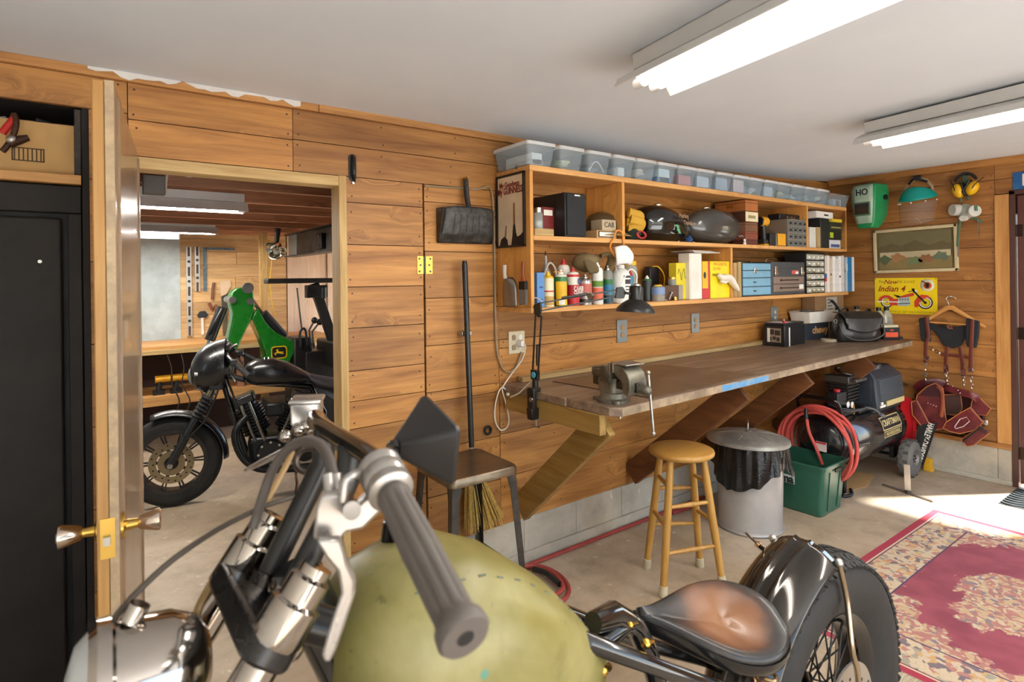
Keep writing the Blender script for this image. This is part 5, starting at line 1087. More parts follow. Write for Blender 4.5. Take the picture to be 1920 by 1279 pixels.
# ------------------------------------------------------------------ metal stool
t = T('metal_stool', 'dark brushed steel stool with flared legs standing by the wall under the broom', 'stool', (1.447, 2.325, 0), rad(-1.5)); B = t.matrix_basis
SEATM = worn('stool_seat', (138, 118, 94), (106, 94, 80), .28, .75, .5, 6); LEGM = worn('stool_leg', (88, 84, 78), (58, 54, 50), .4, .7, .5, 8)
hs, SH = .178, .755
def sq(s_, z, r=.035): return [(x, y, z) for x, y in rrect(2 * s_, 2 * s_, r, 5)]
q = MB(B); q.loft([sq(hs + .002, SH - .038), sq(hs + .002, SH - .008), sq(hs - .004, SH), sq(hs - .03, SH - .002), sq(.06, SH - .006)], (0, 1)); q.loft([sq(hs + .002, SH - .038), sq(hs - .001, SH - .038), sq(hs - .001, SH - .01)], (0, 0)); q.build('seat', SEATM, t, ang=50)
for sx in (-1, 1):
    for sy in (-1, 1):
        q = MB(B); a = V((sx * (hs - .012), sy * (hs - .012), SH - .01)); b = V((sx * (hs + .035), sy * (hs + .035), 0))
        d1, d2 = V((-sx, 0, 0)), V((0, -sy, 0))
        for dd in (d1, d2):
            q.loft([[a, a + dd * .055, a + dd * .055 + V((-sx, -sy, 0)) * .002, a + V((-sx, -sy, 0)) * .003], [lerp(a, b, .12), lerp(a, b, .12) + dd * .036, lerp(a, b, .12) + dd * .036 + V((-sx, -sy, 0)) * .002, lerp(a, b, .12) + V((-sx, -sy, 0)) * .003], [b, b + dd * .026, b + dd * .026 + V((-sx, -sy, 0)) * .002, b + V((-sx, -sy, 0)) * .003]])
        q.build('leg', LEGM, t)
for a, b in (((-1, -1), (1, -1)), ((1, -1), (1, 1)), ((1, 1), (-1, 1)), ((-1, 1), (-1, -1))):
    q = MB(B); k = hs + .018; q.bar((a[0] * k, a[1] * k, .25), (b[0] * k, b[1] * k, .25), .008, .026); q.build('stretcher', LEGM, t)
# ------------------------------------------------------------------ wooden stool
SW = wood('honey_wood', (196, 138, 56), (228, 176, 92), (150, 96, 40), 2, .38, .0, .8); SWX = wood('honey_seat', (200, 142, 62), (226, 172, 90), (150, 96, 40), 0, .35, .0, .8)
feet = [at(1212, 1064, Z=0), at(1243, 1119, Z=0), at(1355, 1098, Z=0), at(1313, 1062, Z=0)]
cx_ = sum(p.x for p in feet) / 4; cy_ = sum(p.y for p in feet) / 4; SZ = .70
t = T('wooden_stool', 'round honey coloured wooden stool with turned legs standing beside the trash can', 'stool', (cx_, cy_, 0)); c = V((cx_, cy_, 0))
sc2 = at(1273, 858, Z=SZ - .02)
q = MB(Mx.Translation((cx_, cy_, 0))); q.lathe([(.12, SZ - .036), (.155, SZ - .034), (.168, SZ - .026), (.171, SZ - .016), (.168, SZ - .006), (.158, SZ), (.01, SZ - .002)], 40); q.build('seat', SWX, t, ang=60)
leg = {}
tops = []
for i, p in enumerate(feet):
    a = lerp(c, p, .55); a.z = SZ - .03; tops.append(a)
    def L_(z, a=a, p=p): return lerp(p, a, z / (SZ - .03))
    leg[i] = L_
    q = MB(); q.tube([L_(0), L_(.06), L_(.30), L_(.55), L_(SZ - .034)], [.0165, .018, .021, .0195, .017], 14); lo = q.build('leg', SW, t)
    q = MB(); q.tube([L_(0), L_(.005), L_(.05), L_(.052)], [.021, .023, .022, .019], 14); q.build('taped_foot', M('masking_tape', (196, 182, 150), .7), lo)
for i, j, z in ((0, 1, .33), (0, 1, .53), (1, 2, .205), (1, 2, .43), (2, 3, .33), (2, 3, .53), (3, 0, .25), (3, 0, .455)):
    q = MB(); q.tube([leg[i](z), lerp(leg[i](z), leg[j](z), .5), leg[j](z)], [.009, .0125, .009], 10); q.build('stretcher', SW, t)
# ------------------------------------------------------------------ trash can
tc = V((3.47, 2.11, 0)); t = T('trash_can', 'galvanized steel trash can with lid and black bag under the bench', 'trash can', tc); B = t.matrix_basis
GALV = worn('galvanized_can', (190, 186, 180), (168, 164, 160), .38, .3, .5, 3); LIDG = worn('galvanized_lid', (172, 167, 158), (134, 130, 122), .42, .4, .5, 7)
q = MB(B); pr = [(.192, 0), (.198, .004), (.198, .018), (.192, .022)]
q.lathe(pr + [(.194, .06), (.205, .52)], 48, cap=(1, 0)); q.build('can_body', GALV, t)
q = MB(B); q.torus(.197, .008, Mx.Translation((0, 0, .012)), n=48, k=8); q.build('base_ring', GALV, t)
BAGM = M('bag_black', (18, 18, 19), .22, var=.3, bump=.5, vs=14)
q = MB(B)
def bagf(u, v):
    f = 2 * pi * u
    drop = .16 + .13 * max(0, cos(f - rad(190))) ** 3 + .06 * max(0, cos(f - rad(318))) ** 6 + .012 * sin(5 * f) + .008 * sin(13 * f)
    r = .222 + .012 * v + .010 * v * sin(11 * f + 3 * v) + .006 * sin(23 * f) + .05 * v * max(0, cos(f - rad(340))) ** 4
    return (r * cos(f), r * sin(f), .565 - drop * v)
q.grid(bagf, 120, 14); q.build('bin_bag', BAGM, t, ang=60)
q = MB(B)
q.loft([[bagf(.94 + .02 * k, .75)for k in (0, 1)] + [V(bagf(.96, .75)) + V((.015, .0, 0)), V(bagf(.94, .75)) + V((.012, 0, 0))], [V(bagf(.945, 1)) + V((.05, -.01, -.05)), V(bagf(.955, 1)) + V((.055, 0, -.05)), V(bagf(.955, 1)) + V((.06, 0, -.05)), V(bagf(.945, 1)) + V((.055, -.01, -.05))]]); q.build('bag_tail', BAGM, t)
lp = Mx.Translation((tc.x - .015, tc.y + .0, .548)) @ Mx.Rotation(rad(2), 4, 'Y')
q = MB(lp); q.lathe([(.248, 0), (.254, .004), (.252, .022), (.244, .03), (.232, .033), (.20, .044), (.12, .060), (.05, .064), (.004, .064)], 48, cap=(0, 0)); lid = q.build('lid', LIDG, t)
for i in range(6):
    a = rad(60 * i + 15); q = MB(lp); q.tube([(r * cos(a), r * sin(a), z) for r, z in ((.07, .062), (.13, .058), (.20, .044))], [.003, .006, .003], 6, flat=.6); q.build('stamped_rib', LIDG, lid)
q = MB(lp); q.torus(.040, .0042, Mx.Translation((0, 0, .098)) @ Mx.Rotation(rad(90), 4, 'X') @ Mx.Rotation(rad(30), 4, 'Y'), n=24, k=8); q.box((0, 0, .064), (.06, .02, .006)); q.build('ring_handle', STEEL, lid)
# ------------------------------------------------------------------ green bin
t = T('recycling_bin', 'dark green plastic recycling bin on the floor between trash can and compressor', 'bin', (4.075, 2.06, 0), rad(1)); B = t.matrix_basis
GP = M('bin_green', (44, 92, 72), .38, var=.08)
q = MB(B); W0, D0, W1, D1, HB = .31, .36, .345, .42, .345
q.loft([[(x, y, z) for x, y in rrect(a, b, .025, 4)] for a, b, z in ((W0 - .02, D0 - .02, 0), (W0, D0, .01), (W1, D1, HB - .03), (W1 + .016, D1 + .016, HB - .028), (W1 + .022, D1 + .022, HB - .004), (W1 + .016, D1 + .016, HB), (W1 - .004, D1 - .004, HB), (W1 - .008, D1 - .008, HB - .03), (W0 - .01, D0 - .01, .012))]); q.build('bin_shell', GP, t)
for s_ in (-1, 1):
    for x in (-.07, .07):
        q = MB(B); q.bar((x, s_ * (D0 / 2 + .002), .03), (x * 1.1, s_ * (D1 / 2 - .002), HB - .05), .012, .008); q.build('rib', GP, t)
q = MB(B); q.box((.02, -D1 / 2 - .010, HB - .045), (.09, .008, .022)); q.build('grip_recess', M('bin_dark', (14, 32, 26), .6), t)
q = MB(B); q.loft([[(-W1 / 2 - .008, y, z) for y, z in ((.19, .19), (-.02, .19), (-.02, .245), (.19, .245))], [(-W1 / 2 - .004, y, z) for y, z in ((.19, .19), (-.02, .19), (-.02, .245), (.19, .245))]]); q.build('label_patch', M('label_grey_green', (200, 206, 200), .5), t)
q = MB(B); q.text('Cema', .075, planeM((-W1 / 2 - .009, .075, .218), (0, -1, 0), (0, 0, 1)), .0005, off=.003); q.build('lettering', M('label_ink', (34, 44, 40), .5), t)
# ------------------------------------------------------------------ air compressor
cy, cz, R = 2.05, .40, .205
t = T('air_compressor', 'black wheeled air compressor with louvred grey shroud under the right end of the bench', 'compressor', (4.8, cy, 0))
TKM = M('tank_gloss_black', (22, 22, 24), .22, var=.2, **{'Coat Weight': .5})
q = MB(); q.lathe([(.004, -.10), (.07, -.094), (.14, -.07), (.185, -.035), (R, .01), (R, .95), (.185, .99), (.14, 1.02), (.07, 1.045), (.004, 1.05)], 40, axM((4.34, cy, cz), (1, 0, 0))); q.build('air_tank', TKM, t, ang=50)
for x in (4.42, 5.22):
    q = MB(); q.torus(R + .001, .004, axM((x, cy, cz), (1, 0, 0)), n=40, k=6); q.build('weld_seam', TKM, t)
def wrapped(name, mat, fn, out):
    q = MB(); fn(q); xs0, th0 = 5.02, rad(14)
    q.v = [V((xs0 + p.x, cy - (R + out + p.z) * cos(th0 + p.y / R), cz + (R + out + p.z) * sin(th0 + p.y / R))) for p in q.v]; return q.build(name, mat, t)
def gridrect(x0, x1, y0, y1): return lambda q: q.grid(lambda u, v: (lerp(x0, x1, u), lerp(y0, y1, v), 0), 2, 10)
GOLD = M('decal_gold', (206, 188, 132), .4)
wrapped('decal', GOLD, gridrect(-.17, .17, -.02, .08), .0012); wrapped('decal_field', M('decal_black', (28, 28, 28), .4), gridrect(-.160, .160, -.012, .072), .002); wrapped('lettering', GOLD, lambda q: q.text('CRAFTSMAN', .062, Mx.Translation((0, .030, 0)), .0003, sx=.86, off=.0012), .0027)
wrapped('decal', GOLD, gridrect(-.16, .16, -.075, -.026), .0012); wrapped('decal_field', M('decal_black', (28, 28, 28), .4), gridrect(-.153, .153, -.069, -.032), .002); wrapped('lettering', GOLD, lambda q: q.text('PROFESSIONAL', .034, Mx.Translation((0, -.051, 0)), .0003, sx=1.0, sp=1.15, off=.0008), .0027)
q = MB(); q.bx(4.38, 4.62, cy - .11, cy + .11, cz + R - .015, cz + R + .012); q.bx(4.62, 5.30, cy - .13, cy + .13, cz + R - .02, cz + R + .012); q.build('mount_plate', BLACK, t, bevel=.004)
SHR = M('shroud_charcoal', (52, 58, 66), .42, var=.08)
q = MB(); zs0, zs1 = cz + R - .06, .885
x0, x1, y0, y1 = 4.84, 5.34, 1.90, 2.16
q.loft([[(x0, y0 + .02, zs0), (x1, y0 + .02, zs0), (x1, y1, zs0), (x0, y1, zs0)], [(x0, y0 - .02, zs0 + .05), (x1, y0 - .02, zs0 + .05), (x1, y1, zs0 + .05), (x0, y1, zs0 + .05)], [(x0 + .01, y0, zs1 - .07), (x1 - .01, y0, zs1 - .07), (x1 - .01, y1, zs1 - .07), (x0 + .01, y1, zs1 - .07)], [(x0 + .04, y0 + .07, zs1), (x1 - .04, y0 + .07, zs1), (x1 - .04, y1 - .02, zs1), (x0 + .04, y1 - .02, zs1)]]); so_ = q.build('motor_shroud', SHR, t, bevel=.012, seg=3)
for i in range(15):
    z = lerp(zs0 + .105, zs1 - .085, i / 14); yy_ = lerp(y0 - .02, y0, (z - zs0 - .05) / (zs1 - .07 - zs0 - .05))
    q = MB(); q.bx(x0 + .05, x1 - .02, yy_ - .010, yy_ + .004, z - .004, z + .004); q.build('louvre', M('louvre_grey', (84, 90, 98), .4), so_, bevel=.001)
    q = MB(); q.bx(x0 - .006, x0 + .012, y0 + .03, y1 - .02, z - .004, z + .004); q.build('louvre', SHR, so_, bevel=.001)
q = MB(); q.bx(x0 + .06, x0 + .26, y0 + .05, y0 + .14, zs1 - .02, zs1 + .018); q.build('raised_badge', SHR, so_, bevel=.006)
q = MB(); q.text('mod', .05, planeM((x0 + .16, y0 + .048, zs1 + .002), (1, 0, 0), (0, .0, 1)), .0006); q.build('badge_lettering', M('badge_grey', (170, 176, 184), .4), so_)
q = MB(); yy_ = y0 - .021; q.bx(x0 + .16, x1 - .01, yy_ - .003, yy_ + .01, zs0 + .048, zs0 + .088); q.build('gold_strip', GOLD, so_); q = MB(); q.bx(x0 + .04, x0 + .13, yy_ - .003, yy_ + .01, zs0 + .050, zs0 + .066); q.bx(x0 + .06, x0 + .09, yy_ - .003, yy_ + .01, zs0 + .07, zs0 + .09); q.build('small_print', PAPER, so_)
q = MB()
for i in range(7): q.bx(4.60, 4.80, 1.99, 2.15, .64 + .025 * i, .652 + .025 * i)
q.bx(4.62, 4.78, 2.01, 2.13, .62, .80); q.build('pump_cylinder', M('cast_dark', (54, 50, 46), .45, .5), t)
q = MB(); q.bx(4.59, 4.81, 1.98, 2.16, .80, .85); q.cyl((4.62, 1.95, .82), (4.80, 1.95, .82), .016, n=10); q.build('cylinder_head', M('head_metal', (94, 92, 90), .35, .6), t, bevel=.005)
q = MB(); q.torus(.07, .009, Mx.Translation((4.70, 2.05, .875)) @ Mx.Rotation(rad(15), 4, 'X'), n=28, k=8); q.build('copper_line', GUNMETAL, t)
q = MB(); q.bx(4.42, 4.56, 1.98, 2.06, .64, .75); q.build('pressure_switch', BLACK, t, bevel=.008); q = MB(); q.cyl((4.49, 2.02, .75), (4.49, 2.02, .768), .022, n=14); q.build('red_knob', REDM, t)
for x, z in ((4.52, .66), (4.585, .65)):
    q = MB(); q.cyl((x, 1.985, z), (x, 1.955, z), .026, n=18); q.build('pressure_gauge', STEEL, t); q = MB(); q.cyl((x, 1.956, z), (x, 1.953, z), .022, n=18); q.build('gauge_face', WHITE, t)
q = MB(); q.cyl((4.55, 1.99, .62), (4.62, 1.95, .60), .008, n=8); q.cyl((4.60, 1.95, .58), (4.60, 1.95, .65), .007, n=8); q.build('brass_valve', BRASS, t)
q = MB(); q.tube(spline([(4.32, 2.20, .56), (4.26, 2.20, .70), (4.24, 2.16, .73), (4.24, 1.95, .73), (4.26, 1.91, .70), (4.33, 1.90, .54)], 6), .014, 10); q.build('carry_handle', BLKGLOSS, t)
for i, f in enumerate((0, 1, 2, 3)):
    q = MB(); q.torus(.10 + .012 * (i % 2), .007, Mx.Translation((4.55, 1.98, .622 + .010 * i)) @ Mx.Scale(1.35, 4, (1, 0, 0)) @ Mx.Rotation(rad(4 * i - 6), 4, 'X'), n=30, k=7); q.build('power_cord', M('cord_charcoal', (44, 46, 50), .5), t)
q = MB(); q.tube(spline([(4.66, 1.93, .63), (4.74, 1.87, .61), (4.80, 1.85, .57)], 6), .007, 7); q.cyl((4.80, 1.85, .57), (4.84, 1.84, .545), .014, n=10); q.build('plug', M('plug_grey', (90, 92, 94), .5), t)
def wheel(x, y):
    q = MB(); M_ = axM((x, y, .146), (0, -1, 0)); q.lathe([(.07, -.045), (.11, -.05), (.137, -.035), (.146, -.012), (.146, .012), (.137, .035), (.11, .05), (.07, .045)], 40, M_, (0, 0)); w_ = q.build('wheel', M('grey_tyre', (106, 104, 100), .8, var=.15, bump=.4), t)
    for i in range(26):
        a = 2 * pi * i / 26; q = MB(M_ @ Mx.Rotation(a, 4, 'Z')); q.box((.146, 0, (.018 if i % 2 else -.018)), (.008, .022, .034)); q.build('tread_block', M('tread_grey', (84, 82, 78), .85), w_)
    q = MB(M_); q.lathe([(.004, .030), (.03, .034), (.035, .02), (.06, .018), (.074, .044), (.078, .04)], 28, cap=(1, 0)); q.build('hub', M('hub_grey', (128, 126, 122), .4, .5), w_)
    for i in range(4):
        q = MB(M_ @ Mx.Rotation(pi / 2 * i, 4, 'Z')); q.cyl((.022, 0, .03), (.022, 0, .042), .006, n=8); q.build('lug_bolt', GUNMETAL, w_)
wheel(5.30, 1.835); wheel(5.30, 2.27)
q = MB(); q.cyl((5.30, 1.82, .146), (5.30, 2.28, .146), .012, n=10); q.bx(5.22, 5.36, 1.92, 1.95, .14, .25); q.bx(5.22, 5.36, 2.14, 2.17, .14, .25); q.build('axle_bracket', BLACK, t)
q = MB(); q.bx(4.50, 4.54, 1.98, 2.12, .0, .215); q.build('front_foot', BLACK, t, bevel=.004)
q = MB(); q.bx(4.205, 4.215, 1.97, 2.04, .365, .43); q.build('warning_tag', M('tag_white', (214, 200, 190), .5), t)
q = MB(); q.bx(4.203, 4.206, 1.97, 2.04, .418, .43); q.build('tag_red_band', REDM, t)
# red hose coiled over the tank end
RUB = M('red_hose', (204, 82, 72), .5, var=.08)
t = T('air_hose', 'red rubber air hose coiled over the left end of the compressor', 'hose', (4.25, cy, .2))
for i in range(6):
    q = MB(); rr_ = .20 + .014 * (i % 3); cx2 = 4.335 - .028 * i - .005; ph = i * 1.1
    pts = [(cx2 + .03 * sin(2 * a + ph), cy - .0 + (rr_ + .03 + .012 * sin(3 * a + ph)) * cos(a), cz - .0 + (rr_ + .045) * sin(a) - .02 * (i % 2)) for a in [2 * pi * k / 36 for k in range(36)]]
    q.tube(pts, .0115, 8, closed=True); q.build('hose_loop', RUB, t)
q = MB(); q.tube(spline([(4.16, 2.08, .585), (4.15, 2.06, .50), (4.16, 2.02, .40), (4.19, 1.99, .28)], 6), .0115, 8); q.build('hose_end', RUB, t)
q = MB(); q.tube([(4.17, 2.09, .66), (4.16, 2.085, .585)], [.012, .015], 10); q.build('black_sleeve', BLACK, t)
q = MB(); q.tube(spline([(4.15, 2.1, .16), (4.10, 2.02, .14), (4.12, 1.9, .2)], 5), .0115, 8)
# red panel, black lettered flap and yellow block by the wall
t = T('plastic_sheet', 'bright red plastic panel leaning behind the compressor wheel', 'panel', (5.52, 2.1, 0))
P_ = [at(x, y, X=5.50) for x, y in ((1689, 742), (1708, 748), (1719, 788), (1716, 828), (1690, 830), (1700, 790))]
q = MB(); q.loft([[p + V((d, 0, 0)) for p in (P_[0], P_[1], P_[2], P_[3], V((5.5, P_[3].y, .0)), V((5.5, P_[0].y + .03, .0)), V((5.5, P_[0].y + .02, P_[4].z)))] for d in (0, .012)]); q.build('panel_sheet', M('red_plastic', (214, 34, 44), .4), t, bevel=.002)
q = MB(); q.tube([V((5.494, P_[2].y + .02, P_[2].z)), V((5.494, P_[3].y + .02, .03))], .006, 6); q.build('edge_bead', M('red_plastic', (214, 34, 44), .4), t)
t = T('lettered_flap', 'black triangular flap with white lettering along its edge leaning by the right wall', 'flap', (5.46, 1.9, 0))
c1, c2, c3, c4 = at(1722, 797, X=5.46), at(1756, 792, X=5.46), at(1729, 872, X=5.40), at(1712, 845, X=5.40)
q = MB(); q.loft([[p + V((d, 0, 0)) for p in (c1, c2, c3, c4)] for d in (0, .008)]); q.build('flap_sheet', M('flap_black', (24, 25, 25), .55), t)
dn = (c3 - c2); ln = dn.length; q = MB(); perp = V((0, dn.z, -dn.y)).normalized()
q.text('HARLEY-DAVIDSON', .058, planeM(lerp(c2, c3, .52) + V((-.005, 0, 0)) + perp * (.030 if perp.y > 0 else -.030), dn, perp if planeM((0, 0, 0), dn, perp).col[2][0] < 0 else -perp), .0006, sx=ln / .56, off=.0012); q.build('lettering', PAPER, t)
q = MB(); q.loft([[p + V((d, 0, 0)) for p in (c2, c3, c3 + V((0, -.008, 0)), c2 + V((0, -.008, 0)))] for d in (-.004, .008)]); q.build('flap_edge', BLACK, t)
t = T('yellow_block', 'small yellow plastic block on the floor against the right wall footing', 'block', at(1740, 876, X=5.55)); p = at(1740, 876, X=5.55); t.location = (5.56, p.y, 0)
q = MB(); q.loft([[(5.53 + .03 * (1 - s_), y, z) for y, z in ((p.y + .03, s_), (p.y - .03, s_))] + [(5.60, p.y - .03, s_), (5.60, p.y + .03, s_)] for s_ in (0, .10)]) if 0 else q.box((5.565, p.y, .05), (.06, .065, .10), top=.7); q.build('block_body', M('block_yellow', (226, 170, 36), .5), t, bevel=.004)
q = MB(); q.box((5.565, p.y, .102), (.03, .03, .006)); q.build('block_cap', M('block_yellow', (226, 170, 36), .5), t)
# floor pieces
t = T('stand_base', 'slim steel T-shaped stand with a short upright plate standing on the floor', 'stand', (4.85, 1.70, 0)); a, b = V((4.913, 1.883, .006)), V((4.82, 1.525, .006))
q = MB(); q.bar(a, b, .022, .012); q.build('foot_bar', M('aged_steel', (132, 124, 116), .4, .6), t, bevel=.002)
m_ = lerp(a, b, .52); q = MB(); q.bar(m_, m_ + V((-.005, .004, .21)), .038, .014, up=(1, .2, 0)); q.build('upright_plate', M('aged_steel_light', (176, 170, 164), .4, .6), t, bevel=.002)
q = MB(); q.cyl(m_ + V((0, 0, 0)), m_ + V((0, 0, .02)), .02, n=12); q.build('weld_boss', GUNMETAL, t)
q = MB(); q.loft([[(x, y, z) for x, y in ((4.52, 2.0), (4.78, 1.94), (5.12, 2.02), (5.02, 2.3), (4.6, 2.32))] for z in (.001, .005)]); tag(q.build('cardboard_sheet', KRAFT), 'flattened cardboard sheet on the floor under the compressor', 'cardboard')
q = MB(); q.tube(spline([(4.60, 1.98, .012), (4.50, 1.93, .014), (4.42, 1.95, .012), (4.48, 2.02, .014), (4.36, 2.04, .012)], 5), .012, 8); tag(q.build('cable_bundle', M('cable_black', (26, 26, 30), .5)), 'short black cable bundle on the floor beside the green bin', 'cable')
# hose on the floor
q = MB()
hp = [at(x, y, Z=.013) for x, y in ((1300, 925), (1262, 952), (1210, 972), (1130, 994), (1060, 1012), (1002, 1034), (950, 1058), (920, 1080), (935, 1084), (965, 1072), (1010, 1062), (1048, 1078), (1067, 1104), (1055, 1126), (1025, 1132), (985, 1136), (950, 1126), (940, 1104), (965, 1076), (1005, 1068), (1040, 1084), (1056, 1108), (1040, 1124), (1010, 1130))]
for p in hp: p.y = min(p.y, 2.565)
for i in range(18, len(hp)): hp[i].z = .034
q.tube(spline([V((3.5, 2.50, .013)), V((3.2, 2.53, .013))] + hp, 6), .0115, 9); ho = tag(q.build('floor_hose', M('dark_red_hose', (158, 62, 56), .5)), 'dark red hose running along the wall footing and coiled beside the metal stool', 'hose')
q = MB(); q.tube(spline([V((p.x, p.y, .034)) for p in (at(1000, 1067, Z=.034), at(1024, 1075, Z=.034), at(1050, 1096, Z=.034))], 6), .0145, 10); q.build('black_sleeve', BLACK, ho)
# ------------------------------------------------------------------ rug and door mat
def rugmat(L, Wd):
    t = NT('rug_pile'); tc_ = t.n('ShaderNodeTexCoord'); sp = t.n('ShaderNodeSeparateXYZ'); t.l(tc_.outputs['Object'], sp.inputs[0])
    ax = t.math('SUBTRACT', L / 2, t.math('ABSOLUTE', sp.outputs[0])); ay = t.math('SUBTRACT', Wd / 2, t.math('ABSOLUTE', sp.outputs[1])); d = t.math('MINIMUM', ax, ay)
    v = tc_.outputs['Object']
    n = t.n('ShaderNodeTexNoise', i_Scale=16, i_Detail=4); t.l(v, n.inputs['Vector'])
    mv = t.n('ShaderNodeVectorMath', operation='MULTIPLY_ADD'); mv.inputs[1].default_value = (.09, .09, .0); t.l(n.outputs['Color'], mv.inputs[0]); t.l(v, mv.inputs[2])
    def flor(scale, stops):
        vo = t.n('ShaderNodeTexVoronoi', i_Scale=scale); t.l(mv.outputs[0], vo.inputs['Vector'])
        sx = t.n('ShaderNodeSeparateColor'); t.l(vo.outputs['Color'], sx.inputs[0])
        c1 = t.ramp(sx.outputs[0], stops, 'CONSTANT')
        edge = t.n('ShaderNodeTexVoronoi', i_Scale=scale, feature='DISTANCE_TO_EDGE'); t.l(mv.outputs[0], edge.inputs['Vector'])
        ln_ = t.ramp(edge.outputs['Distance'], [(.0, (1, 1, 1)), (.06, (0, 0, 0))])
        return t.mix(.30, t.mix(t.math('MULTIPLY', ln_, .45), c1, sr((140, 104, 110))), sr((196, 168, 142)))
    CR, BG, NV, RS, GD, SG = sr((206, 190, 158)), sr((196, 166, 124)), sr((60, 58, 96)), sr((176, 100, 96)), sr((204, 156, 88)), sr((140, 146, 130))
    bord = flor(44, [(0, CR), (.36, GD), (.5, RS), (.62, NV), (.76, CR), (.9, SG)]); inner = flor(52, [(0, BG), (.3, RS), (.5, sr((166, 88, 92))), (.72, CR), (.86, sr((96, 96, 120)))])
    field = t.ramp(t.noise(v, 6, 2), [(.4, sr((140, 66, 78))), (.6, sr((158, 78, 90)))])
    lump = t.noise(v, 3.2, 5, .62, .8)
    rad_ = t.math('SQRT', t.math('ADD', t.math('POWER', t.math('DIVIDE', sp.outputs[0], L / 2), 2.0), t.math('POWER', t.math('DIVIDE', sp.outputs[1], Wd / 2), 2.0)))
    sel = t.math('ADD', t.math('MULTIPLY', t.math('ABSOLUTE', t.math('SUBTRACT', rad_, .52)), 1.7), t.math('MULTIPLY', t.math('SUBTRACT', lump, .5), 1.5))
    fm = t.ramp(sel, [(.27, (0, 0, 0)), (.30, (1, 1, 1))])
    col = t.mix(fm, field, inner)
    def below(x, c, base): return t.mix(t.math('LESS_THAN', d, x), base, c)
    col = below(.262, sr((84, 62, 92)), col); col = below(.254, bord, col); col = below(.058, sr((122, 70, 86)), col); col = below(.050, CR, col); col = below(.040, sr((168, 54, 72)), col)
    f = t.noise(v, 260, 2); b = t.bsdf(col, .95); t.bump(b, f, .5, .004); return t.m
RX0, RX1, RY0, RY1 = 2.66, 4.66, .14, 1.475
q = MB()
def rugf(u, v): return (lerp(RX0, RX1, u), lerp(RY0, RY1, v), .004 + .006 * min(1, 8 * min(u, 1 - u, v, 1 - v)) + .0015 * sin(9 * u + 4 * v))
q.grid(rugf, 40, 28)
b0 = len(q.v); n_ = 41
q.loft([[(RX0, RY0, .0005), (RX1, RY0, .0005), (RX1, RY1, .0005), (RX0, RY1, .0005)], [(RX0, RY0, .004), (RX1, RY0, .004), (RX1, RY1, .004), (RX0, RY1, .004)]], (1, 0))
rug = q.build('persian_rug', rugmat(RX1 - RX0, RY1 - RY0)); tag(rug, 'red and cream floral rug spread on the concrete floor by the side door', 'rug')
q = MB(); k = 0
for i in range(260):
    y = lerp(RY0, RY1, (i + .5) / 260)
    for x0, s_ in ((RX0, -1), (RX1, 1)): q.bar((x0, y, .004), (x0 + s_ * random.uniform(.045, .075), y + random.uniform(-.012, .012), .003), .0022, .0022)
tag(q.build('fringe', M('fringe_cream', (206, 192, 164), .95), rug), kind='stuff')
t = T('door_mat', 'dark grey ribbed metal door mat lying before the brown side door', 'mat', (5.37, .92, 0)); q = MB()
q.bx(5.14, 5.60, .48, 1.24, .001, .004); q.build('mat_base', M('mat_dark', (44, 50, 52), .6), t)
q = MB()
for i in range(9): q.tube([(5.16 + .052 * i + .012 * sin(k * 1.6), .49 + .037 * k, .008) for k in range(21)], .007, 6)
q.build('mat_ribs', M('mat_grey', (84, 92, 94), .45, .4), t)
# ------------------------------------------------------------------ things hung on the right wall
def rwp(x, y, d=.0): return at(x, y, X=WX - d)
RM0 = planeM((WX, 0, 0), (0, -1, 0), (0, 0, 1))       # local x = right in view (-Y), y = up, z = out of the wall
def L2(x, y, d=.0): p = rwp(x, y, d); return (-p.y, p.z)
def poly(pts, d0, th, q): q.prism([L2(x, y, d0) for x, y in pts], th, z0=d0); return q
def pt(x, y, d): p = L2(x, y, d); return RM0 @ V((p[0], p[1], d))
# welding helmet
o = rwp(1634, 428, .12); t = T('welding_helmet', 'pale green welding helmet with black letters on its brow hung by the ceiling corner', 'helmet', (WX - .14, o.y, o.z), rad(-99)); B = t.matrix_basis
PG = worn('helmet_pale_green', (186, 208, 188), (158, 188, 164), .45, 0, .5, 8); BG_ = M('helmet_green', (30, 140, 84), .38, var=.12)
hh = rwp(1625, 347, .14).z - o.z
q = MB(B); prof = [(0, .060, .055, -.03), (.10, .075, .075, -.01), (.28, .092, .10, 0), (.62, .105, .11, 0), (.86, .105, .11, .0), (.97, .095, .10, .01), (1, .08, .085, .015)]
rings = [[(x * w_, y * d_ + oy, z * hh) for x, y in rrect(2, 2, .22, 4)] for z, w_, d_, oy in prof]
q.loft(rings); q.build('helmet_shell', BG_, t)
q = MB(B); q.loft([[(x * w_ * .97, -d_ + oy - .0035 - .004 * (1 - abs(x) ** 4), z * hh) for x in (-.9, -.5, 0, .5, .9)] for z, w_, d_, oy in prof[1:6]], (0, 0), False); q.build('front_plate', PG, t, solid=.004)
q = MB(B); q.bx(-.070, .070, -.123, -.108, hh * .27, hh * .58); q.build('lens_frame', M('helmet_frame', (90, 120, 96), .5), t, bevel=.004)
q = MB(B); q.bx(-.058, .058, -.127, -.120, hh * .305, hh * .545); q.build('dark_lens', M('dark_lens', (52, 44, 40), .12), t)
q = MB(B); q.text('HO', .075, planeM((.0, -.1195, hh * .80), (1, 0, 0), (0, 0, 1)), .0006, sx=.9, off=.002); q.build('lettering', BLACK, t)
for s_ in (-1, 1):
    q = MB(B); q.cyl((s_ * .100, .03, hh * .68), (s_ * .120, .03, hh * .68), .022, n=14); q.build('side_knob', BLACK, t)
q = MB(B); q.tube([(0, .10, hh * .95), (0, .16, hh * .97)], .008, 8); q.build('hook', BLACK, t)
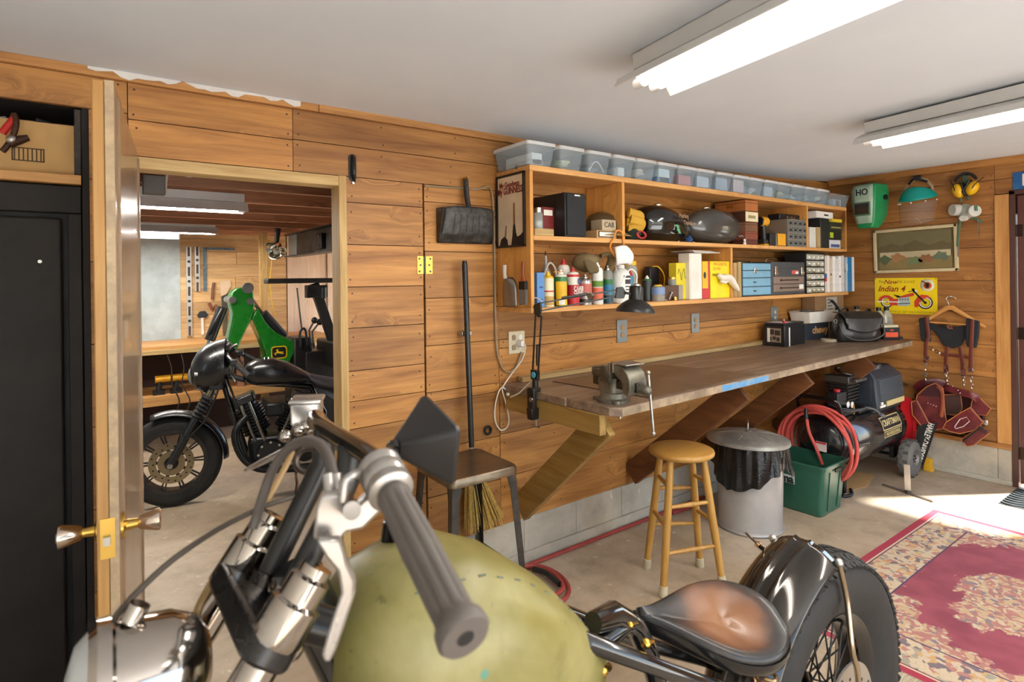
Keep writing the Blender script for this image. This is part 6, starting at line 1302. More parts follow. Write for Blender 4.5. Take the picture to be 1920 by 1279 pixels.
# face shield
t = T('face_shield', 'clear face shield with a teal brow guard hung on the right wall', 'face shield', rwp(1716, 415, .1)); TL = M('teal_plastic', (0, 148, 138), .32)
a, b = L2(1681, 376, .09), L2(1753, 366, .09); cx_ = (a[0] + b[0]) / 2; zc = (a[1] + b[1]) / 2; hw = (b[0] - a[0]) / 2; tl = (b[1] - a[1]) / 2
def fs(f, k=1.0): return (cx_ + hw * k * sin(f), zc + tl * sin(f), .02 + .16 * k * cos(f))
q = MB(RM0)
def brow(u, v):
    f = lerp(-1.5, 1.5, u); x, y, z = fs(f, 1 - .16 * v * v); top = .03 + .055 * cos(f)
    return (x, y - .035 * cos(f) * (1 - v) + top * v * (1 if v < 1 else 1), z - .02 * v)
q.grid(brow, 30, 8); q.build('brow_guard', TL, t, solid=.004)
q = MB(RM0); q.grid(lambda u, v: (fs(lerp(-1.5, 1.5, u), 1 - .10 * v)[0], fs(lerp(-1.5, 1.5, u))[1] - .02 - .035 * cos(lerp(-1.5, 1.5, u)) - .175 * v, fs(lerp(-1.5, 1.5, u), 1 - .06 * v)[2] + .012 * v), 30, 6); q.build('clear_visor', pane('visor_clear', (240, 236, 232), .90, .04), t)
for k in range(5):
    q = MB(RM0); f = lerp(-1.4, 1.4, k / 4); x, y, z = fs(f, 1.02); q.ell((x, y - .028 - .02 * cos(f), z + .003), .007, 10, 6); q.build('rivet', WHITE, t)
for s_ in (-1, 1):
    q = MB(RM0); q.tube([(cx_ + s_ * hw * .75, zc + .05, .03), (cx_ + s_ * hw * .70, zc + .09, .02), (cx_ + s_ * hw * .42, zc + .145, .02), (cx_ + s_ * hw * .1, zc + .165, .02)], .012, 8, flat=.35); q.build('head_band', M('band_tan', (176, 150, 120), .6), t)
q = MB(RM0); q.tube(spline([(cx_ - hw * .5, zc + .125, .03), (cx_ - .02, zc + .165, .035), (cx_ + hw * .5, zc + .13, .03)], 5), .012, 8, flat=.5); q.box((cx_, zc + .172, .03), (.05, .04, .04)); q.build('ratchet_knob', BLACK, t, bevel=.004)
# ear muffs
t = T('ear_muffs', 'yellow ear muffs with black headband hung above the grey respirator', 'ear muffs', rwp(1810, 372, .06)); YM = M('muff_yellow', (238, 186, 20), .35)
hc = L2(1810, 345, .05); R_ = abs(L2(1832, 345, .05)[0] - hc[0])
q = MB(RM0); q.tube([(hc[0] + R_ * cos(a), hc[1] + R_ * 1.1 * sin(a), .05) for a in [rad(20 + 140 * k / 16) for k in range(17)]], .011, 8, flat=.5); q.build('headband', BLACK, t)
for s_, (x, y), tl in ((-1, (1797, 358), 12), (1, (1823, 353), -28)):
    c = L2(x, y, .06); Mc = RM0 @ Mx.Translation((c[0], c[1], .06)) @ Mx.Rotation(rad(tl), 4, 'Z')
    q = MB(Mc); q.ell((0, 0, 0), (.040, .058, .045), 20, 12); cup = q.build('ear_cup', YM, t, bevel=0)
    q = MB(Mc); q.bx(-s_ * .030, -s_ * .046, -.056, .056, -.035, .035); q.build('cushion', BLACK, t, bevel=.008)
    q = MB(Mc); q.tube([(s_ * .012, .0, .045), (s_ * .012, .03, .044), (s_ * .03, .10, .01)], .0032, 6); q.build('wire_arm', BLACK, t)
q = MB(RM0); q.cyl((hc[0], hc[1] + R_ * 1.05, 0), (hc[0], hc[1] + R_ * 1.05, .07), .012, n=10); q.build('wall_hook', BLACK, t)
# respirator
t = T('respirator', 'grey half-mask respirator with two pale filters hung below the yellow ear muffs', 'respirator', rwp(1808, 412, .06)); RG = M('respirator_grey', (160, 166, 158), .5)
m_ = L2(1808, 397, .07); q = MB(RM0); q.ell((m_[0], m_[1], .05), (.055, .065, .05), 18, 12); q.build('face_piece', RG, t)
q = MB(RM0); q.cyl((m_[0], m_[1] - .045, .06), (m_[0], m_[1] - .055, .115), .028, .022, 16); q.build('exhale_valve', M('valve_white', (206, 204, 196), .5), t)
for s_, x, y in ((-1, 1791, 394), (1, 1826, 396)):
    c = L2(x, y, .08); q = MB(RM0); q.cyl((c[0] - s_ * .02, c[1], .06), (c[0] + s_ * .015, c[1], .105), .046, .044, 22); q.build('filter', M('filter_white', (206, 204, 196), .55), t, bevel=.004)
q = MB(RM0); c = L2(1831, 393, .1); q.box((c[0], c[1] + .012, .10), (.014, .045, .03)); q.build('green_clip', M('clip_green', (90, 130, 96), .5), t)
ST_ = M('strap_green', (84, 108, 84), .7)
for pts in (((1800, 410), (1797, 440), (1796, 462)), ((1822, 408), (1834, 412), (1842, 417)), ((1816, 375), (1810, 350), (1812, 322)), ((1800, 378), (1806, 350), (1808, 322))):
    q = MB(RM0); q.tube([(L2(x, y, .03)[0], L2(x, y, .03)[1], .03) for x, y in pts], .010, 8, flat=.3); q.build('strap', ST_, t)
for (x, y), (x2, y2) in (((1797, 462), (1797, 482)), ((1834, 412), (1836, 445))):
    q = MB(RM0); q.cyl((*L2(x, y, .03), .03), (*L2(x2, y2, .03), .03), .004, n=6); q.build('strap_end', STEEL, t)
# blue sign at the frame edge
q = MB(RM0); a, b = L2(1899, 324, .004), L2(1958, 356, .004); q.bx(a[0], b[0], b[1], a[1], .002, .008); so_ = tag(q.build('wall_sign', worn('sign_blue', (24, 88, 148), (50, 110, 160), .4, 0, .6, 12)), 'blue sign with a white panel above the brown side door at the right edge', 'sign')
q = MB(RM0); a2, b2 = L2(1917, 326, .004), L2(1950, 345, .004); q.bx(a2[0], b2[0], b2[1], a2[1], .0075, .010); q.build('white_panel', PAPER, so_)
# framed picture: plain stand-in
A4 = [L2(*p, .03) for p in ((1635, 432), (1793.5, 419.5), (1797, 507.5), (1638.5, 513.5))]
t = T('framed_picture', 'wide cream-framed picture hung on the right wall above the yellow sign', 'picture', rwp(1716, 511, .02))
ex = V((A4[1][0] + A4[2][0] - A4[0][0] - A4[3][0], A4[1][1] + A4[2][1] - A4[0][1] - A4[3][1])) / 2; wd = ex.length; ht = (V(A4[0]) + V(A4[1]) - V(A4[2]) - V(A4[3])).length / 2
cc = sum((V(p) for p in A4), V((0, 0))) / 4; ang_ = math.atan2(ex.y, ex.x)
PF = RM0 @ Mx.Translation((cc.x, cc.y, .006)) @ Mx.Rotation(ang_, 4, 'Z')
q = MB(PF)
fwid = .026
for x0, x1, y0, y1 in ((-wd / 2, wd / 2, -ht / 2, -ht / 2 + fwid), (-wd / 2, wd / 2, ht / 2 - fwid, ht / 2), (-wd / 2, -wd / 2 + fwid, -ht / 2, ht / 2), (wd / 2 - fwid, wd / 2, -ht / 2, ht / 2)): q.bx(x0, x1, y0, y1, -.004, .020)
q.build('frame', M('cream_frame', (206, 188, 150), .45), t, bevel=.005)
q = MB(PF); q.bx(-wd / 2 + .02, wd / 2 - .02, -ht / 2 + .02, ht / 2 - .02, -.002, .008); q.build('picture_ground', worn('olive_canvas', (116, 104, 66), (84, 76, 50), .35, 0, .5, 5), t)
def pf(u0, u1, v0, v1, name, c, z=.009, sh=None):
    q = MB(PF); q.prism([(lerp(-wd / 2, wd / 2, u), lerp(-ht / 2, ht / 2, v)) for u, v in (sh or ((u0, v0), (u1, v0), (u1, v1), (u0, v1)))], .0012, z0=z); return q.build(name, M('art_%02x%02x%02x' % c, c, .5), t)
pf(.07, .93, .08, .34, 'painted_ground', (132, 114, 70)); pf(.08, .92, .34, .47, 'painted_water', (188, 174, 140)); pf(.07, .93, .62, .90, 'painted_sky', (112, 104, 72), .0085)
pf(0, 0, 0, 0, 'painted_hills', (98, 88, 58), .0095, ((.07, .47), (.93, .47), (.93, .58), (.82, .66), (.68, .59), (.52, .72), (.36, .6), (.22, .67), (.07, .56)))
for i, c in enumerate(((84, 96, 66), (160, 116, 74), (110, 122, 84), (140, 96, 62), (96, 110, 90))):
    u = .14 + .17 * i + .02 * sin(i * 4); q = MB(PF); q.prism([(lerp(-wd / 2, wd / 2, u) + .05 * (1 + .3 * sin(3 * a_ + i)) * cos(a_), lerp(-ht / 2, ht / 2, .30 + .05 * sin(i * 2.1)) + .035 * (1 + .3 * cos(4 * a_ + i)) * sin(a_)) for a_ in [2 * pi * k / 16 for k in range(16)]], .001, z0=.0102); q.build('painted_bush', M('art_%02x%02x%02x' % c, c, .5), t)
# yellow motorcycle sign
A4 = [L2(*p, .006) for p in ((1640, 521.5), (1757, 519.5), (1758.5, 591), (1640.5, 586.5))]
SX, SY = A4[0][0], A4[2][1]; SWd = A4[1][0] - A4[0][0]; SHt = A4[0][1] - A4[2][1]
t = T('tin_sign', 'yellow tin sign picturing a red motorcycle on the right wall under the framed picture', 'sign', rwp(1699, 590, .004))
SM_ = RM0 @ Mx.Translation((SX, SY, .003))
q = MB(SM_); q.prism(rrect(SWd, SHt, .008, 3, SWd / 2, SHt / 2), .004); q.build('sign_plate', M('sign_yellow', (238, 208, 22), .35, var=.03), t)
def S(x, y): return (SWd * (x - 72) / 430, SHt * (1 - (y - 72) / 258))
def spoly(name, c, pts, z=.0042): q = MB(SM_); q.prism([S(*p) for p in pts], .0006, z0=z); return q.build(name, M('ink_%02x%02x%02x' % c, c, .4), t)
def sdisc(name, c, x, y, r0, r1, z, a0=0, a1=2 * pi):
    q = MB(SM_); k = SWd / 430; c_ = S(x, y); n = 28
    q.loft([[(c_[0] + r * k * cos(lerp(a0, a1, i / n)), c_[1] + r * k * sin(lerp(a0, a1, i / n)), z) for r in (r0, r1)] for i in range(n + 1)], (0, 0), False); return q.build(name, M('ink_%02x%02x%02x' % c, c, .4), t, solid=.0004)
RI, BI, WI, GI = (206, 66, 44), (24, 22, 22), (236, 234, 224), (170, 186, 186)
for x, y, r in ((160, 246, 46), (424, 246, 50)):
    sdisc('tyre_print', BI, x, y, r * .82, r, .0046); sdisc('whitewall_print', WI, x, y, r * .66, r * .82, .0046); sdisc('rim_print', (120, 110, 40), x, y, r * .58, r * .66, .0047); sdisc('hub_print', BI, x, y, .1, r * .2, .0047)
    for i in range(8):
        a = pi * i / 8; k = SWd / 430; c_ = V(S(x, y)); d_ = V((cos(a), sin(a))) * r * .6 * k
        q = MB(SM_); q.bar((*(c_ - d_), .0045), (*(c_ + d_), .0045), .0008, .0004, up=(0, 0, 1)); q.build('spoke_print', M('ink_782814', (120, 110, 40), .4), t)
spoly('fender_print', RI, [(96, 238), (112, 212), (140, 198), (172, 198), (204, 216), (214, 240), (190, 238), (160, 214), (126, 226), (118, 240)], .0050)
spoly('frame_print', RI, [(176, 226), (250, 222), (246, 270), (182, 272)], .0049)
spoly('tank_print', RI, [(236, 212), (300, 190), (346, 176), (352, 198), (300, 210), (244, 216)], .0052)
spoly('fender_print', RI, [(352, 278), (350, 240), (372, 206), (400, 190), (440, 194), (470, 218), (440, 208), (406, 222), (386, 246), (376, 280)], .0050)
spoly('engine_print', GI, [(240, 214), (320, 208), (326, 262), (300, 274), (236, 272)], .0051)
for k in range(4): spoly('engine_line_print', BI, [(250 + 18 * k, 222), (258 + 18 * k, 222), (258 + 18 * k, 230), (250 + 18 * k, 230)], .0053)
spoly('engine_line_print', BI, [(242, 256), (322, 250), (322, 255), (242, 261)], .0053)
spoly('exhaust_print', WI, [(88, 242), (250, 242), (250, 249), (88, 249)], .0054)
spoly('fork_print', BI, [(336, 162), (348, 158), (430, 246), (420, 252)], .0055); spoly('seat_print', BI, [(204, 192), (248, 200), (262, 208), (236, 216), (226, 206)], .0055)
spoly('handlebar_print', BI, [(332, 150), (352, 146), (356, 166), (346, 176), (340, 166)], .0055); spoly('handlebar_print', BI, [(310, 170), (346, 162), (346, 166), (312, 175)], .0055)
sdisc('lamp_print', WI, 364, 166, .1, 9, .0056)
sdisc('emblem_disc', (222, 218, 200), 438, 124, .1, 47, .0044); sdisc('emblem_center', (196, 60, 40), 440, 126, .1, 24, .0048); sdisc('emblem_ring', (206, 170, 40), 440, 126, 24, 29, .0048)
spoly('emblem_head', BI, [(432, 108), (448, 110), (452, 124), (446, 142), (430, 142), (428, 126)], .0052); spoly('emblem_feather', BI, [(396, 96), (402, 92), (440, 112), (434, 116)], .0052)
MR = M('ink_maroon', (150, 40, 28), .4); ER = M('ink_olive', (112, 100, 24), .4)
def stext(body, x, y, size, m, sx=1, **kw): q = MB(SM_); c = S(x, y); q.text(body, size * SHt, Mx.Translation((c[0], c[1], .0042)), .0003, sx=sx, **kw); q.build('lettering', m, t)
stext('The', 118, 100, .10, ER, shear=.35); stext('New', 186, 102, .17, MR, shear=.35, off=.0006); stext('DE LUXE', 292, 101, .095, ER, shear=.3, sp=1.2); stext('Indian 4', 190, 152, .23, MR, .92, shear=.35, off=.0012); stext('MASTERPIECE OF ENGINEERING', 288, 316, .085, ER, .92, sp=1.25)
for x, y in ((80, 80), (494, 80), (494, 322)): q = MB(SM_); c = S(x, y); q.cyl((c[0], c[1], .003), (c[0], c[1], .0055), .004, n=8); q.build('nail_hole', GUNMETAL, t)
# ------------------------------------------------------------------ hanger with harness and tool belt
HW = M('hanger_wood', (206, 146, 78), .4)
def hp_(x, y, d=.05): p = L2(x, y, d); return (p[0], p[1], d)
t = T('clothes_hanger', 'wooden clothes hanger with metal hook hung on the right wall below the yellow sign', 'hanger', rwp(1781, 620, .05))
q = MB(RM0); q.tube([hp_(*p, .055) for p in ((1717, 609), (1738, 600), (1760, 586), (1776, 577), (1786, 577), (1804, 588), (1826, 601), (1848, 614))], [.008, .013, .016, .020, .020, .016, .013, .009], 10, flat=.6); q.build('shoulder_bar', HW, t)
q = MB(RM0); q.tube([hp_(1742, 604, .055), hp_(1815, 609, .055)], .007, 8); q.build('cross_bar', HW, t)
q = MB(RM0); q.tube(spline([hp_(*p, .05) for p in ((1780, 577), (1777, 566), (1774, 560), (1779, 556), (1790, 558), (1792, 561))], 6), .0035, 7); q.build('hook', CHROME, t)
q = MB(RM0); q.cyl(hp_(1783, 556, 0), hp_(1783, 556, .06), .005, n=8); q.build('nail', STEEL, t)
tb = T('tool_belt', 'oxblood leather tool belt with pouches hanging from black padded suspenders on the wooden hanger', 'tool belt', rwp(1790, 838, .1))
PAD = M('pad_black', (30, 33, 38), .8, bump=.3); BRS = M('brown_strap', (104, 48, 34), .4); TAN = M('leather_edge', (190, 118, 68), .55)
q = MB(RM0)
for th, d in ((.022, .03),): poly([(1742, 602), (1756, 609), (1772, 612), (1792, 613), (1808, 610), (1818, 602), (1817, 618), (1812, 634), (1804, 647), (1790, 653), (1778, 652), (1768, 645), (1761, 632), (1752, 620), (1742, 613)], .03, .02, q)
q.build('back_pad', PAD, tb, bevel=.006)
for pts in (((1724, 597), (1742, 594), (1746, 620), (1747, 640), (1736, 643), (1728, 636)), ((1813, 596), (1838, 602), (1836, 632), (1832, 652), (1814, 650), (1811, 630))):
    q = MB(RM0); poly(pts, .068, .024, q); q.build('shoulder_pad', PAD, tb, bevel=.008)
for pts in (((1736, 594), (1741, 632), (1736, 645), (1735, 680)), ((1823, 600), (1821, 640), (1820, 690)), ((1776, 650), (1774, 676), (1773, 700)), ((1800, 650), (1805, 680), (1806, 706)), ((1764, 664), (1784, 666), (1816, 670))):
    q = MB(RM0); q.tube([hp_(*p, .098 if pts[0][1] < 610 else .06) for p in pts], .014, 8, flat=.22); q.build('strap', BRS, tb)
for x, y in ((1737, 672), (1819, 694), (1774, 690), (1805, 698), (1781, 613)):
    q = MB(RM0); c = hp_(x, y, .105); q.bx(c[0] - .018, c[0] + .018, c[1] - .02, c[1] + .02, .09, .104); q.build('buckle_keeper', BRS, tb, bevel=.003)
    q = MB(RM0 @ Mx.Translation(c)); q.torus(.017, .003, n=16, k=6); q.build('buckle', CHROME, tb)
for (x, y), (x2, y2) in (((1735, 684), (1736, 712)), ((1820, 708), (1822, 728)), ((1774, 700), (1776, 714)), ((1806, 708), (1808, 722)), ((1744, 653), (1762, 662))):
    for k in range(4):
        q = MB(RM0 @ Mx.Translation(hp_(lerp(x, x2, k / 3), lerp(y, y2, k / 3), .10)) @ Mx.Rotation(rad(90 * (k % 2)), 4, 'Y')); q.torus(.009, .0028, Mx.Scale(1.4, 4, (0, 1, 0)), n=12, k=6); q.build('snap_link', CHROME, tb)
# belt and pouches
q = MB(RM0); q.tube(spline([hp_(*p) for p in ((1716, 730, .05), (1730, 718, .07), (1756, 716, .05), (1775, 722, .04), (1772, 726, .10), (1800, 735, .14), (1824, 742, .15), (1834, 752, .12), (1824, 764, .08))], 6), .026, 10, flat=.16); q.build('belt', LEATHER, tb)
def pouch(name, fr, d0, d1, mouth=None, mat=LEATHER, edge=True):
    mx0 = sum(x for x, y in fr) / len(fr); my0 = sum(y for x, y in fr) / len(fr); fr = [(mx0 + (x - mx0) * 1.16, my0 + (y - my0) * 1.14) for x, y in fr]
    n = len(fr); back = [hp_(x, y, d0) for x, y in fr]; cxm = sum(p[0] for p in fr) / n; cym = sum(p[1] for p in fr) / n
    front = [hp_(lerp(x, cxm, .06), lerp(y, cym, .06), d1) for x, y in fr]; mid = [hp_(x, y, lerp(d0, d1, .6)) for x, y in fr]
    q = MB(RM0); q.loft([back, mid, front]); o = q.build(name, mat, tb, bevel=.008, ang=50)
    if edge:
        e = MB(RM0); e.tube([front[i] for i in range(n)] + [front[0]], .0035, 6); e.build('stitched_edge', TAN, o)
    return o
q = MB(RM0); poly([(1716, 738), (1740, 724), (1776, 728), (1808, 738), (1836, 750), (1848, 776), (1846, 800), (1822, 818), (1796, 806), (1772, 804), (1740, 800), (1722, 780)], .02, .03, q); q.build('backing_leather', M('backing_leather_dark', (70, 26, 30), .5), tb, bevel=.008)
big = pouch('pouch', [(1716, 770), (1722, 742), (1738, 728), (1752, 722), (1766, 730), (1770, 776), (1774, 800), (1756, 803), (1738, 800), (1722, 792)], .03, .15)
q = MB(RM0); poly([(1726, 742), (1736, 728), (1752, 722), (1764, 730), (1766, 744)], .152, .004, q); q.build('pouch_mouth', M('mouth_dark', (60, 18, 24), .6), big)
q = MB(RM0); q.tube(spline([hp_(*p) for p in ((1757, 724, .155), (1766, 735, .17), (1767, 760, .165), (1764, 782, .16))], 6), [.014] * 17 + [.016, .010], 10, flat=.3); q.build('flap_strap', M('tan_leather', (150, 76, 50), .45), big)
q = MB(RM0)
for k in range(4): q.ell(hp_(1740 + 5 * k, 756 + 2 * k, .152), .0045, 8, 6)
q.build('rivet', CHROME, big)
pouch('small_pouch', [(1710, 756), (1720, 753), (1738, 788), (1744, 800), (1732, 803), (1712, 778)], .10, .19)
pouch('brown_pouch', [(1771, 742), (1800, 740), (1803, 765), (1796, 778), (1774, 776)], .02, .10, mat=M('dark_brown_leather', (70, 44, 38), .5))
sp_ = pouch('nail_pouch', [(1818, 766), (1840, 792), (1826, 806), (1800, 812), (1782, 808), (1771, 802), (1776, 792), (1800, 776)], .10, .18)
q = MB(RM0); q.tube([hp_(*p, .184) for p in ((1790, 800), (1800, 786), (1812, 782), (1818, 790), (1806, 800), (1792, 804), (1790, 800))], .003, 6); q.build('stitching', M('stitch_white', (226, 206, 206), .5), sp_)
pouch('side_pouch', [(1826, 742), (1838, 748), (1856, 766), (1848, 778), (1830, 776), (1822, 762)], .03, .12)
pouch('lower_pouch', [(1804, 824), (1840, 800), (1854, 812), (1826, 834), (1814, 836)], .06, .17)
q = MB(RM0); poly([(1836, 800), (1852, 808), (1848, 814), (1832, 806)], .175, .006, q); q.build('pouch_mouth', M('mouth_dark', (60, 18, 24), .6), tb)
q = MB(RM0); q.bar(hp_(1806, 828, .18), hp_(1840, 800, .18), .008, .03); q.build('hammer_loop', BLACK, tb)
q = MB(RM0); c = hp_(1848, 792, .14); q.box(c, (.03, .04, .03)); q.build('clip', CHROME, tb, bevel=.005)
for x, y in ((1777, 720), (1786, 724), (1796, 732), (1800, 737)):
    q = MB(RM0); q.ell(hp_(x, y, .145), .006, 8, 6); q.build('rivet', CHROME, tb)
# ------------------------------------------------------------------ open door leaf at the left
DT = 2.105
Ap, Bp, Cp = at(214, 152, Z=DT), at(260, 296, Z=DT), at(168.5, 142, Z=DT)
dd = V((Bp.x - Ap.x, Bp.y - Ap.y, 0)); DL = dd.length; du_ = dd.normalized(); dn_ = V((-du_.y, du_.x, 0)); th = abs((Cp - Ap).dot(dn_))
DM = Mx(((du_.x, dn_.x, 0, Ap.x), (du_.y, dn_.y, 0, Ap.y), (0, 0, 1, .012), (0, 0, 0, 1)))   # x along the leaf from its free edge, y to the left face, z up
HD = DT - .012
DPAINT = worn('door_paint_tan', (150, 122, 92), (136, 112, 86), .28, 0, .5, 3, **{'Coat Weight': .3})
q = MB(DM); q.bx(.003, DL, .0, th * .44, 0, HD); d1 = struct(q.build('door_1', DPAINT, bevel=.002))
q = MB(DM); q.bx(0, DL, th * .44 + .0005, th, 0, HD); q.build('wood_edge', wood('door_wood', (176, 122, 58), (214, 162, 92), (110, 70, 34), 2, .45, .3), d1, bevel=.003)
q = MB(DM); q.bx(-.0015, .003, .001, th * .43, 0, HD); q.build('weather_strip', worn('weather_strip', (186, 160, 124), (156, 134, 106), .5, 0, .5, 20), d1)
for x0, x1 in ((.07, .10), (DL - .10, DL - .06)):
    q = MB(DM); q.bx(x0, x1, -.006, .002, .02, HD - .02); q.build('panel_stile', DPAINT, d1, bevel=.002)
for s_, zz in ((-1, 1.005), (1, 1.005)):
    y0 = 0 if s_ < 0 else th
    kM = DM @ Mx.Translation((.062, y0, zz)) @ Mx.Rotation(rad(90) * (1 if s_ < 0 else -1), 4, 'X')
    q = MB(kM); q.lathe([(.032, -.001), (.031, .005), (.014, .010), (.0115, .030), (.012, .036)], 24); k_ = q.build('knob_rose', BRASS, d1)
    q = MB(kM); q.lathe([(.012, .034), (.017, .038), (.0275, .074), (.028, .080), (.024, .083), (.004, .082)], 24); q.build('door_knob', M('satin_chrome_knob', (214, 196, 180), .18, 1, .04), k_)
q = MB(DM); q.bx(-.003, .002, th * .2, th * .85, .955, 1.05); pl = q.build('latch_plate', BRASS, d1); q = MB(DM); q.box((-.008, th * .55, 1.0), (.016, .014, .02)); q.build('latch_bolt', STEEL, pl)
q = MB(DM); q.cyl((-.003, th * .55, .78), (.002, th * .55, .78), .01, n=12); q.build('edge_screw', BRASS, d1)
# ------------------------------------------------------------------ black cabinet, carton and clamp in the recess
BKM = worn('cabinet_black', (30, 25, 21), (38, 32, 27), .55, 0, .5, 5, **{'Specular IOR Level': .3})
t = T('black_cabinet', 'tall black metal cabinet built into the wall left of the open door', 'cabinet', (-.55, 2.85, 0))
q = MB(); zt, xr = 1.974, .008
q.bx(-1.3, xr, 2.66, 3.05, 0, zt); q.build('cabinet_body', M('cabinet_inside', (18, 16, 15), .6), t)
q = MB(); q.bx(-1.3, xr, 2.625, 2.655, zt - .10, zt); q.bx(xr - .042, xr, 2.625, 2.655, 0, zt - .10); q.bx(-1.3, -1.24, 2.625, 2.655, 0, zt - .10); q.bx(-1.24, xr - .042, 2.625, 2.655, 0, .06); q.build('front_frame', BKM, t, bevel=.004)
q = MB(); q.bx(-1.228, xr - .058, 2.622, 2.658, .075, zt - .118); q.build('cabinet_door', BKM, t, bevel=.008, seg=3)
q = MB(); q.box((-1.15, 2.612, 1.0), (.02, .025, .14)); q.build('door_handle', STEEL, t, bevel=.004)
q = MB(); q.cyl((xr - .12, 2.623, 1.70), (xr - .12, 2.618, 1.70), .006, n=10); q.build('lock_dot', STEEL, t)
a, b = at(-60, 214, Y=2.66), at(146, 316, Y=2.66)
t = T('cardboard_carton', 'open cardboard carton of odds and ends on the shelf above the black cabinet', 'carton', ((a.x + b.x) / 2, 2.80, 2.0125)); B = t.matrix_basis; w_ = .44; h_ = .185
x1 = b.x - t.location.x; x0 = x1 - w_
q = MB(B); q.bx(x0, x1, -.14, -.136, 0, h_); q.bx(x0, x1, .136, .14, 0, h_); q.bx(x0, x0 + .004, -.14, .14, 0, h_); q.bx(x1 - .004, x1, -.14, .14, 0, h_); q.bx(x0, x1, -.14, .14, 0, .004); q.build('carton_walls', M('carton_tan', (206, 164, 104), .75, 0, .06, 12), t)
q = MB(B)
for a_, b_, c_, d_ in ((.05, .14, .042, .046), (.05, .14, .086, .090), (.05, .054, .042, .09), (.136, .14, .042, .09)) + tuple((.056 + .012 * i, .060 + .012 * i, .046, .086) for i in range(7)): q.bx(x1 - d_ * 0 - .235 + a_, x1 - .235 + b_, -.1412, -.1402, c_, d_)
q.build('printed_mark', M('carton_print', (84, 62, 36), .7), t)
for c, x, w2, z in (((206, 200, 194), -.16, .09, .015), ((40, 38, 38), -.05, .06, .010), ((150, 148, 150), -.22, .05, .02), ((30, 28, 28), -.10, .07, .025)):
    q = MB(B @ Mx.Translation((x1 + x, -.02, h_ - .02)) @ Mx.Rotation(rad(20 * sin(x * 40)), 4, 'Y')); q.box((0, 0, z), (w2, .10, .04)); q.build('contents', col(c), t, bevel=.004)
q = MB(); q.bx(-.012, .009, 2.612, 2.66, 2.013, 2.25); q.bx(-.012, .009, 2.66, 3.0, 2.22, 2.25); tag(q.build('metal_bracket', worn('bracket_dark', (70, 62, 54), (44, 40, 38), .4, .5, .5, 18), bevel=.003), 'dark upright metal bracket at the right end of the shelf beside the carton', 'bracket')
t = T('bar_clamp', 'rusty clamp with a red handle hooked over the front of the cardboard carton', 'clamp', at(25, 262, Y=2.60)); RU = worn('rusty_iron', (84, 52, 36), (58, 38, 28), .6, .5, .5, 20)
q = MB(); q.tube([at(4, 250, Y=2.60), at(18, 232, Y=2.60), at(26, 218, Y=2.61)], [.012, .011, .008], 10); q.build('red_handle', M('clamp_red', (196, 40, 36), .4), t)
q = MB(); q.tube(spline([at(26, 214, Y=2.61), at(30, 230, Y=2.6), at(26, 250, Y=2.6), at(16, 270, Y=2.6), at(4, 284, Y=2.6)], 5), .010, 8); q.build('steel_bar', RU, t)
q = MB(); q.tube([at(20, 268, Y=2.595), at(38, 262, Y=2.59), at(54, 258, Y=2.59)], [.016, .015, .010], 10); q.build('jaw_screw', RU, t)
q = MB(); q.ell(at(22, 262, Y=2.59), .017, 12, 8); q.build('collar', STEEL, t)
# ------------------------------------------------------------------ the back room
def f(x, y, Y=FY): return at(x, y, Y=Y)
a, b = f(250, 652, 6.5), f(470, 640, 6.5)
t = T('back_bench', 'long wooden bench along the far wall of the back room', 'bench', (.4, 6.85, 0)); bx0, bx1 = -1.2, 2.3
q = MB(); q.tone = .6; q.bx(bx0, bx1, 6.5, FY - .01, .975, 1.01); q.build('bench_top', W_SHELF, t, bevel=.003)
q = MB(); q.tone = .4; q.bx(bx0, bx1, 6.49, 6.53, .93, .975); q.build('front_rail', W_PALE, t, bevel=.003)
q = MB(); q.tone = .4; q.bx(bx0, bx1, 6.5, FY - .05, .50, .53); q.bx(bx0, bx1, 6.48, 6.51, .44, .53); q.build('lower_shelf', W_SHELF, t, bevel=.003)
q = MB(); q.bx(bx0, bx1, FY - .05, FY - .012, .0, .93); q.build('back_panel', M('bench_back_dark', (58, 34, 24), .8), t)
for x in (-.9, .35, 1.3, 2.2):
    q = MB(); q.bx(x, x + .06, 6.52, 6.58, 0, .975); q.build('leg', W_DARK, t)
for i, (x, lab) in enumerate(((310, 'yellow cordless drill on the lower shelf of the far bench, left one'), (342, 'yellow cordless drill on the lower shelf of the far bench, right one'))):
    p = at(x, 722, Y=6.55); t = T('cordless_drill', lab, 'drill', (p.x, 6.6, .53)); B = t.matrix_basis
    q = MB(B); q.cyl((-.08, 0, .15), (.05, 0, .15), .035, n=12); q.build('motor_housing', DY, t); q = MB(B); q.tube([(-.04, 0, .13), (-.05, 0, .04)], .025, 8); q.box((-.05, 0, .022), (.10, .07, .044)); q.build('grip', BLACK, t)
    q = MB(B); q.cyl((.05, 0, .15), (.11, 0, .15), .026, .012, 12); q.build('chuck', GUNMETAL, t)
for i, (x, x2) in enumerate(((313, 322), (340, 342), (368, 371))):
    q = MB(); q.tube(spline([at(x, 665, Y=6.485), at((x + x2) / 2 + 4, 690, Y=6.47), at(x2, 720, Y=6.46), at(x2 + 14, 750, Y=6.46), at(x2 + 8, 772, Y=6.46)], 5), .006, 6); tag(q.build('extension_cable', M('cord_dark', (44, 30, 24), .6)), 'dark cord hanging from the front edge of the far bench, %s of three' % ('left', 'middle', 'right')[i], 'cord')
ALU = M('level_aluminium', (206, 206, 204), .35, .5)
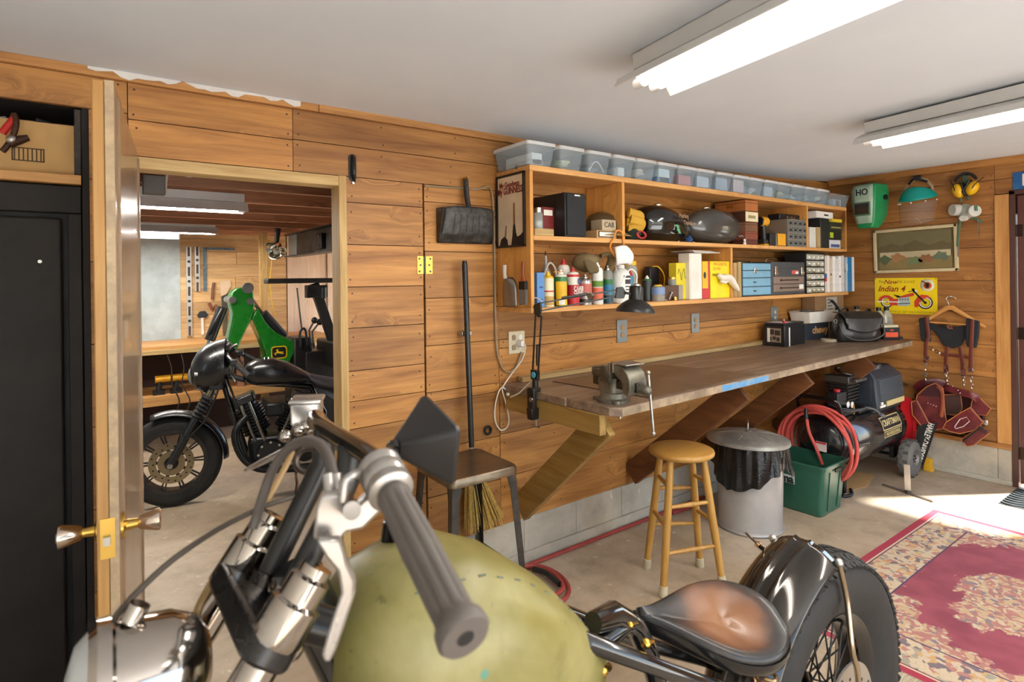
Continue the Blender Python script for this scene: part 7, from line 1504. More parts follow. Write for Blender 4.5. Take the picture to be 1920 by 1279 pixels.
def spirit_level(label, x0, x1, y0, y1, n):
    a, b = f(x0, y0), f(x1, y1); t = T('spirit_level', label, 'level', ((a.x + b.x) / 2, FY, b.z)); q = MB(); q.bx(a.x, b.x, FY - .03, FY, b.z, a.z); q.build('rail', ALU, t, bevel=.002)
    for k in range(n):
        z = lerp(b.z, a.z, (k + .5) / n); c = (a.x + b.x) / 2; w_ = (b.x - a.x)
        if k % 2: q = MB(); q.cyl((c, FY - .033, z), (c, FY - .03, z), w_ * .30, n=14); q.build('vial_port', M('vial_dark', (40, 44, 36), .4), t)
        else: q = MB(); q.bx(c - w_ * .22, c + w_ * .22, FY - .032, FY - .029, z - .05, z + .05); q.build('slot', M('slot_dark', (70, 52, 40), .7), t)
spirit_level('long aluminium spirit level hung on the far wall beside the block column', 348, 360, 463, 629, 9)
spirit_level('shorter aluminium spirit level hung on the far wall between the long level and the square', 364, 374.5, 463, 546, 5)
t = T('framing_square', 'blue grey steel framing square hung on the far wall', 'square', f(384, 545)); SQ = worn('square_steel', (74, 96, 112), (120, 140, 150), .4, .5, .5, 60)
q = MB(); a, b = f(380, 464), f(388, 546); q.bx(a.x, b.x, FY - .008, FY - .004, b.z, a.z); q.build('blade', SQ, t); q = MB(); a, b = f(388, 464), f(440, 469.5); q.bx(a.x - .02, b.x, FY - .008, FY - .004, b.z, a.z); q.build('tongue', SQ, t)
t = T('hand_saw', 'hand saw with a pale wooden handle hung on the far wall above the green boom', 'saw', f(424, 580)); q = MB(); q.prism([(f(x, y).x, f(x, y).z) for x, y in ((411, 528), (430, 525), (433, 536), (424, 552), (414, 556))], .02, planeM((0, FY - .005, 0), (1, 0, 0), (0, 0, 1))); q.build('handle', M('saw_handle', (214, 190, 160), .5), t, bevel=.004)
q = MB(); q.prism([(f(x, y).x, f(x, y).z) for x, y in ((414, 552), (428, 548), (424, 640), (418, 640))], .003, planeM((0, FY - .012, 0), (1, 0, 0), (0, 0, 1))); q.build('blade', STEEL, t)
t = T('mortar_trowel', 'dark trowel with a white handle hung on the far wall left of the boom', 'trowel', f(379, 626)); q = MB(); q.prism([(f(x, y).x, f(x, y).z) for x, y in ((369, 592), (374, 584), (384, 583), (390, 590), (386, 595), (373, 596))], .02, planeM((0, FY - .005, 0), (1, 0, 0), (0, 0, 1))); q.build('trowel_blade', M('trowel_dark', (50, 54, 60), .5, .5), t)
q = MB(); q.cyl(f(379, 596, FY - .02), f(380, 627, FY - .02), .014, n=8); q.build('handle', WHITE, t)
for (pts, lab, c) in ((((401, 530), (399, 545), (398, 562)), 'thin brown stick hung on the far wall left of the saw', (110, 70, 44)), (((392, 568), (397, 580), (404, 572), (406, 590)), 'rusty red tool hung on the far wall above the trowel', (130, 70, 50))):
    q = MB(); q.tube([f(*p, FY - .02) for p in pts], .016, 8); tag(q.build('wall_tool', M('wall_tool_%d' % c[0], c, .6)), lab, 'tool')
q = MB(); a, b = at(487, 440, Y=6.6), at(500, 700, Y=6.6); q.tone = .8; q.bx(a.x, a.x + .075, 6.6, 6.66, 0, 2.145); tag(q.build('wooden_post', W_PALEZ, bevel=.003), 'pale upright wooden post in front of the far wall beside the clamp lamps', 'post')
q = MB(); q.tube(spline([at(507, 448, Y=6.5), at(509, 490, Y=6.5), at(506, 530, Y=6.5), at(511, 575, Y=6.5), at(516, 592, Y=6.5)], 6), .006, 6); tag(q.build('hanging_cable', YEL), 'thin yellow cord hanging beside the pale post in the back room', 'cord')
# steel beam
t = T('steel_beam', 'heavy painted steel beam running under the joists of the back room', 'beam', (1.95, 5, 1.88)); SB_ = worn('beam_paint', (92, 84, 76), (64, 58, 54), .5, .3, .5, 5)
q = MB(); xb = 1.90; q.bx(xb, xb + .012, 3.0, 6.75, 1.90, 2.13); q.bx(xb - .06, xb + .07, 3.0, 6.75, 1.888, 1.90); q.bx(xb - .06, xb + .07, 3.0, 6.75, 2.13, 2.142); q.build('i_section', SB_, t)
q = MB(); q.bx(xb - .01, xb + .02, 6.45, 6.752, 1.895, 2.13); q.build('end_plate', M('beam_end_grey', (150, 160, 160), .5), t)
q = MB(); q.bx(xb - .04, xb, 5.55, 5.72, 1.93, 2.08); q.build('bolted_bracket', BLACK, t, bevel=.004)
for z in (1.96, 2.05):
    q = MB(); q.cyl((xb - .05, 5.6, z), (xb - .035, 5.6, z), .014, n=10); q.build('bolt', STEEL, t)
# clamp lamps
p0 = at(521, 432, Y=6.1)
t = T('clamp_lamp', 'chrome clamp lamp with two reflector heads hanging by the end of the steel beam', 'lamp', p0); q = MB(); q.cyl(p0 + V((0, 0, .02)), at(519, 456, Y=6.1), .03, .02, 12); q.build('clamp', BLACK, t)
for (x, y), d in (((512, 468), V((-.7, -.4, -.6))), ((520, 474), V((.2, -.6, -.75)))):
    p = at(x, y, Y=6.05); q = MB(axM(p, d)); q.lathe([(.02, -.10), (.035, -.09), (.05, -.05), (.085, 0), (.09, .01)], 20, cap=(1, 0)); q.build('reflector', CHROME, t, solid=.002); q = MB(axM(p, d)); q.ell((0, 0, -.02), .035, 12, 8); q.build('lamp_bulb', WHITE, t)
t = T('junction_box', 'grey electrical junction box on a joist in the back room with a bent cable', 'electrical box', at(290, 345, Y=3.55)); p = at(288, 348, Y=3.54); q = MB(); q.bx(p.x - .05, p.x + .05, 3.50, 3.56, p.z - .05, p.z + .05); q.build('box_body', M('box_grey', (104, 100, 96), .5, .4), t, bevel=.004)
q = MB(); q.tube(spline([V((p.x + .05, 3.52, p.z - .04)), V((p.x + .06, 3.52, p.z + .06)), V((p.x + .09, 3.52, p.z + .09)), V((p.x + .16, 3.52, p.z + .06)), V((p.x + .22, 3.52, p.z + .09))], 5), .007, 6); q.build('cable', M('cable_pale', (190, 184, 170), .5), t)
q = MB(); q.tube(spline([at(434, 328, Y=4.0), at(435, 345, Y=4.05), at(433, 366, Y=4.12), at(434, 384, Y=4.15)], 4), .005, 6); tag(q.build('hanging_chain', M('chain_grey', (150, 140, 130), .4, .6)), 'small chain hanging from the joists to the nearer back room light', 'chain')
# green digger boom
def cr(cx, cy): return (240 + cx / 3.045, 540 + cy / 3.045)
BY = 5.9
def bp2(cx, cy, Y=BY): x, y = cr(cx, cy); p = at(x, y, Y=Y); return p
t = T('backhoe_digger', 'green and black digger with folded boom parked in the back room behind the black motorcycle', 'digger', (1.9, 5.9, 0)); GRN_ = M('digger_green', (24, 120, 30), .3, var=.1, **{'Coat Weight': .4})
BM_ = planeM((0, BY, 0), (1, 0, 0), (0, 0, 1))   # z towards the camera
def bpoly(name, mat, pts, y0, th, bev=.006, par=None):
    q = MB(BM_); q.prism([(bp2(*p).x, bp2(*p).z) for p in pts], th, z0=y0); return q.build(name, mat, par or t, bevel=bev)
bpoly('dipper_arm', GRN_, [(562, 52), (580, 20), (604, 2), (640, -6), (676, 4), (694, 30), (702, 80), (696, 140), (670, 200), (640, 260), (618, 310), (596, 366), (540, 326), (556, 270), (572, 200), (580, 140), (566, 92)], 0, .16, .012)
bpoly('boom', GRN_, [(684, 168), (700, 130), (716, 116), (740, 150), (760, 186), (790, 222), (820, 248), (880, 280), (930, 300), (932, 330), (912, 380), (886, 430), (774, 406), (756, 340), (728, 270), (700, 210)], -.03, .20, .012)
for x, y in ((572, 66), (674, 74)):
    p = bp2(x, y); q = MB(); q.cyl((p.x, BY - .20, p.z), (p.x, BY + .04, p.z), .032, n=16); q.build('pivot_pin', STEEL, t)
q = MB(BM_); p = bp2(660, 0); q.cyl((p.x, p.z, .15), (p.x, p.z, .185), .05, n=18); q.build('pivot_pin', STEEL, t)
for (a, b, c, r) in (((540, 110), (466, 300), (440, 372), .045), ((768, 145), (890, 280), (706, 66), .048)):
    A_, B_, C_ = (bp2(*p, BY - .1) for p in (a, b, c)); q = MB(); q.cyl(A_, B_, r, n=16); q.build('hydraulic_cylinder', BLACK, t); q = MB(); q.cyl(B_ if c[1] > 300 else A_, C_, r * .4, n=10); q.build('piston_rod', CHROME, t)
q = MB(); q.tube(spline([bp2(538, 120, BY - .15), bp2(500, 190, BY - .17), bp2(470, 250, BY - .16), bp2(458, 262, BY - .15)], 5), .012, 7); q.build('hydraulic_hose', BLACK, t)
lc = bp2(835, 358); LM = BM_ @ Mx.Translation((lc.x, lc.z, .171)); k = .145
q = MB(LM); q.prism(rrect(k, k * .82, k * .2, 4), .002); q.build('logo_border', M('logo_yellow', (236, 200, 20), .4), t)
q = MB(LM); q.prism(rrect(k * .86, k * .68, k * .16, 4), .002, z0=.0015); q.build('logo_field', BLACK, t)
q = MB(LM); s_ = k * .9
q.prism([(x * s_, y * s_) for x, y in ((-.36, -.04), (-.30, -.14), (-.22, -.20), (-.20, -.16), (-.26, -.08), (-.14, -.06), (.04, -.08), (.20, -.14), (.34, -.12), (.34, -.09), (.18, -.06), (.30, .0), (.32, .03), (.14, .04), (-.02, .07), (-.08, .13), (-.06, .22), (-.10, .26), (-.14, .20), (-.22, .22), (-.24, .18), (-.17, .13), (-.20, .02), (-.28, -.02))], .002, z0=.003); q.build('deer_logo', M('logo_yellow', (236, 200, 20), .4), t)
MBK = M('machine_black', (26, 25, 26), .45, var=.25)
bpoly('logo_band', MBK, [(760, 400), (890, 420), (884, 470), (750, 460)], .1, .08)
q = MB(); p = bp2(1000, 420); q.bx(p.x - .05, p.x + .55, BY - .25, BY + .25, .35, bp2(1000, 350).z); q.build('control_tower', MBK, t, bevel=.01)
q = MB(); p = bp2(950, 330); q.bx(p.x - .06, p.x + .12, BY - .18, BY + .15, .3, p.z + .09); q.build('swing_post', MBK, t, bevel=.02)
q = MB(); q.bx(1.5, 2.9, BY - .3, BY + .5, .12, .42); q.build('chassis', MBK, t, bevel=.01)
for x in (1.75, 2.65):
    q = MB(axM((x, BY - .34, .30), (0, -1, 0))); q.lathe([(.10, -.08), (.26, -.09), (.30, -.05), (.30, .05), (.26, .09), (.10, .08)], 28); q.build('wheel', BLKMATTE, t)
for (kx, ky), (bx_, by_) in (((1065, 185), (1035, 240)), ((1095, 194), (1052, 250))):
    a = bp2(kx, ky, BY - .2); b = bp2(bx_, by_, BY - .2); c = bp2(bx_ + 8, 345, BY - .2); q = MB(); q.tube([a, b, c], .010, 8); lv = q.build('control_lever', GUNMETAL, t); q = MB(); q.ell(a, .032, 12, 9); q.build('lever_knob', BLACK, lv)
q = MB(); q.tube(spline([bp2(985, 340, BY - .22), bp2(984, 250, BY - .22), bp2(1012, 238, BY - .22), bp2(1024, 330, BY - .22)], 4), .012, 8); q.build('grab_rail', BLACK, t)
a, b = at(498, 527, Y=5.6), at(630, 523, Y=5.6); q = MB(); q.bx(a.x, b.x + .25, 5.52, 5.68, a.z - .025, a.z + .022); q.build('roll_bar_roof', MBK, t, bevel=.01)
a, b = at(588, 532, Y=5.6), at(628, 650, Y=5.6); q = MB(); q.bar(a, b, .09, .06, up=(0, 1, 0)); q.box(lerp(a, b, .12), (.20, .08, .12)); q.cyl(at(606, 538, Y=5.5), at(606, 560, Y=5.5), .03, n=12); q.build('roll_bar_post', MBK, t, bevel=.006)
q = MB(); q.tube([at(557, 540, Y=5.7), at(566, 620, Y=5.7)], .008, 6); q.build('antenna_rod', GUNMETAL, t)
q = MB(); p = at(618, 640, Y=5.5); q.bx(p.x, p.x + .4, 5.4, 5.9, p.z - .25, p.z); q.build('seat_base', MBK, t, bevel=.02)
# ------------------------------------------------------------------ black motorcycle in the back room
SATIN = M('satin_black', (22, 22, 24), .30, var=.15, **{'Coat Weight': .3}); ENG = M('engine_black', (20, 20, 21), .4, .3, .3)
t = T('motorcycle', 'satin black cruiser motorcycle with small fairing parked just beyond the doorway', 'motorcycle', (.53, 4.87, 0), rad(-15)); B = t.matrix_basis
RW = .325
def ywheel(par, c, R, w_, tyre, name='front_wheel'):
    Mw = B @ axM(c, (0, -1, 0)); q = MB(Mw)
    q.lathe([(R * .70, -w_ * .38), (R * .86, -w_ * .5), (R * .96, -w_ * .36), (R, -w_ * .12), (R, w_ * .12), (R * .96, w_ * .36), (R * .86, w_ * .5), (R * .70, w_ * .38)], 56, cap=(0, 0)); o = q.build(name, tyre, par, ang=60); return o, Mw
wo_, Mw = ywheel(t, (0, 0, RW), RW, .11, BLKMATTE)
q = MB(Mw); q.lathe([(RW * .63, .045), (RW * .72, .047), (RW * .72, -.047), (RW * .63, -.045), (RW * .63, .045)], 48, cap=(0, 0)); q.build('rim', SATIN, wo_)
for k in range(10):
    for d in (-.045, .045):
        a = 2 * pi * k / 10 + d; q = MB(Mw); q.bar((.04 * cos(a), .04 * sin(a), .015), (RW * .65 * cos(a + d * .3), RW * .65 * sin(a + d * .3), .02), .010, .014, up=(0, 0, 1)); q.build('spoke', SATIN, wo_)
q = MB(Mw); q.lathe([(.055, .05), (.06, -.04), (.02, -.06), (.02, .07), (.04, .07)], 20); q.build('hub', SATIN, wo_)
DISC = M('brake_disc', (150, 138, 112), .3, .9)
q = MB(Mw); q.lathe([(.098, .060), (.146, .060), (.146, .065), (.098, .065), (.098, .060)], 40, cap=(0, 0)); di = q.build('brake_disc', DISC, wo_)
q = MB(Mw); q.lathe([(.045, .060), (.088, .060), (.088, .064), (.045, .064), (.045, .060)], 30, cap=(0, 0)); q.build('disc_carrier', DISC, di)
for k in range(18):
    a = 2 * pi * k / 18; q = MB(Mw); q.cyl((.122 * cos(a) + .008 * (k % 3 - 1) * cos(a), .122 * sin(a) + .008 * (k % 3 - 1) * sin(a), .0645), (.122 * cos(a) + .008 * (k % 3 - 1) * cos(a), .122 * sin(a) + .008 * (k % 3 - 1) * sin(a), .066), .006, n=8); q.build('disc_hole', BLKMATTE, di)
def arcgrid(mbM, c, R, w_, a0, a1, mat, par, name, crown=.03, n=26, y0=0):
    q = MB(mbM); q.grid(lambda u, v: (c[0] + (R + crown * (1 - (2 * v - 1) ** 2)) * cos(lerp(a0, a1, u)), y0 + (v - .5) * w_, c[2] + (R + crown * (1 - (2 * v - 1) ** 2)) * sin(lerp(a0, a1, u))), n, 8); return q.build(name, mat, par, solid=.004, ang=60)
arcgrid(B, (0, 0, RW), RW + .012, .15, rad(112), rad(-2), SATIN, t, 'front_fender')
top = V((.33, 0, .96)); up_ = (top - V((0, 0, RW))).normalized()
for s_ in (-1, 1):
    q = MB(B); y = s_ * .105; q.tube([V((-.015, y, RW - .02)), V((0, y, RW)) + up_ * .12, V((0, y, RW)) + up_ * .36], [.026, .03, .028], 12); q.build('fork_lower', SATIN, t)
    q = MB(B)
    for k in range(6): q.lathe([(.026, 0), (.042, .014), (.026, .028)], 14, axM(V((0, y, RW)) + up_ * (.36 + .028 * k), up_), cap=(0, 0))
    q.build('fork_gaiter', BLKMATTE, t)
    q = MB(B); q.cyl(V((0, y, RW)) + up_ * .50, V((0, y, RW)) + up_ * .74, .022, n=12); q.build('fork_tube', M('fork_tube_dull', (150, 138, 116), .25, .9), t)
    q = MB(B); q.cyl((.0, y, RW - .005), (.0, y * 1.25, RW - .005), .018, n=10); q.build('axle_nut', STEEL, t)
for k in (.60, .72):
    q = MB(B); q.box(V((0.02, 0, RW)) + up_ * k, (.09, .26, .045)); q.build('triple_clamp', SATIN, t, bevel=.01)
q = MB(B); cw = V((.235, 0, .965))
q.loft([[(cw.x + dx + .10 * cos(a) * sx * (0 if dx else 1) * 0 - sh * .0, .17 * sx * cos(a), cw.z + dz + .19 * sx * sin(a)) for a in [2 * pi * j / 20 for j in range(20)]] for dx, sx, dz, sh in ((-.12, .12, -.02, 0), (-.105, .45, -.01, 0), (-.07, .75, 0, 0), (-.01, .95, .015, 0), (.06, 1, .03, 0), (.12, .98, .05, 0))], (1, 0)); q.build('fairing', SATIN, t, ang=60)
q = MB(B); q.ell((cw.x - .085, 0, cw.z - .03), (.05, .075, .075), 18, 12); q.build('headlamp', M('headlamp_glass', (120, 124, 124), .1), t)
q = MB(B); q.cyl((cw.x - .05, -.17, cw.z + .0), (cw.x - .07, -.175, cw.z), .016, n=10); q.build('turn_signal', STEEL, t)
q = MB(B); q.tube(spline([(.50, -.40, 1.0), (.43, -.30, 1.05), (.37, -.12, 1.09), (.37, .12, 1.09), (.43, .30, 1.05), (.50, .40, 1.0)], 6), .013, 10); q.build('handlebar', SATIN, t)
for s_ in (-1, 1):
    q = MB(B); q.cyl((.455, s_ * .34, 1.03), (.535, s_ * .45, .965), .019, .020, 12); q.build('grip', BLKMATTE, t)
    q = MB(B); q.tube([(.42, s_ * .33, 1.02), (.42, s_ * .40, .98), (.45, s_ * .45, .935)], [.012, .009, .007], 8); q.build('hand_lever', SATIN, t)
    q = MB(B); q.box((.43, s_ * .30, 1.05), (.05, .05, .045)); q.build('switch_pod', M('pod_dark', (40, 40, 42), .3, .4), t, bevel=.006)
q = MB(B); q.cyl((.36, -.03, 1.12), (.40, -.03, 1.15), .05, n=18); q.build('gauge', SATIN, t); q = MB(B); q.tube([(.37, -.10, 1.09), (.40, -.11, 1.14), (.44, -.11, 1.16)], .010, 8); q.build('riser', CHROME, t)
q = MB(B)
rings = []
for x, hw, z0, z1 in ((.47, .04, .88, .95), (.50, .10, .85, 1.0), (.57, .135, .83, 1.03), (.68, .14, .82, 1.03), (.78, .125, .82, .995), (.87, .10, .825, .94), (.94, .075, .835, .895), (.97, .05, .845, .875)):
    rings.append([(x, hw * math.copysign(abs(cos(a)) ** .75, cos(a)), lerp(z0, z1, .5) + (z1 - z0) / 2 * math.copysign(abs(sin(a)) ** .8, sin(a))) for a in [2 * pi * j / 24 for j in range(24)]])
q.loft(rings); q.build('fuel_tank', SATIN, t, ang=60)
q = MB(B); q.cyl((.62, 0, 1.025), (.62, 0, 1.042), .035, n=18); q.build('filler_cap', CHROME, t)
q = MB(B); q.loft([[(x, hw * cos(a), z + h_ * sin(a)) for a in [2 * pi * j / 20 for j in range(20)]] for x, hw, z, h_ in ((.94, .07, .865, .03), (1.0, .11, .825, .05), (1.12, .135, .79, .055), (1.28, .14, .795, .055), (1.40, .12, .815, .05), (1.46, .06, .825, .03))]); q.build('seat', M('seat_vinyl', (34, 32, 34), .6, bump=.2), t)
q = MB(B); q.tube([(.32, 0, .93), (.40, 0, .62), (.50, 0, .28), (.60, 0, .20)], .022, 10); q.tube([(.32, 0, .93), (.60, 0, .84), (.95, 0, .79), (1.05, 0, .58), (1.02, 0, .25)], .022, 10); q.build('frame', SATIN, t)
q = MB(B); q.bx(.50, .98, -.12, .12, .24, .46); q.build('crankcase', ENG, t, bevel=.04, seg=3)
for x0, tl in ((.58, -20), (.76, 25)):
    Mc = B @ Mx.Translation((x0, 0, .45)) @ Mx.Rotation(rad(tl), 4, 'Y'); q = MB(Mc); q.cyl((0, 0, 0), (0, 0, .30), .065, n=18)
    for k in range(9): q.lathe([(.10, .04 + .024 * k), (.10, .048 + .024 * k)], 20, sx=1.0, sy=1.05)
    q.build('cylinder', ENG, t); q = MB(Mc); q.box((0, 0, .30), (.15, .17, .07)); q.build('rocker_cover', M('rocker_dark', (44, 44, 46), .25, .5), t, bevel=.015)
    for d in (-.03, .03):
        q = MB(Mc); q.cyl((d, -.11, -.05), (d, -.10, .28), .010, n=8); q.build('pushrod_tube', M('pushrod_grey', (140, 136, 124), .3, .7), t)
q = MB(B); q.cyl((.66, -.12, .34), (.66, -.17, .34), .10, .09, 24); q.cyl((.90, -.12, .33), (.90, -.16, .33), .085, .08, 22); q.build('primary_cover', ENG, t)
for a in range(8):
    q = MB(B); q.cyl((.66 + .085 * cos(a * .785), -.168, .34 + .085 * sin(a * .785)), (.66 + .085 * cos(a * .785), -.176, .34 + .085 * sin(a * .785)), .009, n=8); q.build('cover_bolt', STEEL, t)
q = MB(B); q.box((.69, -.13, .66), (.13, .06, .10)); q.build('air_cleaner', ENG, t, bevel=.02)
q = MB(B); q.tube(spline([(.50, -.09, .62), (.42, -.14, .5), (.50, -.17, .30), (.72, -.18, .22), (1.4, -.18, .22)], 6), .028, 12); q.build('exhaust', ENG, t)
q = MB(B); q.tube(spline([(.40, -.03, 1.05), (.36, -.08, .95), (.40, -.08, .8), (.45, -.1, .65)], 5), .008, 7); q.tube(spline([(.36, -.1, 1.0), (.30, -.14, .8), (.22, -.14, .62), (.10, -.13, .50)], 5), .007, 7); q.build('cables', BLACK, t)
wr_, Mr = ywheel(t, (1.50, 0, .32), .32, .15, BLKMATTE, 'rear_wheel')
q = MB(Mr); q.lathe([(.20, .05), (.225, .06), (.225, -.06), (.20, -.05), (.20, .05)], 40, cap=(0, 0)); q.cyl((0, 0, -.06), (0, 0, .06), .07, n=20)
for k in range(10): q.bar((.05 * cos(k * .628), .05 * sin(k * .628), 0), (.21 * cos(k * .628), .21 * sin(k * .628), 0), .012, .02, up=(0, 0, 1))
q.build('rear_rim', SATIN, wr_)
arcgrid(B, (1.50, 0, .32), .345, .19, rad(150), rad(20), SATIN, t, 'rear_fender')
q = MB(B); q.tube([(.82, -.13, .26), (.84, -.24, .12), (.82, -.32, .012)], .011, 8); q.build('kickstand', CHROME, t)
# ------------------------------------------------------------------ bobber motorcycle in the foreground
Y0 = .825
t = T('motorcycle', 'stripped bobber motorcycle with olive bare tank and brown solo seat in the foreground', 'motorcycle', (.9, Y0, 0)); B = I4
# rear wheel
RC, RR = V((1.68, Y0, .41)), .41
Mw = axM(RC, (0, -1, 0)); q = MB(Mw); TY = M('tyre_black', (36, 33, 30), .7, var=.2, bump=.25)
q.lathe([(.245, -.050), (.27, -.068), (.32, -.082), (.365, -.080), (.392, -.064), (.403, -.03), (.405, 0), (.403, .03), (.392, .064), (.365, .080), (.32, .082), (.27, .068), (.245, .050)], 72, cap=(0, 0)); rw = q.build('rear_wheel', TY, t, ang=60)
q = MB(Mw)
for k in range(90):
    a = 2 * pi * k / 90
    for z, dz in ((-.058, .022), (-.024, .020), (.010, .020), (.044, .020), (.070, .014)):
        rr_ = .4055 - .28 * max(0, abs(z) - .022) ** 1.05 * 1.6; a2 = a + (.035 if abs(z) > .03 else 0)
        q.box((0, 0, 0), (.008, .019, dz), Mx.Rotation(a2, 4, 'Z') @ Mx.Translation((rr_, 0, z)) @ Mx.Rotation(rad(-28 if z > 0.02 else 28 if z < -.03 else 0), 4, 'Y') @ Mx.Rotation(rad(20 * (1 if k % 2 else -1)), 4, 'X'))
q.build('tread_pattern', TY, rw)
q = MB(Mw); q.lathe([(.215, .030), (.232, .048), (.250, .056), (.250, .050), (.235, .040), (.226, 0), (.235, -.040), (.250, -.05), (.250, -.056), (.232, -.048), (.215, -.030), (.215, .030)], 60, cap=(0, 0)); q.build('rim', BLKGLOSS, rw)
for k in range(40):
    a = 2 * pi * k / 40; s_ = 1 if k % 2 else -1; d = .62 * (1 if (k // 2) % 2 else -1)
    q = MB(Mw); q.cyl((.045 * cos(a + d), .045 * sin(a + d), .035 * s_), (.222 * cos(a), .222 * sin(a), .006 * s_), .0026, n=6); q.build('spoke', BLACK, rw)
q = MB(Mw); q.lathe([(.025, -.07), (.05, -.05), (.05, -.03), (.032, -.02), (.032, .02), (.05, .03), (.05, .05), (.025, .09)], 24); q.build('hub', BLKGLOSS, rw)
q = MB(Mw); q.lathe([(.055, .088), (.138, .088), (.138, .094), (.055, .094), (.055, .088)], 48, cap=(0, 0)); di = q.build('brake_disc', M('disc_pale', (190, 182, 170), .3, .8), rw)
for k in range(16):
    a = 2 * pi * k / 16; r_ = .100 + .022 * (k % 2); q = MB(Mw); q.cyl((r_ * cos(a), r_ * sin(a), .0935), (r_ * cos(a), r_ * sin(a), .0952), .0048, n=8); q.build('disc_hole', BLACK, di)
q = MB(Mw); q.lathe([(.06, .086), (.06, .098), (.03, .104), (.012, .12), (.004, .12)], 24, cap=(0, 0)); q.build('disc_carrier', GUNMETAL, di)
# fender
FM = M('fender_steel', (54, 50, 46), .16, .85, .3, 4, **{'Coat Weight': .7})
q = MB()
def fen(u, v):
    a = lerp(rad(97), rad(205), u); s_ = 2 * v - 1; hw = .094
    r_ = .425 + .045 * (1 - abs(s_) ** 2.6) + .006 * math.exp(-((abs(s_) - .22) / .06) ** 2)
    return (RC.x + r_ * cos(a), Y0 + s_ * hw, RC.z + r_ * sin(a))
q.grid(fen, 40, 40); q.build('rear_fender', FM, t, solid=.0035, ang=60)
for s_ in (-1, 1):
    pts = [fen(.0, .03 if s_ < 0 else .97)]; p = V(pts[0]); q = MB()
    q.tube(spline([p + V((.0, s_ * .004, .004)), p + V((.03, s_ * .010, -.10)), V((1.64, Y0 + s_ * .118, .62)), V((1.66, Y0 + s_ * .122, .55)), V((1.68, Y0 + s_ * .122, .41))], 5), .0075, 10); q.build('fender_strut', M('strut_nickel', (186, 170, 146), .2, 1), t)
    q = MB(); q.ell(p + V((0, s_ * .004, .006)), .012, 10, 7); q.build('strut_bolt', STEEL, t)
q = MB(); a = at(1444, 1040, Y=.935); b = at(1420, 1020, Y=.95); q.tube([at(1396, 1112, Y=.94), at(1410, 1070, Y=.945), at(1438, 1036, Y=.94)], .008, 8); q.cyl(a, b, .009, n=10); q.cyl(b, b + (b - a) * .9 + V((0, 0, .004)), .0035, n=6); q.build('far_fender_stay', M('strut_nickel', (186, 170, 146), .2, 1), t)
# seat
n0 = V((.992, .893, .845)); ax_ = V((.863, -.44, -.168)).normalized(); SL = .36; SMx = planeM(n0, ax_, (.505, .816, .28))
def seatw(u): return .012 + .103 * (sin(min(1, u / .70) * pi / 2) ** 1.5 if u < .70 else math.sqrt(max(0, 1 - ((u - .70) / .30) ** 2)))
def outline(k, dz, n=44):
    out = []
    for i in range(n):
        f_ = 2 * pi * i / n; u = .5 - .5 * cos(f_); w_ = seatw(min(.9999, max(.0001, u))); y = w_ * (1 if f_ < pi else -1)
        out.append(((lerp(.62, u, k)) * SL, y * k, dz + .035 * (u - .35) ** 2 * 0 + .028 * (max(0, (u - .55)) ** 1.5) * 2.0))
    return out
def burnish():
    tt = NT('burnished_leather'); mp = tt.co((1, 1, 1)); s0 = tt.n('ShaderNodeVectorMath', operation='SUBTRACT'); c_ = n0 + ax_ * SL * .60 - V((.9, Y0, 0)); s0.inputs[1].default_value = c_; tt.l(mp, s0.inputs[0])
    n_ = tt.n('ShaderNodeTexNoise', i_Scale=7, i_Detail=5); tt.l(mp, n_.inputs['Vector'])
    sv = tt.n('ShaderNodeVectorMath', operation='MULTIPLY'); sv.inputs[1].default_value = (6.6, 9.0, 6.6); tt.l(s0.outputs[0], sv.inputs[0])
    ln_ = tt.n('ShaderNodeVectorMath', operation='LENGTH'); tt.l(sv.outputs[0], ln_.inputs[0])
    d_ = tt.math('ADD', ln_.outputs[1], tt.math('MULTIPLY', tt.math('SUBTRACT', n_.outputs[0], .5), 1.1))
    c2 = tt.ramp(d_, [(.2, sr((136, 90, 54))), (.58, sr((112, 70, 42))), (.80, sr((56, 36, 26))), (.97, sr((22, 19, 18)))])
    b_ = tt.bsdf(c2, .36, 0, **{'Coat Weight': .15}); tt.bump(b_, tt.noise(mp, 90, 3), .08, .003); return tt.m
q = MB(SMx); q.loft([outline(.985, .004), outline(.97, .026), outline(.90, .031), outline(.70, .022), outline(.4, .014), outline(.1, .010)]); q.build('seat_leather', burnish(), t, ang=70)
q = MB(SMx); q.loft([outline(1.0, -.014), outline(1.03, -.008), outline(1.035, .006), outline(1.01, .016), outline(.97, .010)], (1, 0)); q.build('seat_rim', M('seat_rim_black', (26, 24, 23), .22, **{'Coat Weight': .4}), t, ang=60)
for s_ in (-1, 1):
    p = n0 + ax_ * SL * .80 + V((s_ * .04, s_ * .065, -.02 + s_ * .02)); q = MB(); q.tube([p + V((.022 * cos(k * .6), .022 * sin(k * .6), -.0022 * k)) for k in range(54)], .0045, 6); q.build('seat_spring', M('spring_bronze', (150, 120, 84), .25, .9), t)
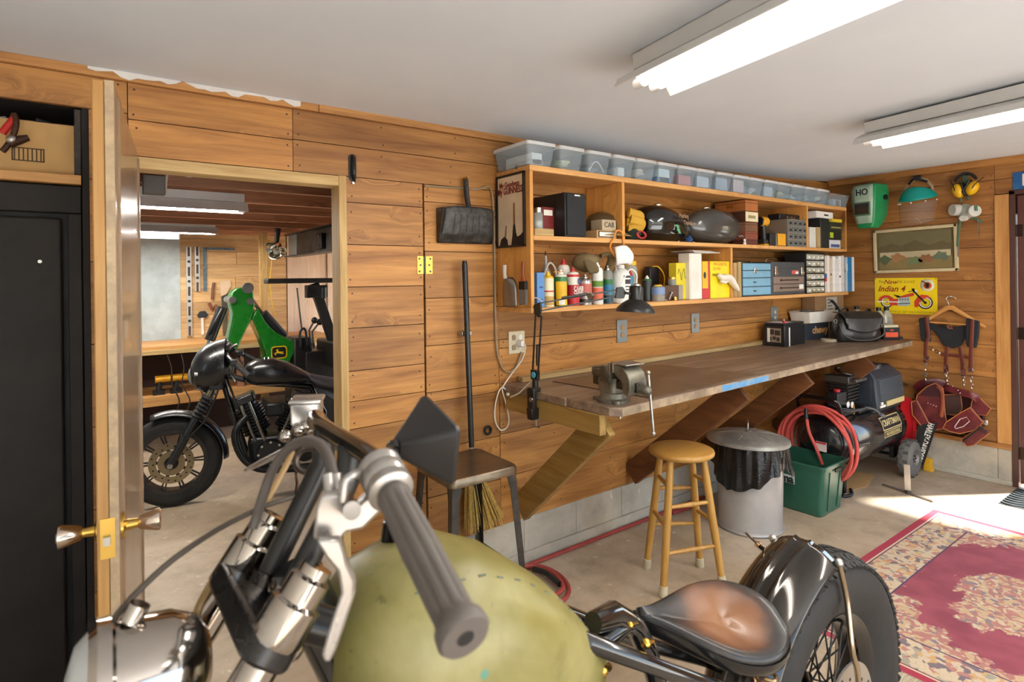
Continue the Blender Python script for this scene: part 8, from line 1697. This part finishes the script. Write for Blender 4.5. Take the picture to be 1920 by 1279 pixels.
# frame
FB = M('frame_gloss_black', (16, 16, 17), .14, var=.1, **{'Coat Weight': .7})
q = MB(); q.tube(spline([(.26, Y0, 1.13), (.55, Y0, 1.0), (.80, Y0, .90), at(1190, 1175, Y=Y0), (1.02, Y0, .62), (1.0, Y0, .30)], 6), .022, 12); q.build('backbone_tube', FB, t)
for s_ in (-1, 1):
    a, b = at(1098, 1203, Y=Y0 - .085), at(1335, 1288, Y=Y0 - .10); dy = 0 if s_ < 0 else .18
    q = MB(); q.tube([a + V((-.02, .03 * (1 if s_ < 0 else -1) + dy, .01)), a + V((0, dy, 0)), b + V((0, dy, 0)), V((1.60, Y0 + s_ * .115, .44)), V((1.70, Y0 + s_ * .118, .41))], .0165, 12); q.build('rear_frame_rail', FB, t)
    q = MB(); q.tube(spline([(.30, Y0, .95), (.42, Y0 + s_ * .08, .5), (.62, Y0 + s_ * .11, .24), (1.0, Y0 + s_ * .12, .22), (1.66, Y0 + s_ * .118, .40)], 6), .016, 10); q.build('lower_frame_rail', FB, t)
q = MB(); q.cyl((.235, Y0, 1.22), (.31, Y0, 1.03), .034, n=16); q.build('steering_neck', FB, t)
q = MB(); a = at(1112, 1168, Y=Y0 - .02); q.tube([a, at(1150, 1152, Y=Y0), at(1180, 1166, Y=Y0)], [.020, .026, .022], 12); q.build('seat_pivot', FB, t)
for x, y, r_ in ((1127, 1256, .013), (1211, 1207, .010), (1182, 1172, .006)):
    p = at(x, y, Y=Y0 - .07); q = MB(); q.ell(p, r_, 12, 8); q.cyl(p, p + V((.03, .01, -.012)), r_ * .6, n=8); q.build('brass_fitting', M('bright_brass', (216, 174, 80), .18, 1), t)
# engine under the tank
q = MB(); q.bx(.42, .98, Y0 - .13, Y0 + .13, .26, .52); q.build('crankcase', ENG, t, bevel=.04, seg=3)
for x0, tl in ((.54, -22), (.80, 22)):
    Mc = Mx.Translation((x0, Y0, .50)) @ Mx.Rotation(rad(tl), 4, 'Y'); q = MB(Mc); q.cyl((0, 0, 0), (0, 0, .24), .06, n=18)
    for k in range(8): q.lathe([(.09, .03 + .024 * k), (.09, .038 + .024 * k)], 20)
    q.build('cylinder', ENG, t)
# tank
OL = None
def olive():
    tt = NT('bare_olive_tank'); v = tt.co(); n1_ = tt.noise(v, 3.2, 5, .6, .4); n2_ = tt.noise(v, 12, 4, .6)
    c_ = tt.ramp(n1_, [(.32, sr((100, 90, 34))), (.5, sr((122, 113, 60))), (.66, sr((144, 135, 86)))])
    c_ = tt.mix(tt.ramp(n2_, [(.56, (0, 0, 0)), (.70, (.5, .5, .5))]), c_, sr((104, 96, 44)))
    s_ = tt.noise(v, 16, 2, .4); c_ = tt.mix(tt.ramp(s_, [(.735, (0, 0, 0)), (.75, (.8, .8, .8))]), c_, sr((60, 134, 120)))
    k_ = tt.noise(v, 38, 3, .6); c_ = tt.mix(tt.ramp(k_, [(.69, (0, 0, 0)), (.74, (.55, .55, .55))]), c_, sr((84, 76, 46)))
    b_ = tt.bsdf(c_, .38); return tt.m
TKP = ((.275, .04, 1.01, 1.12), (.29, .085, .97, 1.16), (.33, .125, .93, 1.188), (.40, .15, .90, 1.203), (.48, .158, .88, 1.196), (.56, .150, .865, 1.158), (.64, .128, .855, 1.095), (.71, .10, .85, 1.02), (.76, .075, .85, .955), (.79, .05, .855, .915), (.80, .02, .87, .895))
def tank_pt(i, a): x, hw, z0, z1 = TKP[i]; return V((x, Y0 + hw * math.copysign(abs(cos(a)) ** .72, cos(a)), lerp(z0, z1, .5) + (z1 - z0) / 2 * math.copysign(abs(sin(a)) ** .78, sin(a))))
q = MB(); q.loft([[tank_pt(i, 2 * pi * j / 36) for j in range(36)] for i in range(len(TKP))]); tk = q.build('fuel_tank', olive(), t, ang=70)
q = MB(); q.cyl((.42, Y0 + .055, 1.185), (.425, Y0 + .055, 1.222), .034, n=20); q.build('filler_cap', M('cap_dark', (40, 36, 32), .25, .6), t, bevel=.006)
for k in range(14):
    u = 2.6 + 5.6 * k / 13; i = int(u); f_ = u - i; a = rad(216 + 6 * sin(k)); a = rad(128)
    p = lerp(tank_pt(i, -a + pi * 2 - rad(0)), tank_pt(min(i + 1, 10), -a), f_); a3 = rad(180 - 58)
    p = lerp(tank_pt(i, a3), tank_pt(min(i + 1, 10), a3), f_); d_ = (lerp(tank_pt(i, a3), tank_pt(min(i + 1, 10), a3), min(1, f_ + .12)) - p)
    q = MB(); q.tube([p, p + d_.normalized() * .012], .0016, 5); q.build('ink_tick', M('ink_blue_grey', (92, 98, 84), .7), tk)
# front end
CL = M('clamp_black', (26, 24, 23), .3); CHB = M('chrome_warm', (176, 168, 160), .10, 1, .03)
fd = V((-.585, 0, -.81)).normalized()
for s_ in (-1, 1):
    tp = V((.195, Y0 + s_ * .100, 1.213)); q = MB(); q.lathe([(.030, -.045), (.032, -.04), (.032, .0), (.026, .004), (.026, .03), (.020, .034), (.02, .045), (.004, .046)], 20, axM(tp - fd * .02, -fd), cap=(1, 0)); q.build('fork_cap', CHB, t, ang=30)
    q = MB(); q.cyl(tp + fd * .02, tp + fd * .50, .0235, n=20); q.build('fork_tube', CHB, t); q = MB(); q.cyl(tp + fd * .50, tp + fd * 1.12, .030, n=20); q.build('fork_slider', STEEL, t)
ctr = V((.195, Y0, 1.213))
for d_, s_ in ((.03, .075), (.20, .07)):
    q = MB(planeM(ctr + fd * d_, (0, 1, 0), -fd.cross(V((0, 1, 0))))); q.prism(rrect(.25, s_ - .010, .026, 4), .036, z0=-.02); q.build('triple_tree', CL, t, bevel=.006)
q = MB(); q.cyl(ctr + V((.03, -.06, -.03)), ctr + V((.07, -.075, -.05)), .024, n=16); q.build('ignition_switch', M('switch_dark', (40, 38, 36), .2, .6), t)
q = MB(); q.ell(at(560, 1140, Y=Y0 - .05), .018, 12, 8); q.ell(at(545, 1215, Y=Y0 - .1), .016, 12, 8); q.build('chrome_dome_nut', CHB, t)
for s_ in (-1, 1):
    a, b = (at(497, 1092, Y=.875), at(606, 866, Y=.877)) if s_ > 0 else (at(540, 1122, Y=.777), at(652, 902, Y=.775)); q = MB(); q.tube([a, lerp(a, b, .9), b, V((.296, b.y, 1.395))], .0165, 16); q.build('handlebar_riser', M('bar_satin_black', (30, 28, 27), .35), t)
    q = MB(); q.cyl(a + V((-.008, 0, -.022)), a + V((.006, 0, .016)), .023, .021, 16); q.build('riser_base', CHB, t)
BZ = 1.395; BARM = M('bar_gloss_black', (24, 22, 21), .16, **{'Coat Weight': .5})
ge0, ge1 = V((.280, .605, 1.378)), V((.262, .425, 1.312))
q = MB(); q.tube(spline([ge1 + (ge1 - ge0) * -.1, ge0, V((.290, .655, BZ - .006)), V((.296, .72, BZ)), V((.296, Y0, BZ)), V((.298, .92, BZ)), V((.315, .975, BZ - .004)), V((.36, 1.025, 1.345)), V((.47, 1.14, 1.255))], 6), .0135, 14); q.build('handlebar', BARM, t)
GR = M('grip_grey_rubber', (92, 84, 78), .55, var=.08)
def grip(e0, e1):
    L_ = (e1 - e0).length; q = MB(axM(e0, e1 - e0)); rings = []
    for z, r_, am in ((0, .018, 0), (.004, .0195, 0), (.012, .0185, .0), (.02, .0185, .12), (L_ * .45, .0200, .12), (L_ * .5, .0195, .02), (L_ * .55, .0195, .12), (L_ * .86, .0190, .12), (L_ * .90, .0195, 0), (L_ * .93, .0235, 0), (L_ - .004, .0245, 0), (L_, .022, 0), (L_, .008, 0)):
        rings.append([(r_ * (1 - am * (.5 + .5 * cos(10 * f_)) ** 3) * cos(f_), r_ * (1 - am * (.5 + .5 * cos(10 * f_)) ** 3) * sin(f_), z) for f_ in [2 * pi * j / 80 for j in range(80)]])
    q.loft(rings); g_ = q.build('grip', GR, t, ang=50); q = MB(axM(e0, e1 - e0)); q.cyl((0, 0, L_ - .002), (0, 0, L_ + .0006), .008, n=14); q.build('grip_end_hole', BLACK, g_)
grip(ge0, ge1)
m0 = V((.36, 1.025, 1.345)); m1 = V((.468, 1.138, 1.255)); grip(m0, m1)
SLV = M('cast_silver', (170, 164, 158), .28, .7, .05)
def shiny(name, mbq, bev=.004): return mbq.build(name, SLV, t, bevel=bev)
q = MB(axM(ge0 + (ge0 - ge1).normalized() * .002, ge0 - ge1)); q.lathe([(.020, 0), (.0265, .004), (.0265, .014), (.025, .016), (.025, .018), (.0265, .02), (.0265, .034), (.025, .036), (.025, .038), (.0265, .040), (.0265, .05), (.02, .054)], 24); shiny('throttle_clamp', q, .0)
def ypoly(name, pts, Yp, th, mat=SLV, bev=.004):
    q = MB(); ps = [at(x, y, Y=Yp) for x, y in pts]; q.loft([[p + V((d * .5, d, 0)) for p in ps] for d in (-th / 2, th / 2)]); return q.build(name, mat, t, bevel=bev)
ypoly('lever_bracket', [(590, 1004), (596, 945), (606, 920), (650, 916), (664, 946), (702, 912), (722, 944), (682, 984), (652, 990), (640, 1003)], .655, .026)
ypoly('hand_lever', [(594, 1008), (612, 1042), (634, 1068), (641, 1108), (622, 1165), (605, 1222), (608, 1236), (620, 1238), (632, 1212), (650, 1160), (666, 1112), (667, 1082), (652, 1050), (640, 1006)], .62, .012, SLV, .004)
q = MB(); q.cyl(at(660, 958, Y=.62), at(662, 955, Y=.66), .010, n=14); q.build('pivot_screw', CHB, t)
q = MB(); q.tube(spline([at(644, 940, Y=.64), at(648, 905, Y=.64), at(660, 893, Y=.64), at(672, 888, Y=.645)], 5), .0055, 8); q.build('clamp_strap', SLV, t)
for x in (618, 634):
    q = MB(); q.cyl(at(x, 922, Y=.66), at(x - 4, 890, Y=.67), .0065, n=10); q.build('cable_adjuster', SLV, t)
# mirror
mc = V((.395, .722, 1.396)); MM = planeM(mc, (0, -1, 0), (0, 0, 1)) @ Mx.Rotation(rad(-4), 4, 'Y') @ Mx.Rotation(rad(-14), 4, 'Z') @ Mx.Scale(.93, 4)
q = MB(MM); q.loft([[(x, y, z) for x, y in rrect(w_, h_, r_, 4, cx_, cy_)] for w_, h_, r_, z, cx_, cy_ in ((.122, .088, .010, -.012, 0, 0), (.126, .092, .011, -.006, 0, 0), (.122, .088, .011, -.001, 0, 0), (.028, .024, .008, .062, .012, .004))]); mi_ = q.build('mirror_housing', M('mirror_black', (30, 28, 28), .4), t, ang=25)
q = MB(MM); q.prism(rrect(.114, .080, .008, 4), .001, z0=-.0125); q.build('mirror_glass', M('mirror_silver', (200, 204, 206), .03, 1, .0), mi_)
ap = MM @ V((.012, .004, .066)); q = MB(); q.ell(ap, .011, 12, 8); q.tube([ap, lerp(ap, V((.285, .64, 1.40)), .45), V((.285, .64, 1.402)), V((.284, .655, 1.395))], [.007, .008, .009, .012], 10); q.build('mirror_stem', BARM, t)
q = MB(); q.cyl(lerp(ap, V((.285, .64, 1.4)), .35), lerp(ap, V((.285, .64, 1.4)), .50), .0105, n=12); q.build('stem_nut', M('nut_dark', (60, 56, 54), .25, .7), t)
# far controls
ypoly('brake_reservoir', [(549, 752), (603, 750), (602, 790), (590, 806), (560, 806), (550, 790)], 1.08, .05, SLV); ypoly('reservoir_lid', [(546, 746), (606, 744), (606, 752), (546, 754)], 1.08, .055, SLV, .003)
for x, y in ((575, 798), (592, 792), (560, 806), (585, 806), (535, 818)):
    q = MB(); q.ell(at(x, y, Y=1.05), .011, 12, 8); q.build('clamp_bolt', CHB, t)
q = MB(); q.tube([at(545, 838, Y=1.06), at(515, 855, Y=1.08), at(488, 868, Y=1.12), at(464, 880, Y=1.18)], [.011, .012, .011, .008], 10, flat=.5); q.build('hand_lever', SLV, t)
q = MB(); q.torus(.020, .006, axM(at(578, 862, Y=1.0), (-.3, -1, .1)), n=24, k=8); q.build('bar_end_ring', M('ring_dark', (70, 60, 52), .3, .6), t)
q = MB(); q.tube(spline([at(x, y, Y=yy_) for x, y, yy_ in ((626, 905, .67), (622, 880, .69), (612, 850, .72), (594, 830, .76), (566, 828, .80), (536, 846, .84), (510, 884, .87), (495, 925, .88), (483, 962, .89), (474, 990, .89))], 5), .0068, 10); q.build('clutch_cable', M('cable_sleeve', (88, 80, 74), .5), t)
q = MB(); q.tube(spline([at(x, y, Y=yy_) for x, y, yy_ in ((548, 846, .98), (535, 875, .98), (505, 930, .96), (470, 990, .94), (425, 1050, .93), (395, 1095, .92), (372, 1140, .92), (360, 1185, .9))], 5), .0052, 8); q.build('throttle_cable', M('cable_tan', (160, 128, 84), .45), t)
q = MB(); q.tube(spline([at(x, y, Y=yy_) for x, y, yy_ in ((640, 900, 1.0), (600, 915, .98), (555, 930, .96), (490, 952, .94), (410, 992, .91), (330, 1045, .88), (270, 1098, .86), (222, 1150, .84), (196, 1192, .83))], 5), .0040, 8); q.build('speedometer_cable', M('cable_brown_black', (70, 60, 50), .45), t)
# headlamp
hc = at(246, 1272, Y=Y0); hm = axM(hc, (-1, .0, .05))
q = MB(hm); q.lathe([(.004, -.085), (.03, -.082), (.052, -.068), (.064, -.04), (.067, 0), (.067, .02)], 40, cap=(1, 0)); q.build('headlamp_bucket', CHB, t, ang=70)
q = MB(hm); q.lathe([(.067, .018), (.074, .022), (.075, .036), (.069, .044), (.066, .044)], 40, cap=(0, 0)); q.build('headlamp_rim', CHB, t); q = MB(hm); q.lathe([(.066, .040), (.05, .056), (.02, .064), (.004, .065)], 32, cap=(0, 1)); q.build('headlamp_lens', pane('lens_glass', (240, 240, 236), .5, .05), t)
q = MB(); q.cyl(hc + V((.0, 0, .067)), hc + V((.01, 0, .085)), .012, n=12); q.build('headlamp_screw', CHB, t)
q = MB(); q.bar(hc + V((.01, 0, -.066)), ctr + fd * .20, .05, .012, up=(0, 1, 0)); q.build('headlamp_bracket', CL, t)
q = MB(); q.bar(ctr + V((.06, -.11, -.165)), ctr + V((.17, -.13, -.17)), .06, .05); q.build('neck_cover', CL, t, bevel=.006)
# front wheel
fa = ctr + fd * 1.12; FR = fa.z; Mf = axM(fa, (0, -1, 0)); q = MB(Mf)
q.lathe([(FR * .72, -.035), (FR * .86, -.05), (FR * .97, -.035), (FR, 0), (FR * .97, .035), (FR * .86, .05), (FR * .72, .035)], 48, cap=(0, 0)); fw_ = q.build('front_wheel', TY, t, ang=60)
q = MB(Mf); q.lathe([(FR * .66, .03), (FR * .74, .036), (FR * .74, -.036), (FR * .66, -.03), (FR * .66, .03)], 48, cap=(0, 0)); q.cyl((0, 0, -.06), (0, 0, .06), .03, n=16)
for k in range(32):
    a = 2 * pi * k / 32; q.cyl((.028 * cos(a + .5), .028 * sin(a + .5), .03 * (1 if k % 2 else -1)), (FR * .67 * cos(a), FR * .67 * sin(a), 0), .0025, n=5)
q.build('front_rim', CHB, fw_)
